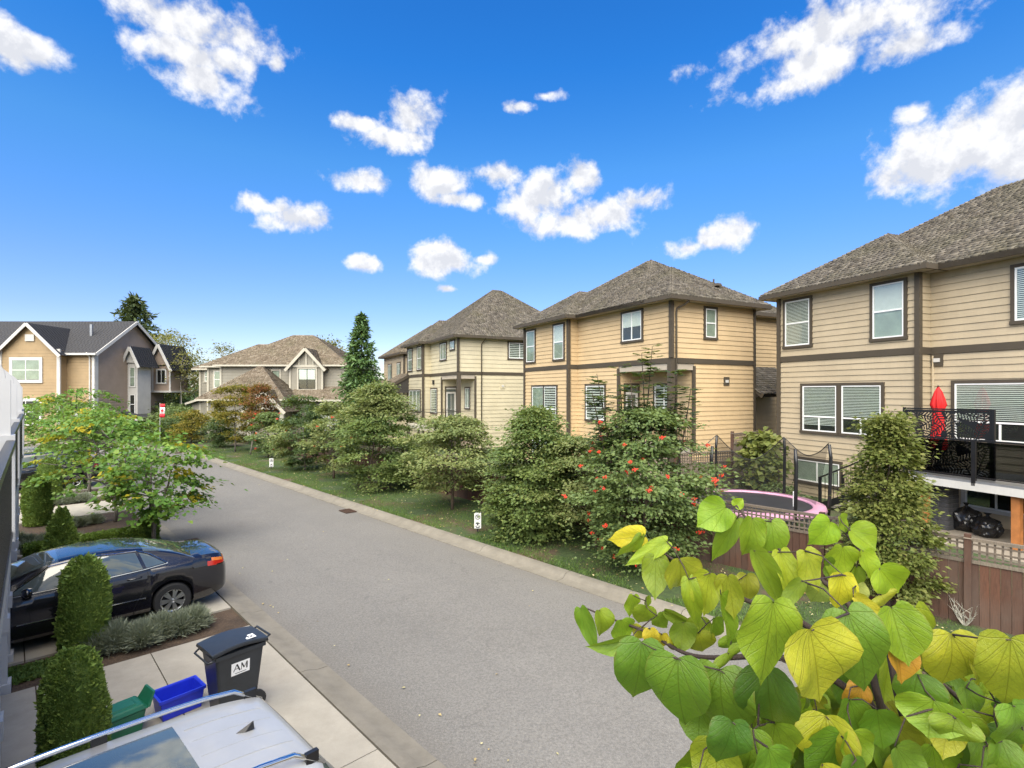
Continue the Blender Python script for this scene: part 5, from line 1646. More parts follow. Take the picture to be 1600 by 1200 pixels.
def make_car(name, loc, rz, label, spec, group=None):
    root = empty(name, loc, rz, label, 'car', group)
    S = spec
    L0, L1 = S['x0'], S['x1']
    zt = smooth_curve(*S['deck']); hw = smooth_curve(*S['half']); zr = smooth_curve(*S['roof']); wr = smooth_curve(*S['roofw'])
    belt = smooth_curve(*S['belt'])
    Rw, wz = S['arch'], S['wr']
    xs = np.unique(np.concatenate([np.linspace(L0, L1, 150), np.linspace(S['xw'][0]-Rw, S['xw'][0]+Rw, 24), np.linspace(S['xw'][1]-Rw, S['xw'][1]+Rw, 24)]))
    vs = []; fs = []
    K = 13
    for x in xs:
        zb = S['sill'] + (.10*max(0, (x-L1+.6)/.6)**2 + .12*max(0, (L0+.6-x)/.6)**2)
        for xw in S['xw']:
            d = abs(x-xw)
            if d < Rw: zb = max(zb, wz+math.sqrt(Rw*Rw-d*d))
        w = float(hw(x)); b = float(belt(x)); d = float(zt(x))
        sh = min(b, d+.0)
        pts = [(0, zb), (w*.90, zb), (w*.975, zb+(sh-zb)*.10), (w*1.0, zb+(sh-zb)*.32), (w*1.0, zb+(sh-zb)*.52), (w*.992, zb+(sh-zb)*.70), (w*.985, zb+(sh-zb)*.80),
               (w*.965, zb+(sh-zb)*.92), (w*.935, sh), (w*.84, sh+(d-sh)*.62+.012), (w*.6, d-.004), (w*.3, d+.008), (0, d+.012)]
        for y, z in pts: vs.append((x, y, z))
        for y, z in pts: vs.append((x, -y, z))
    n = len(xs)
    for i in range(n-1):
        for o in (0, K):
            for j in range(K-1):
                a = i*2*K+o+j; b_ = (i+1)*2*K+o+j
                fs.append((a, b_, b_+1, a+1) if o == 0 else (a, a+1, b_+1, b_))
    for i in (0, n-1):
        for o in (0, K):
            for j in range(K-1):
                pass
        fs.append(tuple(i*2*K+j for j in range(K))); fs.append(tuple(i*2*K+K+j for j in range(K)))
    tl = S['tail']
    def cls(c, nrm):
        for k, (x0, x1, y0, z0, z1, mat) in enumerate(tl):
            if x0 < c.x < x1 and abs(c.y) > y0 and z0 < c.z < z1 and (nrm.z < .75):
                return ('tail', k, 1 if c.y > 0 else -1)
        return 'body'
    parts = {'body': ('body', S['paint'], 0)}
    cuts = []
    for k, (x0, x1, y0, z0, z1, mat) in enumerate(tl):
        for s_ in (1, -1): parts[('tail', k, s_)] = ('tail_light', mat, 0)
        cuts += [((x1, 0, 0), (1, 0, 0)), ((0, 0, z0), (-.06, 0, 1)), ((0, 0, z1), (-.06, 0, 1)), ((0, y0, 0), (0, 1, 0)), ((0, -y0, 0), (0, 1, 0))]
    classify_split(vs, fs, cuts, cls, parts, root)
    # greenhouse
    gx0, gx1 = S['gx']
    vs = []; fs = []
    xs = np.linspace(gx0, gx1, 110); KG = 9
    def gsec(x):
        b = float(belt(x))-.015; t_ = max(float(zr(x)), b+.004); wb = float(hw(x))*.925; wt = min(float(wr(x)), wb)
        h = t_-b; k = min(1, h/.35)
        wt = wb+(wt-wb)*k
        return [(wb, b), (wb+(wt-wb)*.30, b+h*.33), (wb+(wt-wb)*.62, b+h*.64), (wb+(wt-wb)*.86, b+h*.83), (wt*.965, b+h*.925), (wt*.88, b+h*.972), (wt*.66, b+h*.990), (wt*.33, b+h*.999), (0, b+h)]
    for x in xs:
        s_ = gsec(x)
        for y, z in s_: vs.append((x, y, z))
        for y, z in s_: vs.append((x, -y, z))
    for i in range(len(xs)-1):
        for o in (0, KG):
            for j in range(KG-1):
                a = i*2*KG+o+j; b_ = (i+1)*2*KG+o+j
                fs.append((a, b_, b_+1, a+1) if o == 0 else (a, a+1, b_+1, b_))
    wins = S['windows']      # side window polygons (x, z), convex
    ws = S['shield']; bk = S['back']
    cuts = []
    for poly in wins:
        for i in range(len(poly)):
            (xa, za), (xb, zb) = poly[i], poly[(i+1) % len(poly)]
            cuts.append(((xa, 0, za), (-(zb-za), 0, xb-xa)))
    cuts += [((ws[0], 0, 0), (1, 0, 0)), ((ws[1], 0, 0), (1, 0, 0)), ((bk[0], 0, 0), (1, 0, 0)), ((bk[1], 0, 0), (1, 0, 0))]
    for k in (1, -1): cuts.append(((0, k*S['shield_w'], 0), (0, 1, 0)))
    sr = S.get('sunroof')
    if sr: cuts += [((sr[0], 0, 0), (1, 0, 0)), ((sr[1], 0, 0), (1, 0, 0))] + [((0, k*sr[2], 0), (0, 1, 0)) for k in (1, -1)]
    def inside(poly, x, z):
        sg = None
        for i in range(len(poly)):
            (xa, za), (xb, zb) = poly[i], poly[(i+1) % len(poly)]
            c_ = (xb-xa)*(z-za)-(zb-za)*(x-xa)
            if sg is None: sg = c_ > 0
            elif (c_ > 0) != sg: return False
        return True
    def cls2(c, nrm):
        if abs(nrm.y) > .62 or (abs(nrm.y) > .4 and c.z < 0):
            for k, poly in enumerate(wins):
                if inside(poly, c.x, c.z): return ('w', k, 1 if c.y > 0 else -1)
        if abs(c.y) < S['shield_w'] and c.z > float(belt(c.x))+.02:
            if ws[0] < c.x < ws[1]: return 'ws'
            if bk[0] < c.x < bk[1]: return 'bk'
            if sr and sr[0] < c.x < sr[1] and abs(c.y) < sr[2]: return 'sr'
        return 'roof'
    parts = {'roof': ('roof', S['paint'], 0), 'ws': ('windshield', 'car_glass', 0), 'bk': ('rear_window', 'car_glass', 0), 'sr': ('sunroof', 'car_glass', 0)}
    for k in range(len(wins)):
        for s_ in (1, -1): parts[('w', k, s_)] = ('side_window', 'car_glass', 0)
    classify_split(vs, fs, cuts, cls2, parts, root)
    def yat(x, z):
        s_ = gsec(x); ys = [p[0] for p in s_]; zs = [p[1] for p in s_]
        return float(np.interp(z, zs, ys))
    def ybody(x, z):
        w = float(hw(x)); b = float(belt(x)); zb = S['sill']
        t_ = (z-zb)/(b-zb)
        return w*float(np.interp(t_, [0, .1, .32, .52, .7, .8, .92, 1], [.90, .975, 1, 1, .992, .985, .965, .935]))
    # bright trim round the side glass
    for s_ in (1, -1):
        for poly in (S['trim'],):
            pts = []
            for i in range(len(poly)-1):
                (xa, za), (xb, zb) = poly[i], poly[i+1]
                for k in range(8):
                    x, z = xa+(xb-xa)*k/8, za+(zb-za)*k/8
                    pts.append((x, s_*(yat(x, z)+.004), z))
            x, z = poly[-1]; pts.append((x, s_*(yat(x, z)+.004), z))
            MB().tube(pts, .009, 5).build('window_trim', M[S['trim_mat']], root)
        for pts2 in S['seams']:
            pts = []
            for i in range(len(pts2)-1):
                (xa, za), (xb, zb) = pts2[i], pts2[i+1]
                for k in range(8):
                    x, z = xa+(xb-xa)*k/8, za+(zb-za)*k/8
                    pts.append((x, s_*(ybody(x, z)+.0005), z))
            MB().tube(pts, .004, 4).build('door_seam', M['car_under'], root)
        for x, z in S['handles']:
            y = ybody(x, z)
            MB().tube([(x+.11, s_*(y+.004), z), (x+.08, s_*(y+.035), z+.004), (x-.08, s_*(y+.035), z+.008), (x-.11, s_*(y+.004), z+.01)], .014, 6).build('door_handle', M[S['paint']], root, smooth=True)
        if S.get('strip'):
            (xa, xb, z) = S['strip']
            MB().tube([(xa+(xb-xa)*k/12, s_*(ybody(xa+(xb-xa)*k/12, z)+.006), z+.012*k/12) for k in range(13)], .010, 5).build('side_strip', M['chrome'], root)
        # mirror
        mx, mz = S['mirror']
        y = yat(mx, mz)
        mr = MB(); mr.lathe([(.02, -.075), (.075, -.06), (.09, 0), (.075, .055), (.02, .07)], 14, (0, 0, 0), .85, 1.35)
        mo = mr.build('mirror', M[S['paint']], root, smooth=True, loc=(mx, s_*(y+.14), mz+.04))
        MB().bar((mx, s_*(y-.02), mz-.0), (mx, s_*(y+.09), mz+.02), .05, .04).build('mirror_arm', M['car_under'], root)
    for xw in S['xw']:
        for s_ in (1, -1):
            wheel(root, xw, s_*(float(hw(xw))-.115), S['wr'], s_, S['rim'], S.get('spokes', 7))
    MB().bb(L0+.35, L1-.35, -.62, .62, .16, .62).build('underbody', M['car_under'], root)
    # number plate and bumper line
    MB().bb(L0-.012, L0+.03, -.26, .26, S['plate'], S['plate']+.13).build('number_plate', M['sign_white'], root)
    return root
sedan = dict(x0=-2.42, x1=2.40, sill=.20, arch=.365, wr=.325, xw=(-1.40, 1.385), paint='paint_black', rim='alloy', spokes=7, trim_mat='chrome',
    deck=([-2.42, -2.36, -2.2, -1.85, -1.3, 0, 1.0, 1.5, 2.0, 2.25, 2.40], [.80, 1.00, 1.075, 1.09, 1.02, 1.0, 1.0, .955, .86, .76, .55]),
    half=([-2.42, -2.34, -2.1, -1.5, -.5, .6, 1.5, 2.0, 2.25, 2.40], [.62, .74, .84, .895, .90, .90, .885, .83, .74, .55]),
    belt=([-2.42, -2.3, -1.9, -1.2, 0, .9, 1.4, 1.9, 2.4], [.78, .96, 1.015, 1.01, .965, .93, .90, .80, .50]),
    roof=([-1.80, -1.45, -1.0, -.5, 0, .45, .85, 1.32], [1.07, 1.225, 1.365, 1.435, 1.445, 1.40, 1.265, .97]),
    roofw=([-1.80, -1.1, 0, .6, 1.32], [.58, .60, .625, .62, .68]),
    gx=(-1.80, 1.32), shield=(.30, 1.24), back=(-1.74, -.95), shield_w=.60,
    windows=[[(-.10, 1.0), (.98, .99), (.42, 1.325), (-.06, 1.375)], [(-.92, 1.04), (-.18, 1.005), (-.15, 1.375), (-.82, 1.335)], [(-1.28, 1.075), (-.98, 1.045), (-.88, 1.32), (-1.02, 1.26)]],
    trim=[(-1.33, 1.06), (-.94, 1.022), (-.14, .985), (1.02, .97), (.44, 1.345), (-.10, 1.40), (-.84, 1.355), (-1.04, 1.275), (-1.33, 1.06)],
    seams=[[(-.14, .97), (-.14, .55), (-.12, .28)], [(-.98, 1.0), (-1.02, .80), (-.82, .45), (-.75, .30)], [(1.0, .92), (1.02, .6), (.98, .30)]],
    handles=[(-.78, .90), (.12, .875)], strip=(-.95, .85, .50), mirror=(.72, 1.0), plate=.78,
    tail=[(-2.5, -2.02, .50, .845, .925, 'lamp_red'), (-2.5, -2.10, .50, .925, .985, 'lamp_amber')])
suv = dict(x0=-2.32, x1=2.38, sill=.26, arch=.40, wr=.36, xw=(-1.35, 1.42), paint='paint_silver', rim='alloy', spokes=5, trim_mat='black_metal',
    deck=([-2.32, -2.24, -2.1, -1.5, 0, 1.05, 1.6, 2.1, 2.3, 2.38], [.80, 1.02, 1.08, 1.10, 1.09, 1.10, 1.05, .97, .85, .65]),
    half=([-2.32, -2.22, -1.9, -1.0, .6, 1.5, 2.0, 2.25, 2.38], [.70, .82, .91, .935, .94, .925, .88, .80, .62]),
    belt=([-2.32, -2.2, -1.8, -.5, .9, 1.5, 2.0, 2.38], [.90, 1.05, 1.10, 1.08, 1.04, .99, .90, .60]),
    roof=([-2.22, -2.02, -1.85, -1.3, -.4, .3, .75, 1.45], [1.08, 1.42, 1.60, 1.685, 1.71, 1.68, 1.54, 1.07]),
    roofw=([-2.22, -1.6, 0, .6, 1.45], [.64, .66, .69, .68, .72]),
    gx=(-2.22, 1.45), shield=(.55, 1.36), back=(-2.16, -1.90), shield_w=.66, sunroof=(-1.15, .30, .46),
    windows=[[(.0, 1.13), (1.05, 1.10), (.58, 1.50), (.02, 1.58)], [(-.98, 1.14), (-.08, 1.13), (-.06, 1.585), (-.92, 1.57)], [(-1.78, 1.17), (-1.06, 1.145), (-.99, 1.56), (-1.58, 1.50)]],
    trim=[(-1.82, 1.15), (-.5, 1.115), (1.08, 1.085)],
    seams=[[(-.04, 1.05), (-.04, .3)], [(-1.02, 1.05), (-1.0, .8), (-.85, .4)], [(1.05, 1.0), (1.05, .35)]],
    handles=[(-.75, 1.0), (.2, .98)], mirror=(.82, 1.12), plate=.72,
    tail=[(-2.4, -2.0, .55, .90, 1.06, 'lamp_red')])
def at_street(s, n): 
    q = P(s, n, .066); return q
# black sedan, nose towards the houses
make_car('black_sedan', at_street(13.02, .95), RZ_CAR, 'glossy black sedan parked nose in on the concrete drive', sedan)
# silver SUV nearest the camera
car2 = make_car('silver_suv', at_street(4.55, -.15), RZ_CAR + R(3), 'silver grey SUV with roof rails at the bottom edge', suv)
zr_ = smooth_curve(*suv['roof'])
for s_ in (1, -1):
    pts = [(-1.75+3.0*k/10-.0, s_*(.60+.01*math.sin(k)), max(1.0, float(zr_(-1.75+2.25*k/10)))+ (.055 if 0 < k < 10 else -.01)) for k in range(11)]
    pts = [(-1.92+2.42*k/10, s_*.615, float(zr_(-1.92+2.42*k/10))+(.05 if 0 < k < 10 else -.03)) for k in range(11)]
    MB().tube(pts, .021, 7).build('roof_rail', M['chrome'], car2, smooth=True)
    for k in (0, 5, 10):
        x = -1.82+2.25*k/10
        MB().bar((x, s_*.615, float(zr_(x))-.04), (x, s_*.615, float(zr_(x))+.045), .10, .04).build('rail_foot', M['black_metal'], car2)
fin = MB().add([(-1.62, .0, 1.655), (-1.40, .0, 1.685), (-1.62, .0, 1.755), (-1.50, -.035, 1.67), (-1.50, .035, 1.67), (-1.60, .0, 1.75), (-1.62, -.03, 1.66), (-1.62, .03, 1.66)],
    [(1, 3, 5), (1, 5, 4), (3, 6, 2), (3, 2, 5), (4, 5, 2), (4, 2, 7), (6, 7, 2)])
fin.v = [(-1.62+(x+1.62)*.62, y*.7, 1.655+(z-1.655)*.62) for x, y, z in fin.v]
fin.build('fin_antenna', M['black_metal'], car2)
for y in (-.32, -.12, .12, .32):
    MB().tube([(-1.80+.6*k/6, y, float(zr_(-1.80+.6*k/6))-.002) for k in range(7)], .006, 4).build('roof_rib', M['paint_silver'], car2)
# black SUV two drives further on
suv2 = dict(suv); suv2.update(paint='paint_black_suv', rim='alloy', spokes=5); suv2.pop('sunroof')
make_car('black_suv', at_street(32.2, .85), RZ_CAR, 'black SUV parked farther up behind the redbud leaves', suv2)
# pale car glimpsed beyond it
sed2 = dict(sedan); sed2.update(paint='paint_silver')
make_car('silver_sedan', at_street(38.2, .7), RZ_CAR, 'far silver car in the drive beyond the black SUV', sed2)

# ------------------------------------------------------------------ bins
def cart(loc, rz, label):
    root = empty('garbage_cart', loc, rz, label, 'garbage cart')
    def lo(w0, d0, w1, d1, z0, z1, nm, m_, cx=0):
        return MB().add([(-d0/2+cx, -w0/2, z0), (d0/2+cx, -w0/2, z0), (d0/2+cx, w0/2, z0), (-d0/2+cx, w0/2, z0), (-d1/2+cx, -w1/2, z1), (d1/2+cx, -w1/2, z1), (d1/2+cx, w1/2, z1), (-d1/2+cx, w1/2, z1)],
            [(3, 2, 1, 0), (4, 5, 6, 7), (0, 1, 5, 4), (1, 2, 6, 5), (2, 3, 7, 6), (3, 0, 4, 7)])
    o = lo(.42, .50, .56, .68, .03, .93, '', None).build('bin_body', M['bin_dark'], root)
    b = o.modifiers.new('b', 'BEVEL'); b.width = .035; b.segments = 3
    MB().bb(-.355, .355, -.30, .30, .90, .955).build('bin_rim', M['bin_dark'], root)
    ld = MB(); n = 9; vs = []; fs = []
    for i in range(n+1):
        x = -.40+.79*i/n
        z = 1.0+.055*math.sin(math.pi*min(1, max(0, (i+.6)/(n+1))))
        for y, dz in ((-.315, -.045), (-.29, 0), (-.10, .012), (.10, .012), (.29, 0), (.315, -.045)): vs.append((x, y, z+dz))
    for i in range(n):
        for j in range(5): fs.append((i*6+j, (i+1)*6+j, (i+1)*6+j+1, i*6+j+1))
    fs.append(tuple(range(6))); fs.append(tuple(n*6+j for j in range(5, -1, -1)))
    ld.add(vs, fs); lid = ld.build('lid', M['bin_dark'], root, smooth=True, sharp=35, fixn=True)
    md = lid.modifiers.new('t', 'SOLIDIFY'); md.thickness = .02
    MB().tube([(.36, -.22, .96), (.45, -.22, 1.0), (.45, .22, 1.0), (.36, .22, .96)], .017, 7).build('handle', M['bin_dark'], root, smooth=True)
    MB().tube([(-.36, -.29, .93), (-.44, -.25, .90), (-.44, .25, .90), (-.36, .29, .93)], .014, 6).build('front_grip', M['bin_dark'], root, smooth=True)
    for y in (-.25, .25):
        wv = MB(); k = 18
        vs = [(.24+.13*math.cos(2*math.pi*i/k), y+o_, .13+.13*math.sin(2*math.pi*i/k)) for o_ in (-.03, .03) for i in range(k)]
        wv.add(vs, [tuple(range(k)), tuple(range(2*k-1, k-1, -1))]+[(i, (i+1) % k, k+(i+1) % k, k+i) for i in range(k)])
        wv.build('wheel', M['rubber'], root, fixn=True)
    # lid sticker
    MB().bb(.10, .24, -.24, -.10, 1.052, 1.056).build('lid_sticker', M['sign_white'], root)
    MB().bb(.135, .155, -.21, -.13, 1.0565, 1.0575).build('sticker_mark', M['sign_black'], root)
    MB().bb(.17, .205, -.21, -.16, 1.0565, 1.0575).build('sticker_mark', M['sign_black'], root)
    return root
qb = P(8.05, 2.28, .066)
CRZ = math.atan2(EN.y, EN.x)+R(6)
ct = cart(qb, CRZ, 'black wheeled garbage cart with white lettered sticker near the curb')
# sticker with its letters on the side that faces the street front of the picture
ct.scale = (.93, .93, .95)
stk = empty('sticker', (0, 0, 0)); stk.parent = ct
def side_pt(u, w, o=0.0):
    # side face y<0 of the tapered body
    z = w; t_ = (z-.03)/.90
    y = -(.21+(.28-.21)*t_)-o
    return (u, y, z)
def side_quad(pts, o, nm, m_):
    MB().add([side_pt(u, w, o) for u, w in pts], [tuple(range(len(pts)))]).build(nm, m_, stk)
side_quad([(-.13, .605), (.13, .605), (.13, .785), (-.13, .785)], .004, 'sticker_plate', M['sign_white'])
def stroke(a, b, wd, o=.007):
    (x0, z0), (x1, z1) = a, b
    dx, dz = x1-x0, z1-z0; L = math.hypot(dx, dz); nx_, nz_ = -dz/L*wd/2, dx/L*wd/2
    side_quad([(x0+nx_, z0+nz_), (x0-nx_, z0-nz_), (x1-nx_, z1-nz_), (x1+nx_, z1+nz_)], o, 'letter_stroke', M['sign_black'])
for a, b, wd in (((-.10, .66), (-.055, .76), .010), ((-.055, .76), (-.01, .66), .020), ((-.083, .695), (-.03, .695), .008),
                 ((.012, .66), (.012, .76), .009), ((.012, .76), (.05, .68), .018), ((.05, .68), (.088, .76), .008), ((.088, .76), (.088, .66), .020), ((-.08, .63), (.08, .63), .008)):
    stroke(a, b, wd)
# blue recycling box
rb = empty('recycling_box', P(8.55, 1.72, .066), CRZ, 'open blue recycling box beside the garbage cart', 'recycling box')
def tub(root, w, d, h, t_, m_, fl=1.15):
    a = [(-d/2, -w/2), (d/2, -w/2), (d/2, w/2), (-d/2, w/2)]
    vs = [(x, y, 0) for x, y in a]+[(x*fl, y*fl, h) for x, y in a]+[(x*fl*.93, y*fl*.91, h) for x, y in a]+[(x*.9, y*.88, .03) for x, y in a]
    fs = [(3, 2, 1, 0)]
    for i in range(4):
        j = (i+1) % 4
        fs += [(i, j, 4+j, 4+i), (4+i, 4+j, 8+j, 8+i), (8+i, 8+j, 12+j, 12+i)]
    fs.append((12, 13, 14, 15))
    o = MB().add(vs, fs).build('tub', m_, root, fixn=True); b = o.modifiers.new('b', 'BEVEL'); b.width = .008; b.segments = 2
    for s_ in (-1, 1):
        MB().bb(s_*d/2*fl-.012+.006*s_, s_*d/2*fl+.012+.006*s_, -w*fl/2-.012, w*fl/2+.012, h-.035, h+.006).build('rim', m_, root)
        MB().bb(-d*fl/2-.006, d*fl/2+.006, s_*w*fl/2-.012+.006*s_, s_*w*fl/2+.012+.006*s_, h-.034, h+.005).build('rim', m_, root)
tub(rb, .33, .47, .29, .01, M['bin_blue'])
# green food scraps bin
gb = empty('organics_bin', P(8.35, 1.02, .066), CRZ+R(4), 'small green organics bin with upright handle and red latch', 'organics bin')
o = MB().add([(-.26, -.15, 0), (.22, -.15, 0), (.22, .15, 0), (-.26, .15, 0), (-.31, -.19, .42), (.27, -.19, .42), (.27, .19, .42), (-.31, .19, .42)],
    [(3, 2, 1, 0), (4, 5, 6, 7), (0, 1, 5, 4), (1, 2, 6, 5), (2, 3, 7, 6), (3, 0, 4, 7)]).build('bin_body', M['bin_green'], gb)
b = o.modifiers.new('b', 'BEVEL'); b.width = .03; b.segments = 3
o = MB().box((-.02, 0, .46), (.64, .42, .09), taper=.82).build('lid', M['bin_green'], gb)
b = o.modifiers.new('b', 'BEVEL'); b.width = .025; b.segments = 3
o = MB().box((-.02, 0, .512), (.40, .24, .02), taper=.9).build('lid_panel', M['bin_green'], gb)
mb = MB().add([(.27, -.19, .42), (.31, -.19, .42), (.31, .19, .42), (.27, .19, .42), (.36, -.15, .62), (.385, -.15, .62), (.385, .15, .62), (.36, .15, .62)], [(3, 2, 1, 0), (4, 5, 6, 7), (0, 1, 5, 4), (1, 2, 6, 5), (2, 3, 7, 6), (3, 0, 4, 7)])
mb.build('handle', M['bin_green'], gb)
MB().box((-.35, 0, .40), (.05, .12, .12)).build('latch', M['red_plastic'], gb)
gb.scale = (.95, .92, .80)

# ------------------------------------------------------------------ trees and shrubs
def prof_r(shape, h):
    if shape == 'ovoid': return math.sin(math.pi*min(1, .10+.86*h))**.65
    if shape == 'tier': return (1-h)**.45*(.55+.45*min(1, h/.18)) if h < 1 else 0
    if shape == 'round': return min(1, .72+h*1.1)*max(0.02, 1-h**2.6)**.6
    if shape == 'cone': return max(.02, (1-h))**.92*(.75+.25*min(1, h/.08))
    if shape == 'column': return max(.05, 1-h)**.55*(.80+.20*min(1, h/.2))
    if shape == 'vase': return .35+.65*math.sin(math.pi*min(1, .15+.75*h))
def crown_points(rg, rx, ry, z0, z1, shape, nclump, per, cr, flat, droop, fill=.35):
    cs = []; pts = []; axs = []; nrs = []
    for k in range(nclump):
        h = rg.random()**.9
        a = rg.random()*2*math.pi
        f = (fill+(1-fill)*rg.random()**.5)
        rr = prof_r(shape, h)*f*(.72+.50*rg.random())
        c = np.array([rx*rr*math.cos(a), ry*rr*math.sin(a), z0+(z1-z0)*h])
        cs.append(c)
        n = int(per*(.6+.8*rg.random()))
        r_ = cr*(.65+.7*rg.random())
        d = rg.normal(0, .55, (n, 3))*np.array([r_, r_, r_*flat])
        # clumps tilt down away from the stem
        out = np.array([math.cos(a), math.sin(a), 0])
        d[:, 2] -= droop*(d@out)
        pts.append(c+d)
        ax = d*np.array([1, 1, .4])+out*r_*.7+rg.normal(0, .35*r_, (n, 3)); ax[:, 2] -= .25*r_
        axs.append(ax)
        nn = rg.normal(0, .42, (n, 3)); nn[:, 2] += 1.0; nn += out*.35
        nrs.append(nn)
    return cs, np.concatenate(pts), np.concatenate(axs), np.concatenate(nrs)
def make_tree(name, label, base, height, rx, z0, shape, mat, nclump=60, per=90, leaf=.11, cr=.5, flat=.35, droop=.15, trunk_r=.06, bark_='bark', group=None, seed=1,
              ry=None, off=(0, 0), tmpl='leaf', stems=1, extra=None, cat='tree', limbs=26, berries=0, fill=.35):
    rg = np.random.default_rng(seed)
    root = empty(name, base, 0, label, cat, group)
    ry = ry or rx
    tv, tf = {'leaf': (LEAF_V, LEAF_F), 'heart': (HEART_V, HEART_F), 'needle': (NEEDLE_V, NEEDLE_F)}[tmpl]
    cs, P_, A_, N_ = crown_points(rg, rx, ry, z0, height, shape, nclump, per, cr, flat, droop, fill)
    o3 = np.array([off[0], off[1], 0])
    P_ = P_+o3; cs = [c+o3 for c in cs]
    P_[:, 2] = np.maximum(P_[:, 2], .03)
    S_ = leaf*(.65+.7*rg.random(len(P_)))
    m = np.ones(len(P_), bool)
    if extra:
        emat, frac, fn = extra
        sel = fn(P_, rg)
        o = link('crown', scatter_mesh('crown', P_[sel], A_[sel], N_[sel], S_[sel], tv, tf, M[emat]), root)
        tag(o, 'turning and paler leaves of the crown', kind='stuff')
        m = ~sel
    tag(link('crown', scatter_mesh('crown', P_[m], A_[m], N_[m], S_[m], tv, tf, M[mat]), root), kind='stuff')
    # trunk and limbs in one skin
    tr = MB()
    top = np.array([off[0]*.7, off[1]*.7, z0+(height-z0)*.72])
    for k in range(stems):
        a = 2*math.pi*k/max(1, stems)+.4
        sp = .0 if stems == 1 else .32*rx
        tip = top+np.array([sp*math.cos(a), sp*math.sin(a), rg.normal(0, .1)])
        pts = []; fk = .22 if stems > 1 else 0
        for i in range(8):
            t_ = i/7
            lean_ = max(0, (t_-fk)/(1-fk))**1.0
            base_t = np.array([0, 0, 0.0])
            q = base_t*(1-lean_)+np.array([tip[0], tip[1], 0])*lean_
            q[2] = tip[2]*t_
            q[:2] += rg.normal(0, .018*height*.3, 2)*(0 if i == 0 else 1)
            pts.append(q)
        tr.tube(pts, [trunk_r*(1-.75*i/7)/(1 if stems == 1 else 1.25) for i in range(8)], 7)
    for c in cs[:limbs]:
        zs = max(.25*z0+.1, min(top[2], c[2]-.25*math.hypot(c[0]-o3[0], c[1]-o3[1])))
        t_ = zs/max(.01, top[2])
        st_ = np.array([top[0]*t_, top[1]*t_, zs])
        mid = (st_+c)/2+np.array([0, 0, .08*height*.3])
        tr.tube([st_, mid, c], [trunk_r*.42*(1-.5*t_), trunk_r*.25, trunk_r*.08], 5, cap=False)
    tr.build('trunk', M[bark_], root, smooth=True)
    if berries:
        bmsh = bmesh.new()
        for k in range(16):
            q = rg.normal(0, .5, 3)*np.array([.075, .075, .045])
            r = bmesh.ops.create_icosphere(bmsh, subdivisions=1, radius=.017)
            bmesh.ops.translate(bmsh, verts=r['verts'], vec=Vector(q))
        me = bpy.data.meshes.new('berry_cluster'); bmsh.to_mesh(me); bmsh.free(); me.materials.append(M['berry'])
        idx = rg.permutation(len(cs))
        n = 0
        for i in idx:
            c = cs[i]
            # outer clumps only
            d = np.array([c[0]-o3[0], c[1]-o3[1]])
            if np.linalg.norm(d) < .35*rx or d[1] > .3*rx: continue
            u = d/np.linalg.norm(d)
            q = c+np.array([u[0]*cr*.95, u[1]*cr*.95, .04])
            tag(link('berry_cluster', me, root, q, (0, 0, rg.random()*6), [leaf/.11*(.8+.4*rg.random())]*3), kind='stuff')
            n += 1
            if n >= berries: break
    return root
VG = 'small trees along the verge'
def gp(X, Y, z=.14): return (X, Y, z)
make_tree('verge_tree', 'yellowing bushy tree farthest along the verge', gp(-27.0, 44.5), 2.75, 1.5, .3, 'ovoid', 'leaf_yellowing', 40, 118, 0.146, 0.484, group=VG, seed=1)
make_tree('verge_tree', 'small dark green tree left of the yellow tree', gp(-22.8, 41.3), 2.45, 1.05, .35, 'round', 'leaf_dark', 45, 133, 0.135, 0.370, group=VG, seed=2)
make_tree('verge_tree', 'golden yellow autumn tree at the far end of the verge', gp(-20.07, 38.3), 4.75, 1.55, .7, 'vase', 'leaf_yellowing', 70, 133, 0.135, 0.440, group=VG, seed=3, bark_='bark_grey')
make_tree('verge_tree', 'orange red turning tree right of the golden tree', gp(-18.02, 36.4), 4.85, 1.05, 1.9, 'ovoid', 'leaf_red', 50, 103, 0.124, 0.370, group=VG, seed=4, off=(.75, 0), bark_='bark_grey')
make_tree('verge_tree', 'low rowan bush with scattered red berries under the red tree', gp(-15.99, 34.7), 3.0, 1.05, .5, 'ovoid', 'leaf_rowan', 45, 103, 0.135, 0.352, group=VG, seed=5, berries=14)
make_tree('verge_tree', 'mixed yellow green verge tree left of the tall conifer', gp(-11.41, 29.2), 4.1, 1.35, .4, 'ovoid', 'leaf_dark', 70, 133, 0.135, 0.440, flat=.26, group=VG, seed=6, off=(-.2, 0), bark_='bark_grey',
          extra=('leaf_ironwood_pale', .4, lambda p, r: (p[:, 0] < -.55) & (p[:, 2] < 2.6)))
make_tree('verge_tree', 'slender rowan with a few red berries left of the large dark tree', gp(-8.9, 26.4), 3.85, 1.25, .4, 'ovoid', 'leaf_ironwood_pale', 60, 118, 0.113, 0.370, group=VG, seed=7, berries=9)
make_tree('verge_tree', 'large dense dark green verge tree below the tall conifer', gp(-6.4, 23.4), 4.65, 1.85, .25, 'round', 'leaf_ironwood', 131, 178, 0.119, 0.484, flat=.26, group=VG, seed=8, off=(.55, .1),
          extra=('leaf_ironwood_pale', .4, lambda p, r: p[:, 2] > 3.3))  # upper part of the crown in paler leaves
make_tree('verge_tree', 'spreading grey green verge tree in front of cream house', gp(-2.18, 19.35), 3.45, 1.6, .8, 'ovoid', 'leaf_ironwood_pale', 95, 162, 0.107, 0.422, flat=.26, group=VG, seed=9, off=(-.05, 0))
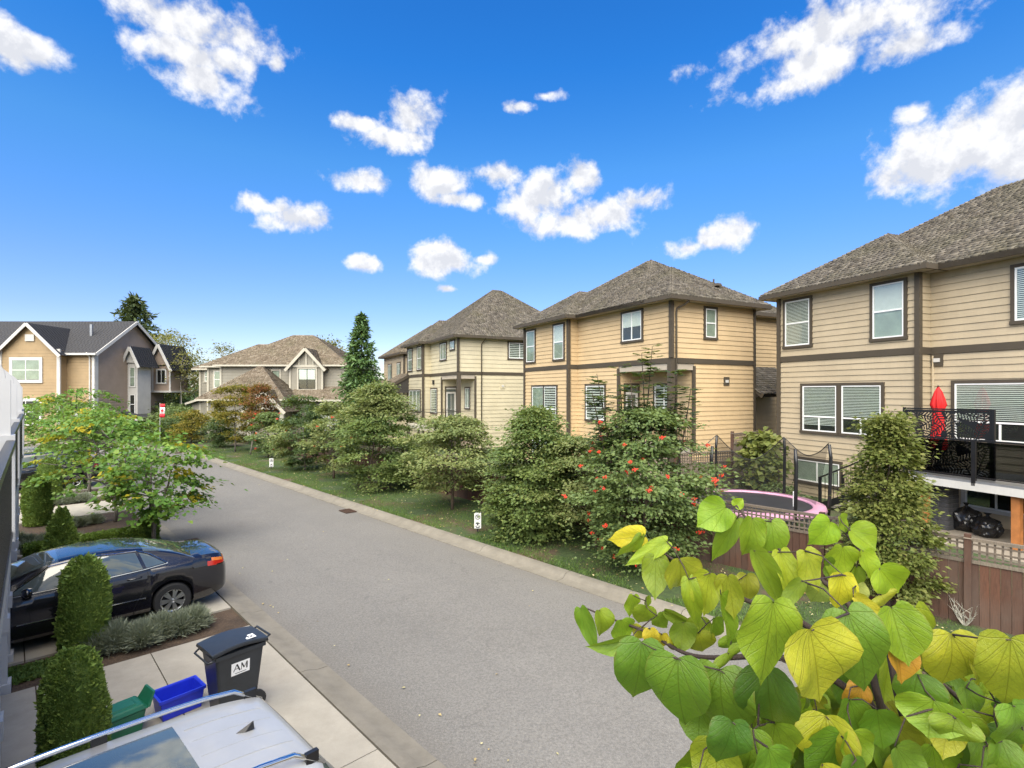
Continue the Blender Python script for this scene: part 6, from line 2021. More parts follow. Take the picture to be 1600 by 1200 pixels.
make_tree('verge_tree', 'broad layered green tree behind the nearer no parking sign', gp(.80, 15.75), 3.8, 1.32, .12, 'round', 'leaf_ironwood', 215, 165, 0.096, 0.396, flat=.26, droop=.2, group=VG, seed=10, off=(-.1, .05), trunk_r=.05)
make_tree('verge_tree', 'pale small leaved tree with bare reddish trunk left of the big rowan', gp(2.35, 14.6), 3.05, 1.12, .95, 'ovoid', 'leaf_ironwood_pale', 81, 148, 0.084, 0.334, flat=.26, group=VG, seed=11, off=(-.45, .1), bark_='bark')
make_tree('rowan_tree', 'big rowan covered in red berry clusters before the peach house', gp(3.25, 12.9), 3.95, 1.5, .35, 'ovoid', 'leaf_rowan', 165, 150, 0.096, 0.370, flat=.26, group=VG, seed=12, berries=60, trunk_r=.07)
# airy upright leaders above the rowan
rw = bpy.data.objects['rowan_tree']
rg = np.random.default_rng(5)
ps = []; ax = []; nr = []; tw = MB()
for (x, y, zt) in ((-.62, .1, 5.15), (-.05, .15, 5.45), (.16, -.05, 5.6), (.82, .1, 5.05), (-1.15, .2, 4.95), (1.05, -.2, 4.6), (-.4, -.2, 4.8), (-1.3, 0, 4.5), (.5, -.2, 4.7)):
    b = np.array([x*.7, y*.7, 2.6]); t_ = np.array([x, y, zt-.14])
    tw.tube([b, (b+t_)/2+rg.normal(0, .04, 3), t_], [.026, .018, .007], 5)
    for k in range(44):
        u = .2+.8*rg.random(); q = b+(t_-b)*u
        a = rg.random()*6.28; L = (.22+.26*rg.random())*(1.3-.75*u)
        e = q+np.array([math.cos(a)*L, math.sin(a)*L, .04])
        for i in range(9):
            v = .25+.75*i/8; c = q+(e-q)*v; s_ = 1 if i % 2 else -1
            ps.append(c); ax.append([-math.sin(a)*s_+.5*math.cos(a), math.cos(a)*s_+.5*math.sin(a), .0]); nr.append([rg.normal(0, .2), rg.normal(0, .2), 1])
tw.build('leaders', M['bark'], rw)
tag(link('leader_leaves', scatter_mesh('leader_leaves', np.array(ps), np.array(ax), np.array(nr), np.full(len(ps), .125), LEAF_V*np.array([.9, 1, 1]), LEAF_F, M['leaf_dark']), rw), kind='stuff')
make_tree('columnar_tree', 'dense upright leafy tree standing at the fence before the deck', gp(7.42, 10.45, .14), 3.85, .84, .45, 'column', 'leaf_column', 150, 150, .082, .23, flat=.5, group=VG, seed=13, ry=.85, trunk_r=.06, off=(.0, .0), fill=.55)
make_tree('yard_bush', 'big leaved yellowish bush between the peach and tan houses', (9.15, 19.3, .5), 2.45, .75, .25, 'ovoid', 'leaf_column', 40, 40, .17, .35, flat=.6, seed=14, cat='bush', tmpl='heart', group='yard bushes')
make_tree('yard_bush', 'low green bush beside the trampoline', (9.1, 17.9, .5), .85, .6, .1, 'ovoid', 'leaf_rowan', 22, 50, .10, .28, seed=15, cat='bush', group='yard bushes')
make_tree('yard_bush', 'low shrub under the verge trees against the fence', (4.1, 14.9, .15), .7, .5, .05, 'ovoid', 'leaf_dark', 20, 50, .08, .25, seed=16, cat='bush', group='yard bushes')
# bare twiggy shrub by the fence
tw = MB(); rg_ = random.Random(9)
for k in range(14):
    a = rg_.uniform(0, 6.28); L = rg_.uniform(.25, .6)
    p = Vector((0, 0, 0)); d = Vector((math.cos(a)*.5, math.sin(a)*.5, 1)).normalized()
    q = p+d*L; tw.tube([p, (p+q)/2+Vector((rg_.uniform(-.03, .03), rg_.uniform(-.03, .03), 0)), q], [.008, .006, .002], 4)
    for j in range(3):
        s_ = p+d*L*rg_.uniform(.4, .9); e = s_+Vector((rg_.uniform(-.15, .15), rg_.uniform(-.15, .15), rg_.uniform(.05, .22)))
        tw.tube([s_, e], [.005, .002], 4)
o = tw.build('bare_shrub', M['bark_pale'], loc=(8.35, 9.75, .15)); tag(o, 'bare pale twiggy shrub in front of the brown fence', 'shrub')

# conifers
def conifer(name, label, base, height, r, mat, n_br=170, seed=1, droop=.25, leaf=.32, per=26, z0=.2, group=None, power=.9, bark_='bark', sparse=0.0):
    rg = np.random.default_rng(seed)
    root = empty(name, base, 0, label, 'tree', group)
    ps, ax, nr = [], [], []
    tr = MB().tube([(0, 0, 0), (0, 0, height*.5), (0, 0, height*.98)], [.028*height*.6, .016*height*.6, .01], 7)
    for k in range(n_br):
        h = rg.random()**1.1
        z = z0+(height-z0)*h
        L = r*(1-h)**power*(.72+.45*rg.random())+.10*r*(1-h)+.05
        if rg.random() < sparse: L *= .55
        a = rg.random()*6.283
        u = np.array([math.cos(a), math.sin(a), 0])
        s_ = np.array([0, 0, z]); e = s_+u*L+np.array([0, 0, -droop*L+.12*L*rg.normal()])
        if k % 3 == 0: tr.tube([s_, e], [.03*r*(1-h)+.008, .006], 4, cap=False)
        n = int(per*(.35+.65*(1-h)))
        t_ = rg.random(n)**.6
        q = s_+(e-s_)*t_[:, None]+rg.normal(0, .10*L+.04, (n, 3))*np.array([1, 1, .5])
        ps.append(q)
        A = u*np.ones((n, 1))+rg.normal(0, .55, (n, 3)); A[:, 2] -= .15
        ax.append(A); nn = rg.normal(0, .5, (n, 3)); nn[:, 2] += 1; nr.append(nn)
    # leader
    q = np.column_stack([rg.normal(0, .04*r, 30), rg.normal(0, .04*r, 30), height*(.86+.15*rg.random(30))]); ps.append(q)
    ax.append(np.column_stack([rg.normal(0, .6, 30), rg.normal(0, .6, 30), np.ones(30)])); nr.append(rg.normal(0, 1, (30, 3)))
    Pp, A, N = np.concatenate(ps), np.concatenate(ax), np.concatenate(nr)
    tag(link('crown', scatter_mesh('crown', Pp, A, N, leaf*(.6+.7*rg.random(len(Pp))), NEEDLE_V, NEEDLE_F, M[mat]), root), kind='stuff')
    tr.build('trunk', M[bark_], root)
    return root
conifer('conifer', 'tall pointed green conifer between the grey and cream houses', (-11.4, 40.0, .5), 9.9, 2.1, 'needle_cedar', 430, 3, .12, .34, 42, .3, power=.85)
conifer('small_conifer', 'left of two small pyramid conifers before the grey garage', (-16.3, 42.5, .5), 2.1, .75, 'needle_cedar', 120, 4, .0, .22, 26, .05, 'small pyramid conifers')
conifer('small_conifer', 'right and taller of two small pyramid conifers before the grey garage', (-15.5, 42.3, .5), 2.6, .75, 'needle_cedar', 130, 5, .0, .22, 26, .05, 'small pyramid conifers')
conifer('fir_tree', 'tall dark fir rising behind the brown townhouse roof', (-53.4, 75, 0), 18.0, 5.6, 'needle_fir', 420, 6, .1, .75, 34, 3.0, power=.62, sparse=.2)
BG = 'thin birches at the end of the road'
rgb = random.Random(5)
where = ['leftmost, beside the dark fir', 'second from the left, tall and slim', 'third from the left, slightly leaning', 'middle one, with a pale straight stem', 'third from the right, with yellowish crown', 'second from the right, thin stemmed', 'rightmost, nearest the grey house']
for k in range(7):
    X = -41.5+k*1.15+rgb.uniform(-.3, .3); Y = 60+rgb.uniform(-3, 4)
    make_tree('birch_tree', 'slim birch at the end of the road, '+where[k], (X, Y, 0), rgb.uniform(9.3, 11.6)-(.9 if k > 4 else 0), 1.9, 4.4, 'ovoid', 'leaf_birch', 46, 26, .24, .75, flat=.7, trunk_r=.085, bark_='bark_pale', group=BG, seed=60+k, limbs=24)
make_tree('background_tree', 'grey green tree rising behind the grey gabled house roof', (-26.4, 75, 0), 12.0, 3.4, 5, 'ovoid', 'leaf_birch', 70, 50, .34, 1.1, flat=.7, trunk_r=.15, seed=70)
for k, (X, Y, h, r_, mt, lb) in enumerate(((-36.5, 56, 3.4, 2.4, 'leaf_dark', 'dark shrub mass below the birches'), (-33.2, 52, 2.8, 2.0, 'leaf_rowan', 'green rounded shrub left of the grey house'), (-40, 62, 5.0, 3.2, 'leaf_dark', 'tall dark hedge tree behind the birches'), (-46, 66, 5.5, 3.6, 'leaf_rowan', 'leafy tree beyond the brown townhouse corner'), (-34, 66, 4.8, 3.0, 'leaf_birch', 'pale leafy shrub behind the birch stems'), (-30.3, 47.5, 1.9, 1.5, 'leaf_dark', 'low dark shrub at the road bend'))):
    make_tree('garden_shrub', lb, (X, Y, 0), h, r_, .1, 'ovoid', mt, 60, 60, .22, .8, seed=80+k, cat='shrub', group='shrubs at the end of the road')
# far wood line behind everything
rg = np.random.default_rng(8); ps = []; 
for k in range(260):
    a = R(-75+110*k/260); d = 150+30*rg.random(); c = np.array([d*math.sin(a), d*math.cos(a), 2.5+2.5*rg.random()])
    ps.append(c+rg.normal(0, 1, (45, 3))*np.array([3.0, 3.0, 2.2]))
ps = np.concatenate(ps); ps[:, 2] = np.abs(ps[:, 2])
tag(link('far_wood', scatter_mesh('far_wood', ps, rg.normal(0, 1, ps.shape), rg.normal(0, 1, ps.shape), 1.3+.8*rg.random(len(ps)), LEAF_V, LEAF_F, M['leaf_dark'])), 'dark line of distant trees behind the houses', 'wood', kind='stuff')

# ------------------------------------------------------------------ redbuds beside the drives
RB = 'redbud trees along the drives'
def yellow_clumps(seed, frac):
    def f(p, r):
        rr = np.random.default_rng(seed)
        cs = p[rr.integers(0, len(p), frac)]
        d = np.min(np.linalg.norm((p[:, None, :]-cs[None])*np.array([1, 1, 2.2]), axis=2), axis=1)
        return (d < .36) & (rr.random(len(p)) < .85)
    return f
def redbud(s, n, label, h, r, seed, z0=1.0, leaf=.115, off=(0, 0), ny=8, nc=48, per=62):
    q = P(s, n, .04)
    make_tree('redbud_tree', label, q, h, r, z0, 'vase', 'leaf_redbud', nc, per, leaf, .44, flat=.17, droop=.38, trunk_r=.07, bark_='bark_grey', group=RB, seed=seed, off=off, tmpl='heart', stems=3,
              extra=('leaf_redbud_yellow', .1, yellow_clumps(seed, ny)))
redbud(18.2, 3.05, 'three stemmed redbud with yellow leaf tips at the kerb by the drain', 3.1, 1.42, 101, .95, ny=12, off=(.05, .1), nc=44, per=66)
redbud(22.5, 2.66, 'redbud behind the nearest one, with bright yellow leaf patches', 3.5, 1.9, 102, 1.2, ny=14, off=(-.3, 0))
redbud(30.0, 2.63, 'green redbud beside the black SUV', 3.6, 1.9, 103, 1.7, ny=6)
redbud(36.0, 2.6, 'redbud in front of the brown townhouse, fourth up the road', 4.5, 2.5, 104, 1.3, ny=5, nc=56)
redbud(41.5, 1.9, 'farthest redbud at the left side of the road bend', 4.1, 2.3, 105, 1.0, ny=4, nc=50)
redbud(36.5, -2.0, 'leafy redbud close under the brown townhouse windows', 4.6, 2.4, 106, 1.2, ny=4, nc=50)

# ------------------------------------------------------------------ clipped shrubs, hedge, lavender
def topiary(loc, h, r, label, seed, shape='column', n=6500, leaf=.045):
    rg = np.random.default_rng(seed)
    root = empty('clipped_shrub', loc, 0, label, 'shrub', 'clipped evergreen shrubs')
    def rad(t_):
        if shape == 'cone': return r*max(.04, (1-t_))**.62*(.86+.14*min(1, t_/.15))
        return r*(1-max(0, (t_-.72)/.28)**2.2)**.55*(.88+.12*math.sin(math.pi*min(1, t_*1.3)))
    prof = [(max(.01, rad(i/16)*.90), h*i/16*.985) for i in range(17)]
    MB().lathe(prof, 20).build('core', M['topiary'], root, smooth=True)
    t_ = rg.random(n)**.92; a = rg.random(n)*6.283
    bump = 1+.05*np.sin(a*3+t_*9+seed)+.035*np.sin(a*7-t_*17)
    rr = np.array([rad(x) for x in t_])*bump*(.93+.09*rg.random(n))
    Pp = np.column_stack([rr*np.cos(a), rr*np.sin(a), h*t_*bump**.3])
    stray = np.where(rg.random(n) < .025, 2.1, 1.0)
    A = np.column_stack([np.cos(a)*.8, np.sin(a)*.8, np.full(n, .75)])+rg.normal(0, .45, (n, 3))
    N = rg.normal(0, 1, (n, 3))
    tag(link('foliage', scatter_mesh('foliage', Pp, A, N, leaf*stray*(.7+.7*rg.random(n)), NEEDLE_V*np.array([1.5, 1, 1]), NEEDLE_F, M['topiary']), root), kind='stuff')
    return root
topiary((-7.32, 9.05, .04), 1.62, .345, 'tall column clipped shrub before the black sedan', 1, n=16000, leaf=.034)
topiary((-4.93, 5.95, .04), 1.55, .305, 'round topped clipped shrub nearest the camera beside the green bin', 2, n=22000, leaf=.026)
topiary((-11.5, 13.5, .04), 1.48, .46, 'pointed cone shaped shrub rising from the low hedge', 3, 'cone', 11000, .045)
topiary((-15.9, 17.7, .04), 1.66, .37, 'column clipped shrub between two lavender beds', 4, n=8000, leaf=.05)
topiary((-18.3, 20.9, .04), 1.80, .38, 'column clipped shrub in front of the black SUV', 5, n=8000, leaf=.05)
topiary((-22.3, 25.2, .04), 1.9, .40, 'far column clipped shrub partly hidden by redbud leaves', 6, n=5000, leaf=.06)
def hedge(a, b, w, h, label, seed, n=14000, leaf=.045):
    rg = np.random.default_rng(seed)
    a, b = Vector(a), Vector(b)
    d = b-a; L = d.length; rz = math.atan2(d.y, d.x)
    root = empty('box_hedge', ((a.x+b.x)/2, (a.y+b.y)/2, .04), rz, label, 'hedge')
    MB().bb(-L/2+.04, L/2-.04, -w/2+.04, w/2-.04, 0, h-.04).build('core', M['boxwood'], root)
    u = rg.random((n, 3)); f = rg.integers(0, 5, n)
    Pp = (u-.5)*np.array([L, w, 0])+np.array([0, 0, 1])*(u[:, 2:3]*h)
    Pp[f == 0, 2] = h; Pp[f == 4, 2] = h
    Pp[f == 1, 1] = -w/2; Pp[f == 2, 1] = w/2; e = f == 3; Pp[e, 0] = np.where(u[e, 0] < .5, -L/2, L/2)
    Pp += rg.normal(0, .018, (n, 3))
    A = Pp*np.array([.3, 1.4, 1.2])+rg.normal(0, .4, (n, 3)); A[:, 2] += .25
    tag(link('foliage', scatter_mesh('foliage', Pp, A, rg.normal(0, 1, (n, 3)), leaf*(.7+.7*rg.random(n)), LEAF_V*np.array([1.5, 1, 1]), LEAF_F, M['boxwood']), root), kind='stuff')
hedge(P(18.25, .35), P(18.55, 2.75), .55, .50, 'low clipped box hedge beyond the black sedan', 3)
hedge(P(18.5, 3.0), P(18.95, 3.0), .42, .62, 'small square dark bush beside the redbud trunk', 4, 3500)
def lavender(s, n0, n1, label, seed, width=.55, h=.42, n=9000):
    rg = np.random.default_rng(seed)
    q = P(s, (n0+n1)/2, .03)
    root = empty('lavender_row', q, math.atan2(EN.y, EN.x), label, 'lavender', 'lavender rows beside the drives')
    L = n1-n0
    nc = max(3, int(L/.28))
    ps, ax = [], []
    for k in range(nc):
        c = np.array([-L/2+(k+.5)*L/nc+rg.normal(0, .05), rg.normal(0, width*.16), 0])
        m = n//nc
        d = rg.normal(0, 1, (m, 3)); d[:, 2] = np.abs(d[:, 2])*1.0+.35; d = norm(d)
        ps.append(c+d*(rg.random((m, 1))**.7)*np.array([.26, .26, h*.72])*(.8+.5*rg.random())); ax.append(d+rg.normal(0, .25, (m, 3)))
    Pp, A = np.concatenate(ps), np.concatenate(ax)
    Pp[:, 2] = np.maximum(.0, Pp[:, 2])
    o = link('foliage', scatter_mesh('foliage', Pp, A, rg.normal(0, 1, Pp.shape), .11*(.6+.8*rg.random(len(Pp))), BLADE_V*np.array([1.1, 1, .3]), BLADE_F, M['lavender']), root)
    tag(o, kind='stuff')
lavender(11.3, .95, 2.75, 'grey green lavender row between the sedan and the garbage cart', 1, n=26000, h=.5)
lavender(19.9, .2, 1.5, 'lavender clump just behind the low box hedge', 2)
lavender(22.6, .9, 2.3, 'lavender row under the second redbud', 3)
lavender(27.6, .6, 2.5, 'lavender row along the far drive', 4)
lavender(20.9, -.3, .9, 'lavender clump at the house end behind the hedge', 5)
for k, (s, n) in enumerate(((11.3, .35), (11.25, -.1), (10.95, .15))):
    pass
tf_ = np.random.default_rng(4); m = 2600
Pp = np.array([list(P(11.05+.6*tf_.random(), -.5+1.3*tf_.random(), .03)) for _ in range(m)])
tag(link('ground_cover', scatter_mesh('ground_cover', Pp, np.column_stack([tf_.normal(0, .8, m), tf_.normal(0, .8, m), np.ones(m)]), tf_.normal(0, 1, (m, 3)), .05+.05*tf_.random(m), LEAF_V, LEAF_F, M['grass'])), 'low green ground cover in the bed beside the balcony post', 'ground cover', kind='stuff')

# ------------------------------------------------------------------ near redbud: measured branch paths and leaves
BRANCHES = {
    'A': [(0.424, 1.000, 4.285), (0.447, 0.980, 4.252), (0.485, 0.950, 4.213), (0.520, 0.920, 4.185), (0.551, 0.870, 4.154), (0.562, 0.840, 4.095), (0.571, 0.820, 4.016), (0.621, 0.840, 3.912), (0.674, 0.860, 3.828)],
    'B': [(0.260, 1.020, 4.214), (0.298, 1.000, 4.187), (0.348, 0.970, 4.162), (0.397, 0.920, 4.142), (0.440, 0.880, 4.134), (0.486, 0.860, 4.114), (0.545, 0.850, 4.044), (0.585, 0.840, 3.976), (0.646, 0.860, 3.875)],
    'C': [(0.160, 1.120, 4.040), (0.211, 1.080, 4.033), (0.262, 1.030, 4.032), (0.321, 0.970, 4.019), (0.370, 0.920, 4.037), (0.406, 0.900, 4.049), (0.469, 0.880, 4.052), (0.552, 0.860, 4.011), (0.608, 0.860, 3.931), (0.667, 0.870, 3.844)],
    'D': [(0.635, 1.020, 4.236), (0.651, 0.990, 4.201), (0.648, 0.950, 4.166), (0.643, 0.920, 4.134), (0.613, 0.860, 4.086), (0.617, 0.840, 4.004), (0.664, 0.860, 3.889)],
    'E': [(0.607, 0.800, 4.091), (0.640, 0.800, 4.067), (0.679, 0.800, 4.032), (0.709, 0.810, 3.995), (0.759, 0.840, 3.912), (0.767, 0.870, 3.820)],
}
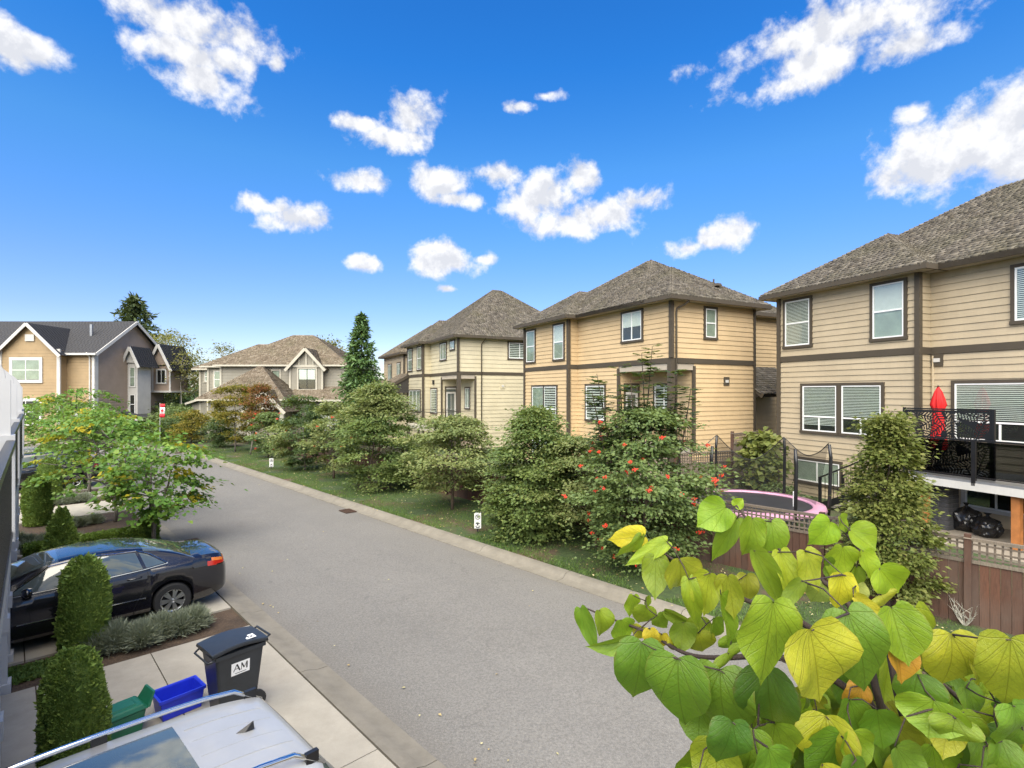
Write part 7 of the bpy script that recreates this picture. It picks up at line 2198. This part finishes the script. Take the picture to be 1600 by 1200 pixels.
# leaf: stalk end x, y, z, width, length, hang angle (deg from straight down), tone
LEAVES = {
    'A': [(0.405, 1.000, 4.281, 0.049, 0.049, -50, 'l'), (0.422, 1.000, 4.283, 0.016, 0.016, 140, 'l'), (0.425, 1.000, 4.259, 0.028, 0.077, -25, 'm'), (0.432, 0.950, 4.272, 0.034, 0.059, -5, 'l'), (0.466, 0.950, 4.267, 0.038, 0.056, 5, 'l'), (0.412, 0.900, 4.229, 0.028, 0.076, 25, 'm'), (0.458, 0.900, 4.227, 0.032, 0.071, 10, 'y'), (0.487, 0.880, 4.235, 0.034, 0.051, 15, 'y'), (0.565, 0.950, 4.201, 0.018, 0.036, 10, 'd'), (0.529, 0.900, 4.174, 0.033, 0.033, -20, 'p'), (0.352, 0.620, 4.220, 0.082, 0.079, 12, 'y'), (0.411, 0.750, 4.231, 0.016, 0.040, -30, 'm'), (0.500, 0.800, 4.223, 0.031, 0.046, 0, 'Y'), (0.504, 0.780, 4.197, 0.014, 0.044, 60, 'Y'), (0.523, 0.800, 4.208, 0.019, 0.023, 20, 'p'), (0.529, 0.800, 4.056, 0.027, 0.036, -25, 'o'), (0.433, 0.680, 4.215, 0.052, 0.087, 15, 'd'), (0.496, 0.780, 4.046, 0.042, 0.052, -5, 'd'), (0.524, 0.760, 4.044, 0.039, 0.044, 10, 'd'), (0.446, 0.806, 3.989, 0.041, 0.047, -1, 'd'), (0.454, 0.840, 3.910, 0.059, 0.066, 13, 'l'), (0.447, 0.792, 3.898, 0.024, 0.039, -34, 'D'), (0.456, 0.768, 4.028, 0.057, 0.063, -3, 'y'), (0.457, 0.800, 3.964, 0.045, 0.054, -19, 'D'), (0.405, 0.689, 4.014, 0.041, 0.051, -9, 'y'), (0.477, 0.838, 3.895, 0.067, 0.077, -4, 'd'), (0.392, 0.700, 3.958, 0.039, 0.052, 18, 'd'), (0.513, 0.827, 3.984, 0.053, 0.054, 0, 'l'), (0.467, 0.754, 4.012, 0.041, 0.067, -27, 'd'), (0.501, 0.828, 3.912, 0.046, 0.057, 15, 'y'), (0.493, 0.802, 3.901, 0.022, 0.045, -32, 'y'), (0.436, 0.698, 3.962, 0.045, 0.053, -7, 'l'), (0.482, 0.749, 4.020, 0.037, 0.038, 9, 'm'), (0.551, 0.825, 3.946, 0.042, 0.043, -21, 'd'), (0.465, 0.714, 4.003, 0.034, 0.047, -22, 'd'), (0.567, 0.830, 3.885, 0.038, 0.060, -24, 'm'), (0.494, 0.751, 3.911, 0.042, 0.063, -26, 'm'), (0.559, 0.824, 3.982, 0.060, 0.068, 0, 'd'), (0.545, 0.788, 3.973, 0.032, 0.045, 22, 'm'), (0.592, 0.855, 3.903, 0.047, 0.048, -13, 'd'), (0.519, 0.728, 3.957, 0.023, 0.035, -32, 'D'), (0.579, 0.820, 3.850, 0.024, 0.044, -31, 'd'), (0.636, 0.993, 3.971, 0.053, 0.063, 15, 'd'), (0.690, 1.051, 4.023, 0.066, 0.075, -10, 'y'), (0.615, 1.051, 3.904, 0.054, 0.070, -25, 'm'), (0.699, 1.034, 4.014, 0.060, 0.068, -5, 'l'), (0.615, 1.052, 3.889, 0.035, 0.044, -23, 'm'), (0.662, 1.062, 3.898, 0.038, 0.056, -31, 'y'), (0.665, 1.000, 3.919, 0.044, 0.051, -15, 'd'), (0.615, 1.119, 3.838, 0.059, 0.068, 11, 'y'), (0.569, 1.014, 3.930, 0.047, 0.051, -2, 'y'), (0.616, 0.922, 3.938, 0.057, 0.066, 12, 'l'), (0.626, 0.946, 4.035, 0.038, 0.044, 10, 'd'), (0.716, 1.105, 3.863, 0.042, 0.056, 26, 'd'), (0.610, 1.038, 3.934, 0.063, 0.072, -9, 'm'), (0.574, 1.064, 3.846, 0.034, 0.043, 23, 'd'), (0.597, 1.115, 3.838, 0.037, 0.053, 30, 'l'), (0.588, 1.008, 3.924, 0.030, 0.040, -26, 'l'), (0.731, 1.075, 3.987, 0.039, 0.054, -29, 'l')],
    'B': [(0.251, 1.000, 4.227, 0.034, 0.051, -80, 'Y'), (0.241, 0.980, 4.231, 0.019, 0.054, -35, 'm'), (0.287, 0.980, 4.222, 0.023, 0.067, -60, 'l'), (0.267, 0.980, 4.195, 0.036, 0.057, -5, 'm'), (0.301, 0.950, 4.199, 0.052, 0.055, 10, 'y'), (0.311, 0.930, 4.170, 0.024, 0.069, 10, 'm'), (0.344, 0.920, 4.184, 0.037, 0.060, -5, 'y'), (0.368, 0.900, 4.187, 0.032, 0.055, 10, 'y'), (0.356, 0.900, 4.154, 0.031, 0.070, 10, 'm'), (0.435, 0.980, 4.161, 0.029, 0.040, 0, 'y'), (0.335, 0.680, 4.230, 0.062, 0.088, -10, 'm')],
    'C': [(0.143, 1.100, 4.050, 0.025, 0.071, 20, 'd'), (0.179, 1.080, 4.053, 0.033, 0.042, 10, 'm'), (0.216, 1.050, 4.047, 0.040, 0.037, 5, 'm'), (0.264, 1.150, 4.057, 0.025, 0.037, -10, 'l'), (0.285, 1.120, 4.044, 0.037, 0.037, -15, 'm'), (0.292, 1.150, 4.054, 0.022, 0.022, 0, 'l'), (0.301, 1.100, 4.034, 0.027, 0.027, 40, 'm'), (0.259, 1.050, 4.033, 0.028, 0.023, -20, 'y'), (0.261, 1.000, 4.052, 0.022, 0.024, 10, 'Y'), (0.284, 1.000, 4.041, 0.020, 0.025, 0, 'Y'), (0.304, 1.000, 4.035, 0.019, 0.020, 10, 'Y'), (0.323, 1.000, 4.063, 0.039, 0.040, -10, 'm'), (0.352, 1.000, 4.043, 0.042, 0.034, 15, 'y'), (0.318, 1.100, 4.045, 0.018, 0.058, 60, 'm'), (0.371, 1.050, 4.051, 0.034, 0.037, 0, 'l'), (0.223, 1.000, 4.031, 0.023, 0.063, -75, 'm'), (0.383, 1.000, 4.072, 0.028, 0.041, 0, 'l'), (0.395, 0.950, 4.064, 0.044, 0.022, 20, 'l'), (0.209, 0.850, 4.096, 0.065, 0.092, -5, 'd'), (0.250, 0.800, 4.096, 0.082, 0.090, 0, 'd'), (0.306, 0.780, 4.089, 0.078, 0.093, 0, 'd'), (0.361, 0.750, 4.106, 0.059, 0.074, 5, 'D'), (0.437, 0.800, 4.080, 0.040, 0.051, 20, 'D'), (0.302, 0.850, 3.993, 0.045, 0.044, -5, 'd'), (0.366, 0.800, 4.013, 0.021, 0.011, 30, 'Y'), (0.441, 0.820, 4.019, 0.036, 0.042, 0, 'l'), (0.473, 0.820, 4.005, 0.028, 0.034, 15, 'm'), (0.364, 0.850, 3.993, 0.038, 0.043, -5, 'm'), (0.394, 0.800, 4.031, 0.031, 0.050, 5, 'd'), (0.368, 0.900, 4.055, 0.052, 0.028, 20, 'm'), (0.414, 0.860, 4.078, 0.033, 0.033, -20, 'm'), (0.268, 0.762, 3.984, 0.038, 0.050, -22, 'm'), (0.277, 0.838, 3.910, 0.055, 0.057, 3, 'm'), (0.244, 0.691, 4.003, 0.053, 0.062, 8, 'm'), (0.265, 0.816, 3.856, 0.038, 0.047, 7, 'd'), (0.277, 0.716, 4.028, 0.048, 0.055, -3, 'y'), (0.288, 0.718, 3.987, 0.043, 0.049, -19, 'm'), (0.251, 0.663, 4.001, 0.025, 0.031, -30, 'm'), (0.261, 0.739, 3.933, 0.038, 0.059, 34, 'm'), (0.277, 0.663, 4.085, 0.042, 0.047, -13, 'D'), (0.343, 0.819, 3.942, 0.035, 0.038, -31, 'd'), (0.298, 0.744, 3.975, 0.037, 0.054, 19, 'D'), (0.334, 0.821, 3.892, 0.032, 0.041, 33, 'd'), (0.311, 0.775, 3.887, 0.040, 0.050, 7, 'm'), (0.328, 0.719, 4.040, 0.036, 0.045, -12, 'm'), (0.357, 0.784, 3.987, 0.052, 0.052, -9, 'd'), (0.325, 0.691, 4.008, 0.034, 0.050, -22, 'd'), (0.307, 0.699, 3.973, 0.024, 0.041, 31, 'D'), (0.405, 0.853, 3.821, 0.040, 0.044, -32, 'd'), (0.379, 0.764, 4.022, 0.051, 0.061, -1, 'm'), (0.326, 0.675, 4.046, 0.041, 0.048, 8, 'd'), (0.330, 0.672, 4.017, 0.033, 0.035, -4, 'd'), (0.384, 0.750, 3.948, 0.049, 0.052, -25, 'd'), (0.344, 0.664, 3.976, 0.034, 0.038, -33, 'd'), (0.455, 0.847, 3.940, 0.037, 0.051, -32, 'm'), (0.442, 0.836, 3.841, 0.024, 0.046, 35, 'm'), (0.464, 1.037, 3.887, 0.037, 0.043, 14, 'd'), (0.476, 0.924, 3.978, 0.054, 0.065, -17, 'm'), (0.448, 0.968, 3.930, 0.032, 0.048, 32, 'y'), (0.509, 1.110, 3.858, 0.051, 0.056, 3, 'm')],
    'D': [(0.603, 1.000, 4.254, 0.044, 0.044, -40, 'l'), (0.619, 1.000, 4.265, 0.020, 0.031, 30, 'l'), (0.627, 0.980, 4.243, 0.042, 0.042, 50, 'l'), (0.593, 0.950, 4.222, 0.043, 0.050, -10, 'l'), (0.631, 0.950, 4.214, 0.031, 0.040, 15, 'l'), (0.626, 0.900, 4.199, 0.044, 0.044, 40, 'l'), (0.619, 0.950, 4.185, 0.018, 0.031, 0, 'm'), (0.628, 0.900, 4.154, 0.040, 0.015, 30, 'y'), (0.517, 0.720, 4.206, 0.044, 0.056, 10, 'm'), (0.524, 0.720, 4.163, 0.039, 0.045, 5, 'o'), (0.571, 0.750, 4.194, 0.029, 0.080, 15, 'y')],
    'E': [(0.600, 0.720, 4.169, 0.062, 0.069, 0, 'y'), (0.634, 0.720, 4.148, 0.025, 0.041, 10, 'y'), (0.623, 0.660, 4.190, 0.049, 0.081, 5, 'y'), (0.678, 0.750, 4.087, 0.067, 0.028, 30, 'p'), (0.542, 0.680, 4.104, 0.056, 0.035, -10, 'm'), (0.640, 0.700, 4.090, 0.015, 0.048, 60, 'D'), (0.568, 0.740, 4.104, 0.047, 0.037, -10, 'd'), (0.636, 0.740, 4.086, 0.031, 0.044, 20, 'd'), (0.554, 0.660, 4.092, 0.041, 0.024, -10, 'm'), (0.628, 0.660, 4.107, 0.050, 0.043, 0, 'd'), (0.605, 0.840, 3.974, 0.041, 0.069, 35, 'y'), (0.490, 0.677, 4.046, 0.037, 0.054, 31, 'd'), (0.571, 0.763, 3.967, 0.044, 0.058, -23, 'y'), (0.530, 0.721, 3.979, 0.055, 0.068, 8, 'd'), (0.558, 0.761, 3.902, 0.054, 0.056, 3, 'y'), (0.663, 0.858, 3.964, 0.043, 0.052, 3, 'm'), (0.666, 0.851, 3.931, 0.041, 0.047, -6, 'D'), (0.642, 0.840, 3.908, 0.034, 0.042, 22, 'D'), (0.614, 0.800, 3.903, 0.043, 0.044, -17, 'm'), (0.537, 0.709, 3.950, 0.029, 0.032, 16, 'D'), (0.578, 0.700, 4.064, 0.030, 0.036, -17, 'y'), (0.608, 0.768, 3.988, 0.050, 0.061, 8, 'l'), (0.676, 0.831, 3.917, 0.052, 0.064, 8, 'd'), (0.682, 0.838, 3.869, 0.048, 0.051, 7, 'd'), (0.675, 0.805, 3.879, 0.054, 0.057, -18, 'd'), (0.589, 0.700, 4.068, 0.049, 0.058, 14, 'm'), (0.704, 0.854, 3.924, 0.031, 0.049, 29, 'm'), (0.694, 0.821, 3.918, 0.034, 0.055, 23, 'D'), (0.575, 0.689, 3.999, 0.046, 0.052, 5, 'd'), (0.649, 0.776, 3.898, 0.037, 0.040, 12, 'd'), (0.680, 0.763, 4.020, 0.059, 0.063, -2, 'D'), (0.664, 0.742, 4.010, 0.043, 0.044, -21, 'd'), (0.589, 0.663, 4.029, 0.039, 0.040, 1, 'm'), (0.704, 0.780, 3.924, 0.058, 0.068, -7, 'y'), (0.727, 0.809, 3.867, 0.046, 0.054, -27, 'd'), (0.747, 0.813, 3.991, 0.055, 0.071, 14, 'l'), (0.630, 0.680, 4.051, 0.031, 0.040, -14, 'd'), (0.672, 0.720, 3.978, 0.025, 0.032, 32, 'd'), (0.723, 0.788, 3.909, 0.033, 0.051, 35, 'm'), (0.664, 0.707, 3.951, 0.038, 0.041, -27, 'D'), (0.685, 0.710, 4.051, 0.028, 0.036, -28, 'd'), (0.747, 0.788, 3.978, 0.037, 0.069, 35, 'l'), (0.827, 0.848, 3.908, 0.056, 0.071, -8, 'D'), (0.826, 0.849, 3.869, 0.036, 0.057, -31, 'D'), (0.690, 0.714, 3.949, 0.044, 0.049, -1, 'd'), (0.798, 0.787, 4.001, 0.037, 0.044, 6, 'D'), (0.879, 0.858, 3.928, 0.041, 0.074, -31, 'd'), (0.714, 0.709, 4.006, 0.029, 0.044, 33, 'y'), (0.712, 0.709, 3.979, 0.042, 0.048, 32, 'm'), (0.785, 0.766, 3.905, 0.036, 0.043, -31, 'm'), (1.069, 1.099, 3.874, 0.036, 0.053, -31, 'y'), (0.808, 0.968, 3.957, 0.037, 0.045, -18, 'd'), (0.724, 1.046, 3.925, 0.042, 0.050, 15, 'm'), (0.738, 1.030, 4.062, 0.038, 0.045, 14, 'y'), (0.650, 0.947, 4.047, 0.053, 0.058, 0, 'm'), (0.925, 1.074, 3.963, 0.054, 0.072, 27, 'l'), (0.897, 1.096, 3.944, 0.064, 0.075, -14, 'd'), (0.879, 1.038, 3.993, 0.040, 0.054, -28, 'd'), (0.773, 1.081, 3.938, 0.071, 0.083, 12, 'm'), (0.731, 0.975, 4.043, 0.051, 0.059, -13, 'm'), (0.910, 1.073, 3.909, 0.040, 0.051, -22, 'y'), (0.887, 1.054, 3.974, 0.045, 0.045, 37, 'l'), (0.637, 0.929, 3.957, 0.037, 0.042, 9, 'y'), (0.988, 1.112, 3.857, 0.052, 0.076, 31, 'm'), (0.717, 1.004, 3.947, 0.067, 0.075, -6, 'd'), (0.799, 1.026, 3.932, 0.049, 0.056, -9, 'y'), (0.804, 1.012, 3.913, 0.028, 0.049, -35, 'l'), (0.812, 0.976, 3.974, 0.035, 0.045, -25, 'd'), (0.950, 1.030, 3.872, 0.038, 0.067, 35, 'y'), (0.731, 1.074, 3.980, 0.070, 0.081, 13, 'm'), (0.729, 1.080, 4.003, 0.026, 0.048, 36, 'l'), (0.899, 0.932, 3.964, 0.048, 0.061, 23, 'd'), (0.901, 0.969, 3.934, 0.070, 0.079, -4, 'l'), (0.688, 0.961, 4.100, 0.043, 0.056, -26, 'd'), (0.880, 1.019, 3.986, 0.041, 0.046, -7, 'y'), (0.696, 0.935, 3.919, 0.036, 0.061, -35, 'd'), (0.893, 1.074, 3.949, 0.036, 0.054, -31, 'd'), (0.812, 1.071, 3.843, 0.058, 0.058, 36, 'm'), (0.883, 1.065, 4.005, 0.077, 0.087, 5, 'y'), (0.857, 0.951, 3.986, 0.032, 0.040, -22, 'm'), (0.777, 0.986, 3.944, 0.063, 0.072, -9, 'l'), (0.835, 1.078, 3.896, 0.057, 0.067, -15, 'd'), (0.785, 0.988, 3.963, 0.035, 0.041, -14, 'l'), (0.663, 0.952, 3.959, 0.061, 0.070, 9, 'y'), (0.782, 1.063, 3.986, 0.043, 0.060, -29, 'd'), (0.688, 0.947, 4.112, 0.047, 0.058, 22, 'l'), (0.723, 0.992, 3.944, 0.031, 0.053, 34, 'l'), (0.963, 1.034, 3.982, 0.054, 0.066, -21, 'm'), (0.776, 1.084, 3.995, 0.063, 0.063, 39, 'd'), (0.817, 1.117, 4.021, 0.034, 0.045, -26, 'd'), (0.911, 0.976, 3.915, 0.056, 0.063, -7, 'l'), (0.927, 1.033, 3.892, 0.056, 0.062, -5, 'y'), (0.669, 0.931, 4.042, 0.058, 0.068, -14, 'l'), (0.873, 1.039, 3.949, 0.059, 0.069, -16, 'm'), (0.816, 0.999, 3.978, 0.041, 0.049, -15, 'd'), (0.900, 0.994, 3.882, 0.045, 0.064, 30, 'l'), (0.696, 0.945, 4.090, 0.058, 0.065, -6, 'm'), (0.817, 0.929, 4.045, 0.047, 0.053, 7, 'm'), (0.996, 1.092, 3.888, 0.040, 0.047, -15, 'l'), (0.912, 1.110, 3.915, 0.051, 0.064, -21, 'm'), (0.751, 0.975, 4.037, 0.055, 0.055, 37, 'l')],
}
RT = Vector((1.02, .92, 0.03))
near = empty('near_redbud', RT, 0, 'redbud in the near right corner with large heart shaped yellow green leaves', 'tree')
TONES = {'l': (.200, .320, .020), 'm': (.160, .265, .020), 'y': (.270, .315, .024), 'd': (.095, .195, .018), 'D': (.050, .120, .014), 'Y': (.500, .440, .030), 'p': (.320, .370, .080), 'o': (.360, .220, .025)}
def heart_leaf_mesh(seed):
    """heart blade: stalk at the origin, tip at (0, 1), lobes behind the stalk; UV keeps the blade coordinates"""
    rg = random.Random(seed)
    # half outline from the notch round to the tip, x for half width 0.5
    j = [rg.uniform(-.018, .018) for _ in range(14)]
    half = [(.0, .0), (.08, -.045), (.19, -.075), (.31, -.055), (.415, .02), (.485, .13), (.515, .26), (.505, .40), (.46, .54), (.375, .67), (.27, .785), (.16, .875), (.065, .945), (.0, 1.04)]
    half = [(x+(j[i] if 2 < i < 12 else 0), y) for i, (x, y) in enumerate(half)]
    wave = rg.uniform(.05, .16); fold = rg.uniform(-.10, .65); curl = rg.uniform(-.15, .75); ph = rg.uniform(0, 6)
    vs = []; uv = []; fs = []
    n = len(half)
    def z_of(x, y):
        return fold*abs(x)*.9 - curl*(y-.2)**2*.9 - .25*curl*x*x + wave*math.sin(7*y+ph)*abs(x)*1.6 + .03*math.sin(9*x+ph)
    rows = [0, .35, .7, 1.0]
    idx = {}
    def add(x, y):
        key = (round(x, 4), round(y, 4))
        if key not in idx:
            idx[key] = len(vs); vs.append((x, y, z_of(x, y))); uv.append((x, y))
        return idx[key]
    for s_ in (1, -1):
        for i in range(n-1):
            (xa, ya), (xb, yb) = half[i], half[i+1]
            # spine points: project to the midrib
            ma, mb_ = max(0.0, min(1.04, ya*.9+.06 if i else 0.0)), max(0.0, min(1.04, yb*.9+.06))
            if i+1 == n-1: mb_ = 1.04
            for k in range(3):
                f0, f1 = rows[k], rows[k+1]
                a0 = add(s_*xa*f0, ma+(ya-ma)*f0); a1 = add(s_*xa*f1, ma+(ya-ma)*f1)
                b0 = add(s_*xb*f0, mb_+(yb-mb_)*f0); b1 = add(s_*xb*f1, mb_+(yb-mb_)*f1)
                q = []
                for t_ in ((a0, a1, b1, b0) if s_ > 0 else (b0, b1, a1, a0)):
                    if t_ not in q: q.append(t_)
                if len(q) >= 3: fs.append(tuple(q))
    me = bpy.data.meshes.new('leaf')
    me.from_pydata(vs, [], fs)
    u = me.uv_layers.new(name='UVMap')
    for p in me.polygons:
        p.use_smooth = True
        for li in p.loop_indices: u.data[li].uv = uv[me.loops[li].vertex_index]
    me.materials.append(M['redbud_leaf'])
    me.update()
    return me
LM = [heart_leaf_mesh(k) for k in range(16)]
rb_ = random.Random(21)
def catmull(pts, k=6):
    pts = [Vector(p) for p in pts]; out_ = []
    for i in range(len(pts)-1):
        p0, p1, p2, p3 = pts[max(0, i-1)], pts[i], pts[i+1], pts[min(len(pts)-1, i+2)]
        for j in range(k):
            t_ = j/k
            out_.append(.5*((2*p1)+(-p0+p2)*t_+(2*p0-5*p1+4*p2-p3)*t_*t_+(-p0+3*p1-3*p2+p3)*t_**3))
    out_.append(pts[-1])
    return out_
# trunk and main limbs below the frame
tr = MB()
crotch = Vector((.98, .90, 2.6))-RT
tr.tube([(0, 0, 0), (.02, .01, .9), (-.03, .0, 1.8), crotch], [.065, .055, .048, .04], 10)
ends = []
for k in 'ABCDE':
    last = Vector(BRANCHES[k][-1])-RT
    mid = (crotch+last)/2+Vector((.05, .05, -.05))
    tr.tube([crotch, mid, last], [.030, .018, .0075], 8, cap=False)
tr.build('trunk', M['bark_grey'], near, smooth=True)
for k in 'ABCDE':
    path = catmull(BRANCHES[k])
    n = len(path)
    br = MB().tube([p-RT for p in path], [.0016+.0060*(i/n) for i in range(n)], 7)
    holders = []
    # grow side twigs: each stalk joins the nearest wood that already exists
    wood = list(path)
    todo = [(Vector((x, y, z)), w_, l_, ang, tone) for (x, y, z, w_, l_, ang, tone) in LEAVES[k]]
    best = [min(((p-h[0]).length, i) for i, p in enumerate(wood)) for h in todo]
    left = set(range(len(todo)))
    while left:
        i = min(left, key=lambda q: best[q][0])
        left.discard(i)
        base = todo[i][0]; d_, wi = best[i]
        q = wood[wi]
        knee = base*.6+q*.4+Vector((0, .012, .010 if base.z < q.z else -.006))*min(1.0, d_/.08)
        br.tube([q-RT, knee-RT, base-RT], [.0012 if d_ < .07 else .0017, .0011, .0008], 5)
        holders.append(todo[i])
        for p in (knee, base):
            wood.append(p)
            for j in left:
                dd = (p-todo[j][0]).length*1.1
                if dd < best[j][0]: best[j] = (dd, len(wood)-1)
    bo = br.build('branch', M['twig'], near, smooth=True)
    for (base, w_, l_, ang, tone) in holders:
        a = R(ang)
        tip = Vector((math.sin(a), rb_.uniform(-.25, .25), -math.cos(a))).normalized()
        # blade faces the light and the street, tilted every which way
        face = Vector((rb_.gauss(-.05, .34), -1.0, rb_.uniform(-.1, .85)))
        nz = (face-tip*face.dot(tip)).normalized()
        sx = tip.cross(nz)
        mat3 = Matrix((sx, tip, nz)).transposed()
        o = link('leaf', LM[rb_.randrange(len(LM))], bo, base-RT)
        o.rotation_mode = 'QUATERNION'; o.rotation_quaternion = mat3.to_quaternion()
        th = (w_+l_)/2
        g_ = 1.36 if w_ < .06 else (1.22 if w_ < .085 else 1.12)
        o.scale = (w_*g_*1.02, l_*g_*.96, th*g_)
        c = TONES[tone]; j = rb_.uniform(.85, 1.18)
        o.color = (c[0]*j*rb_.uniform(.9, 1.15), c[1]*j, c[2], 1)
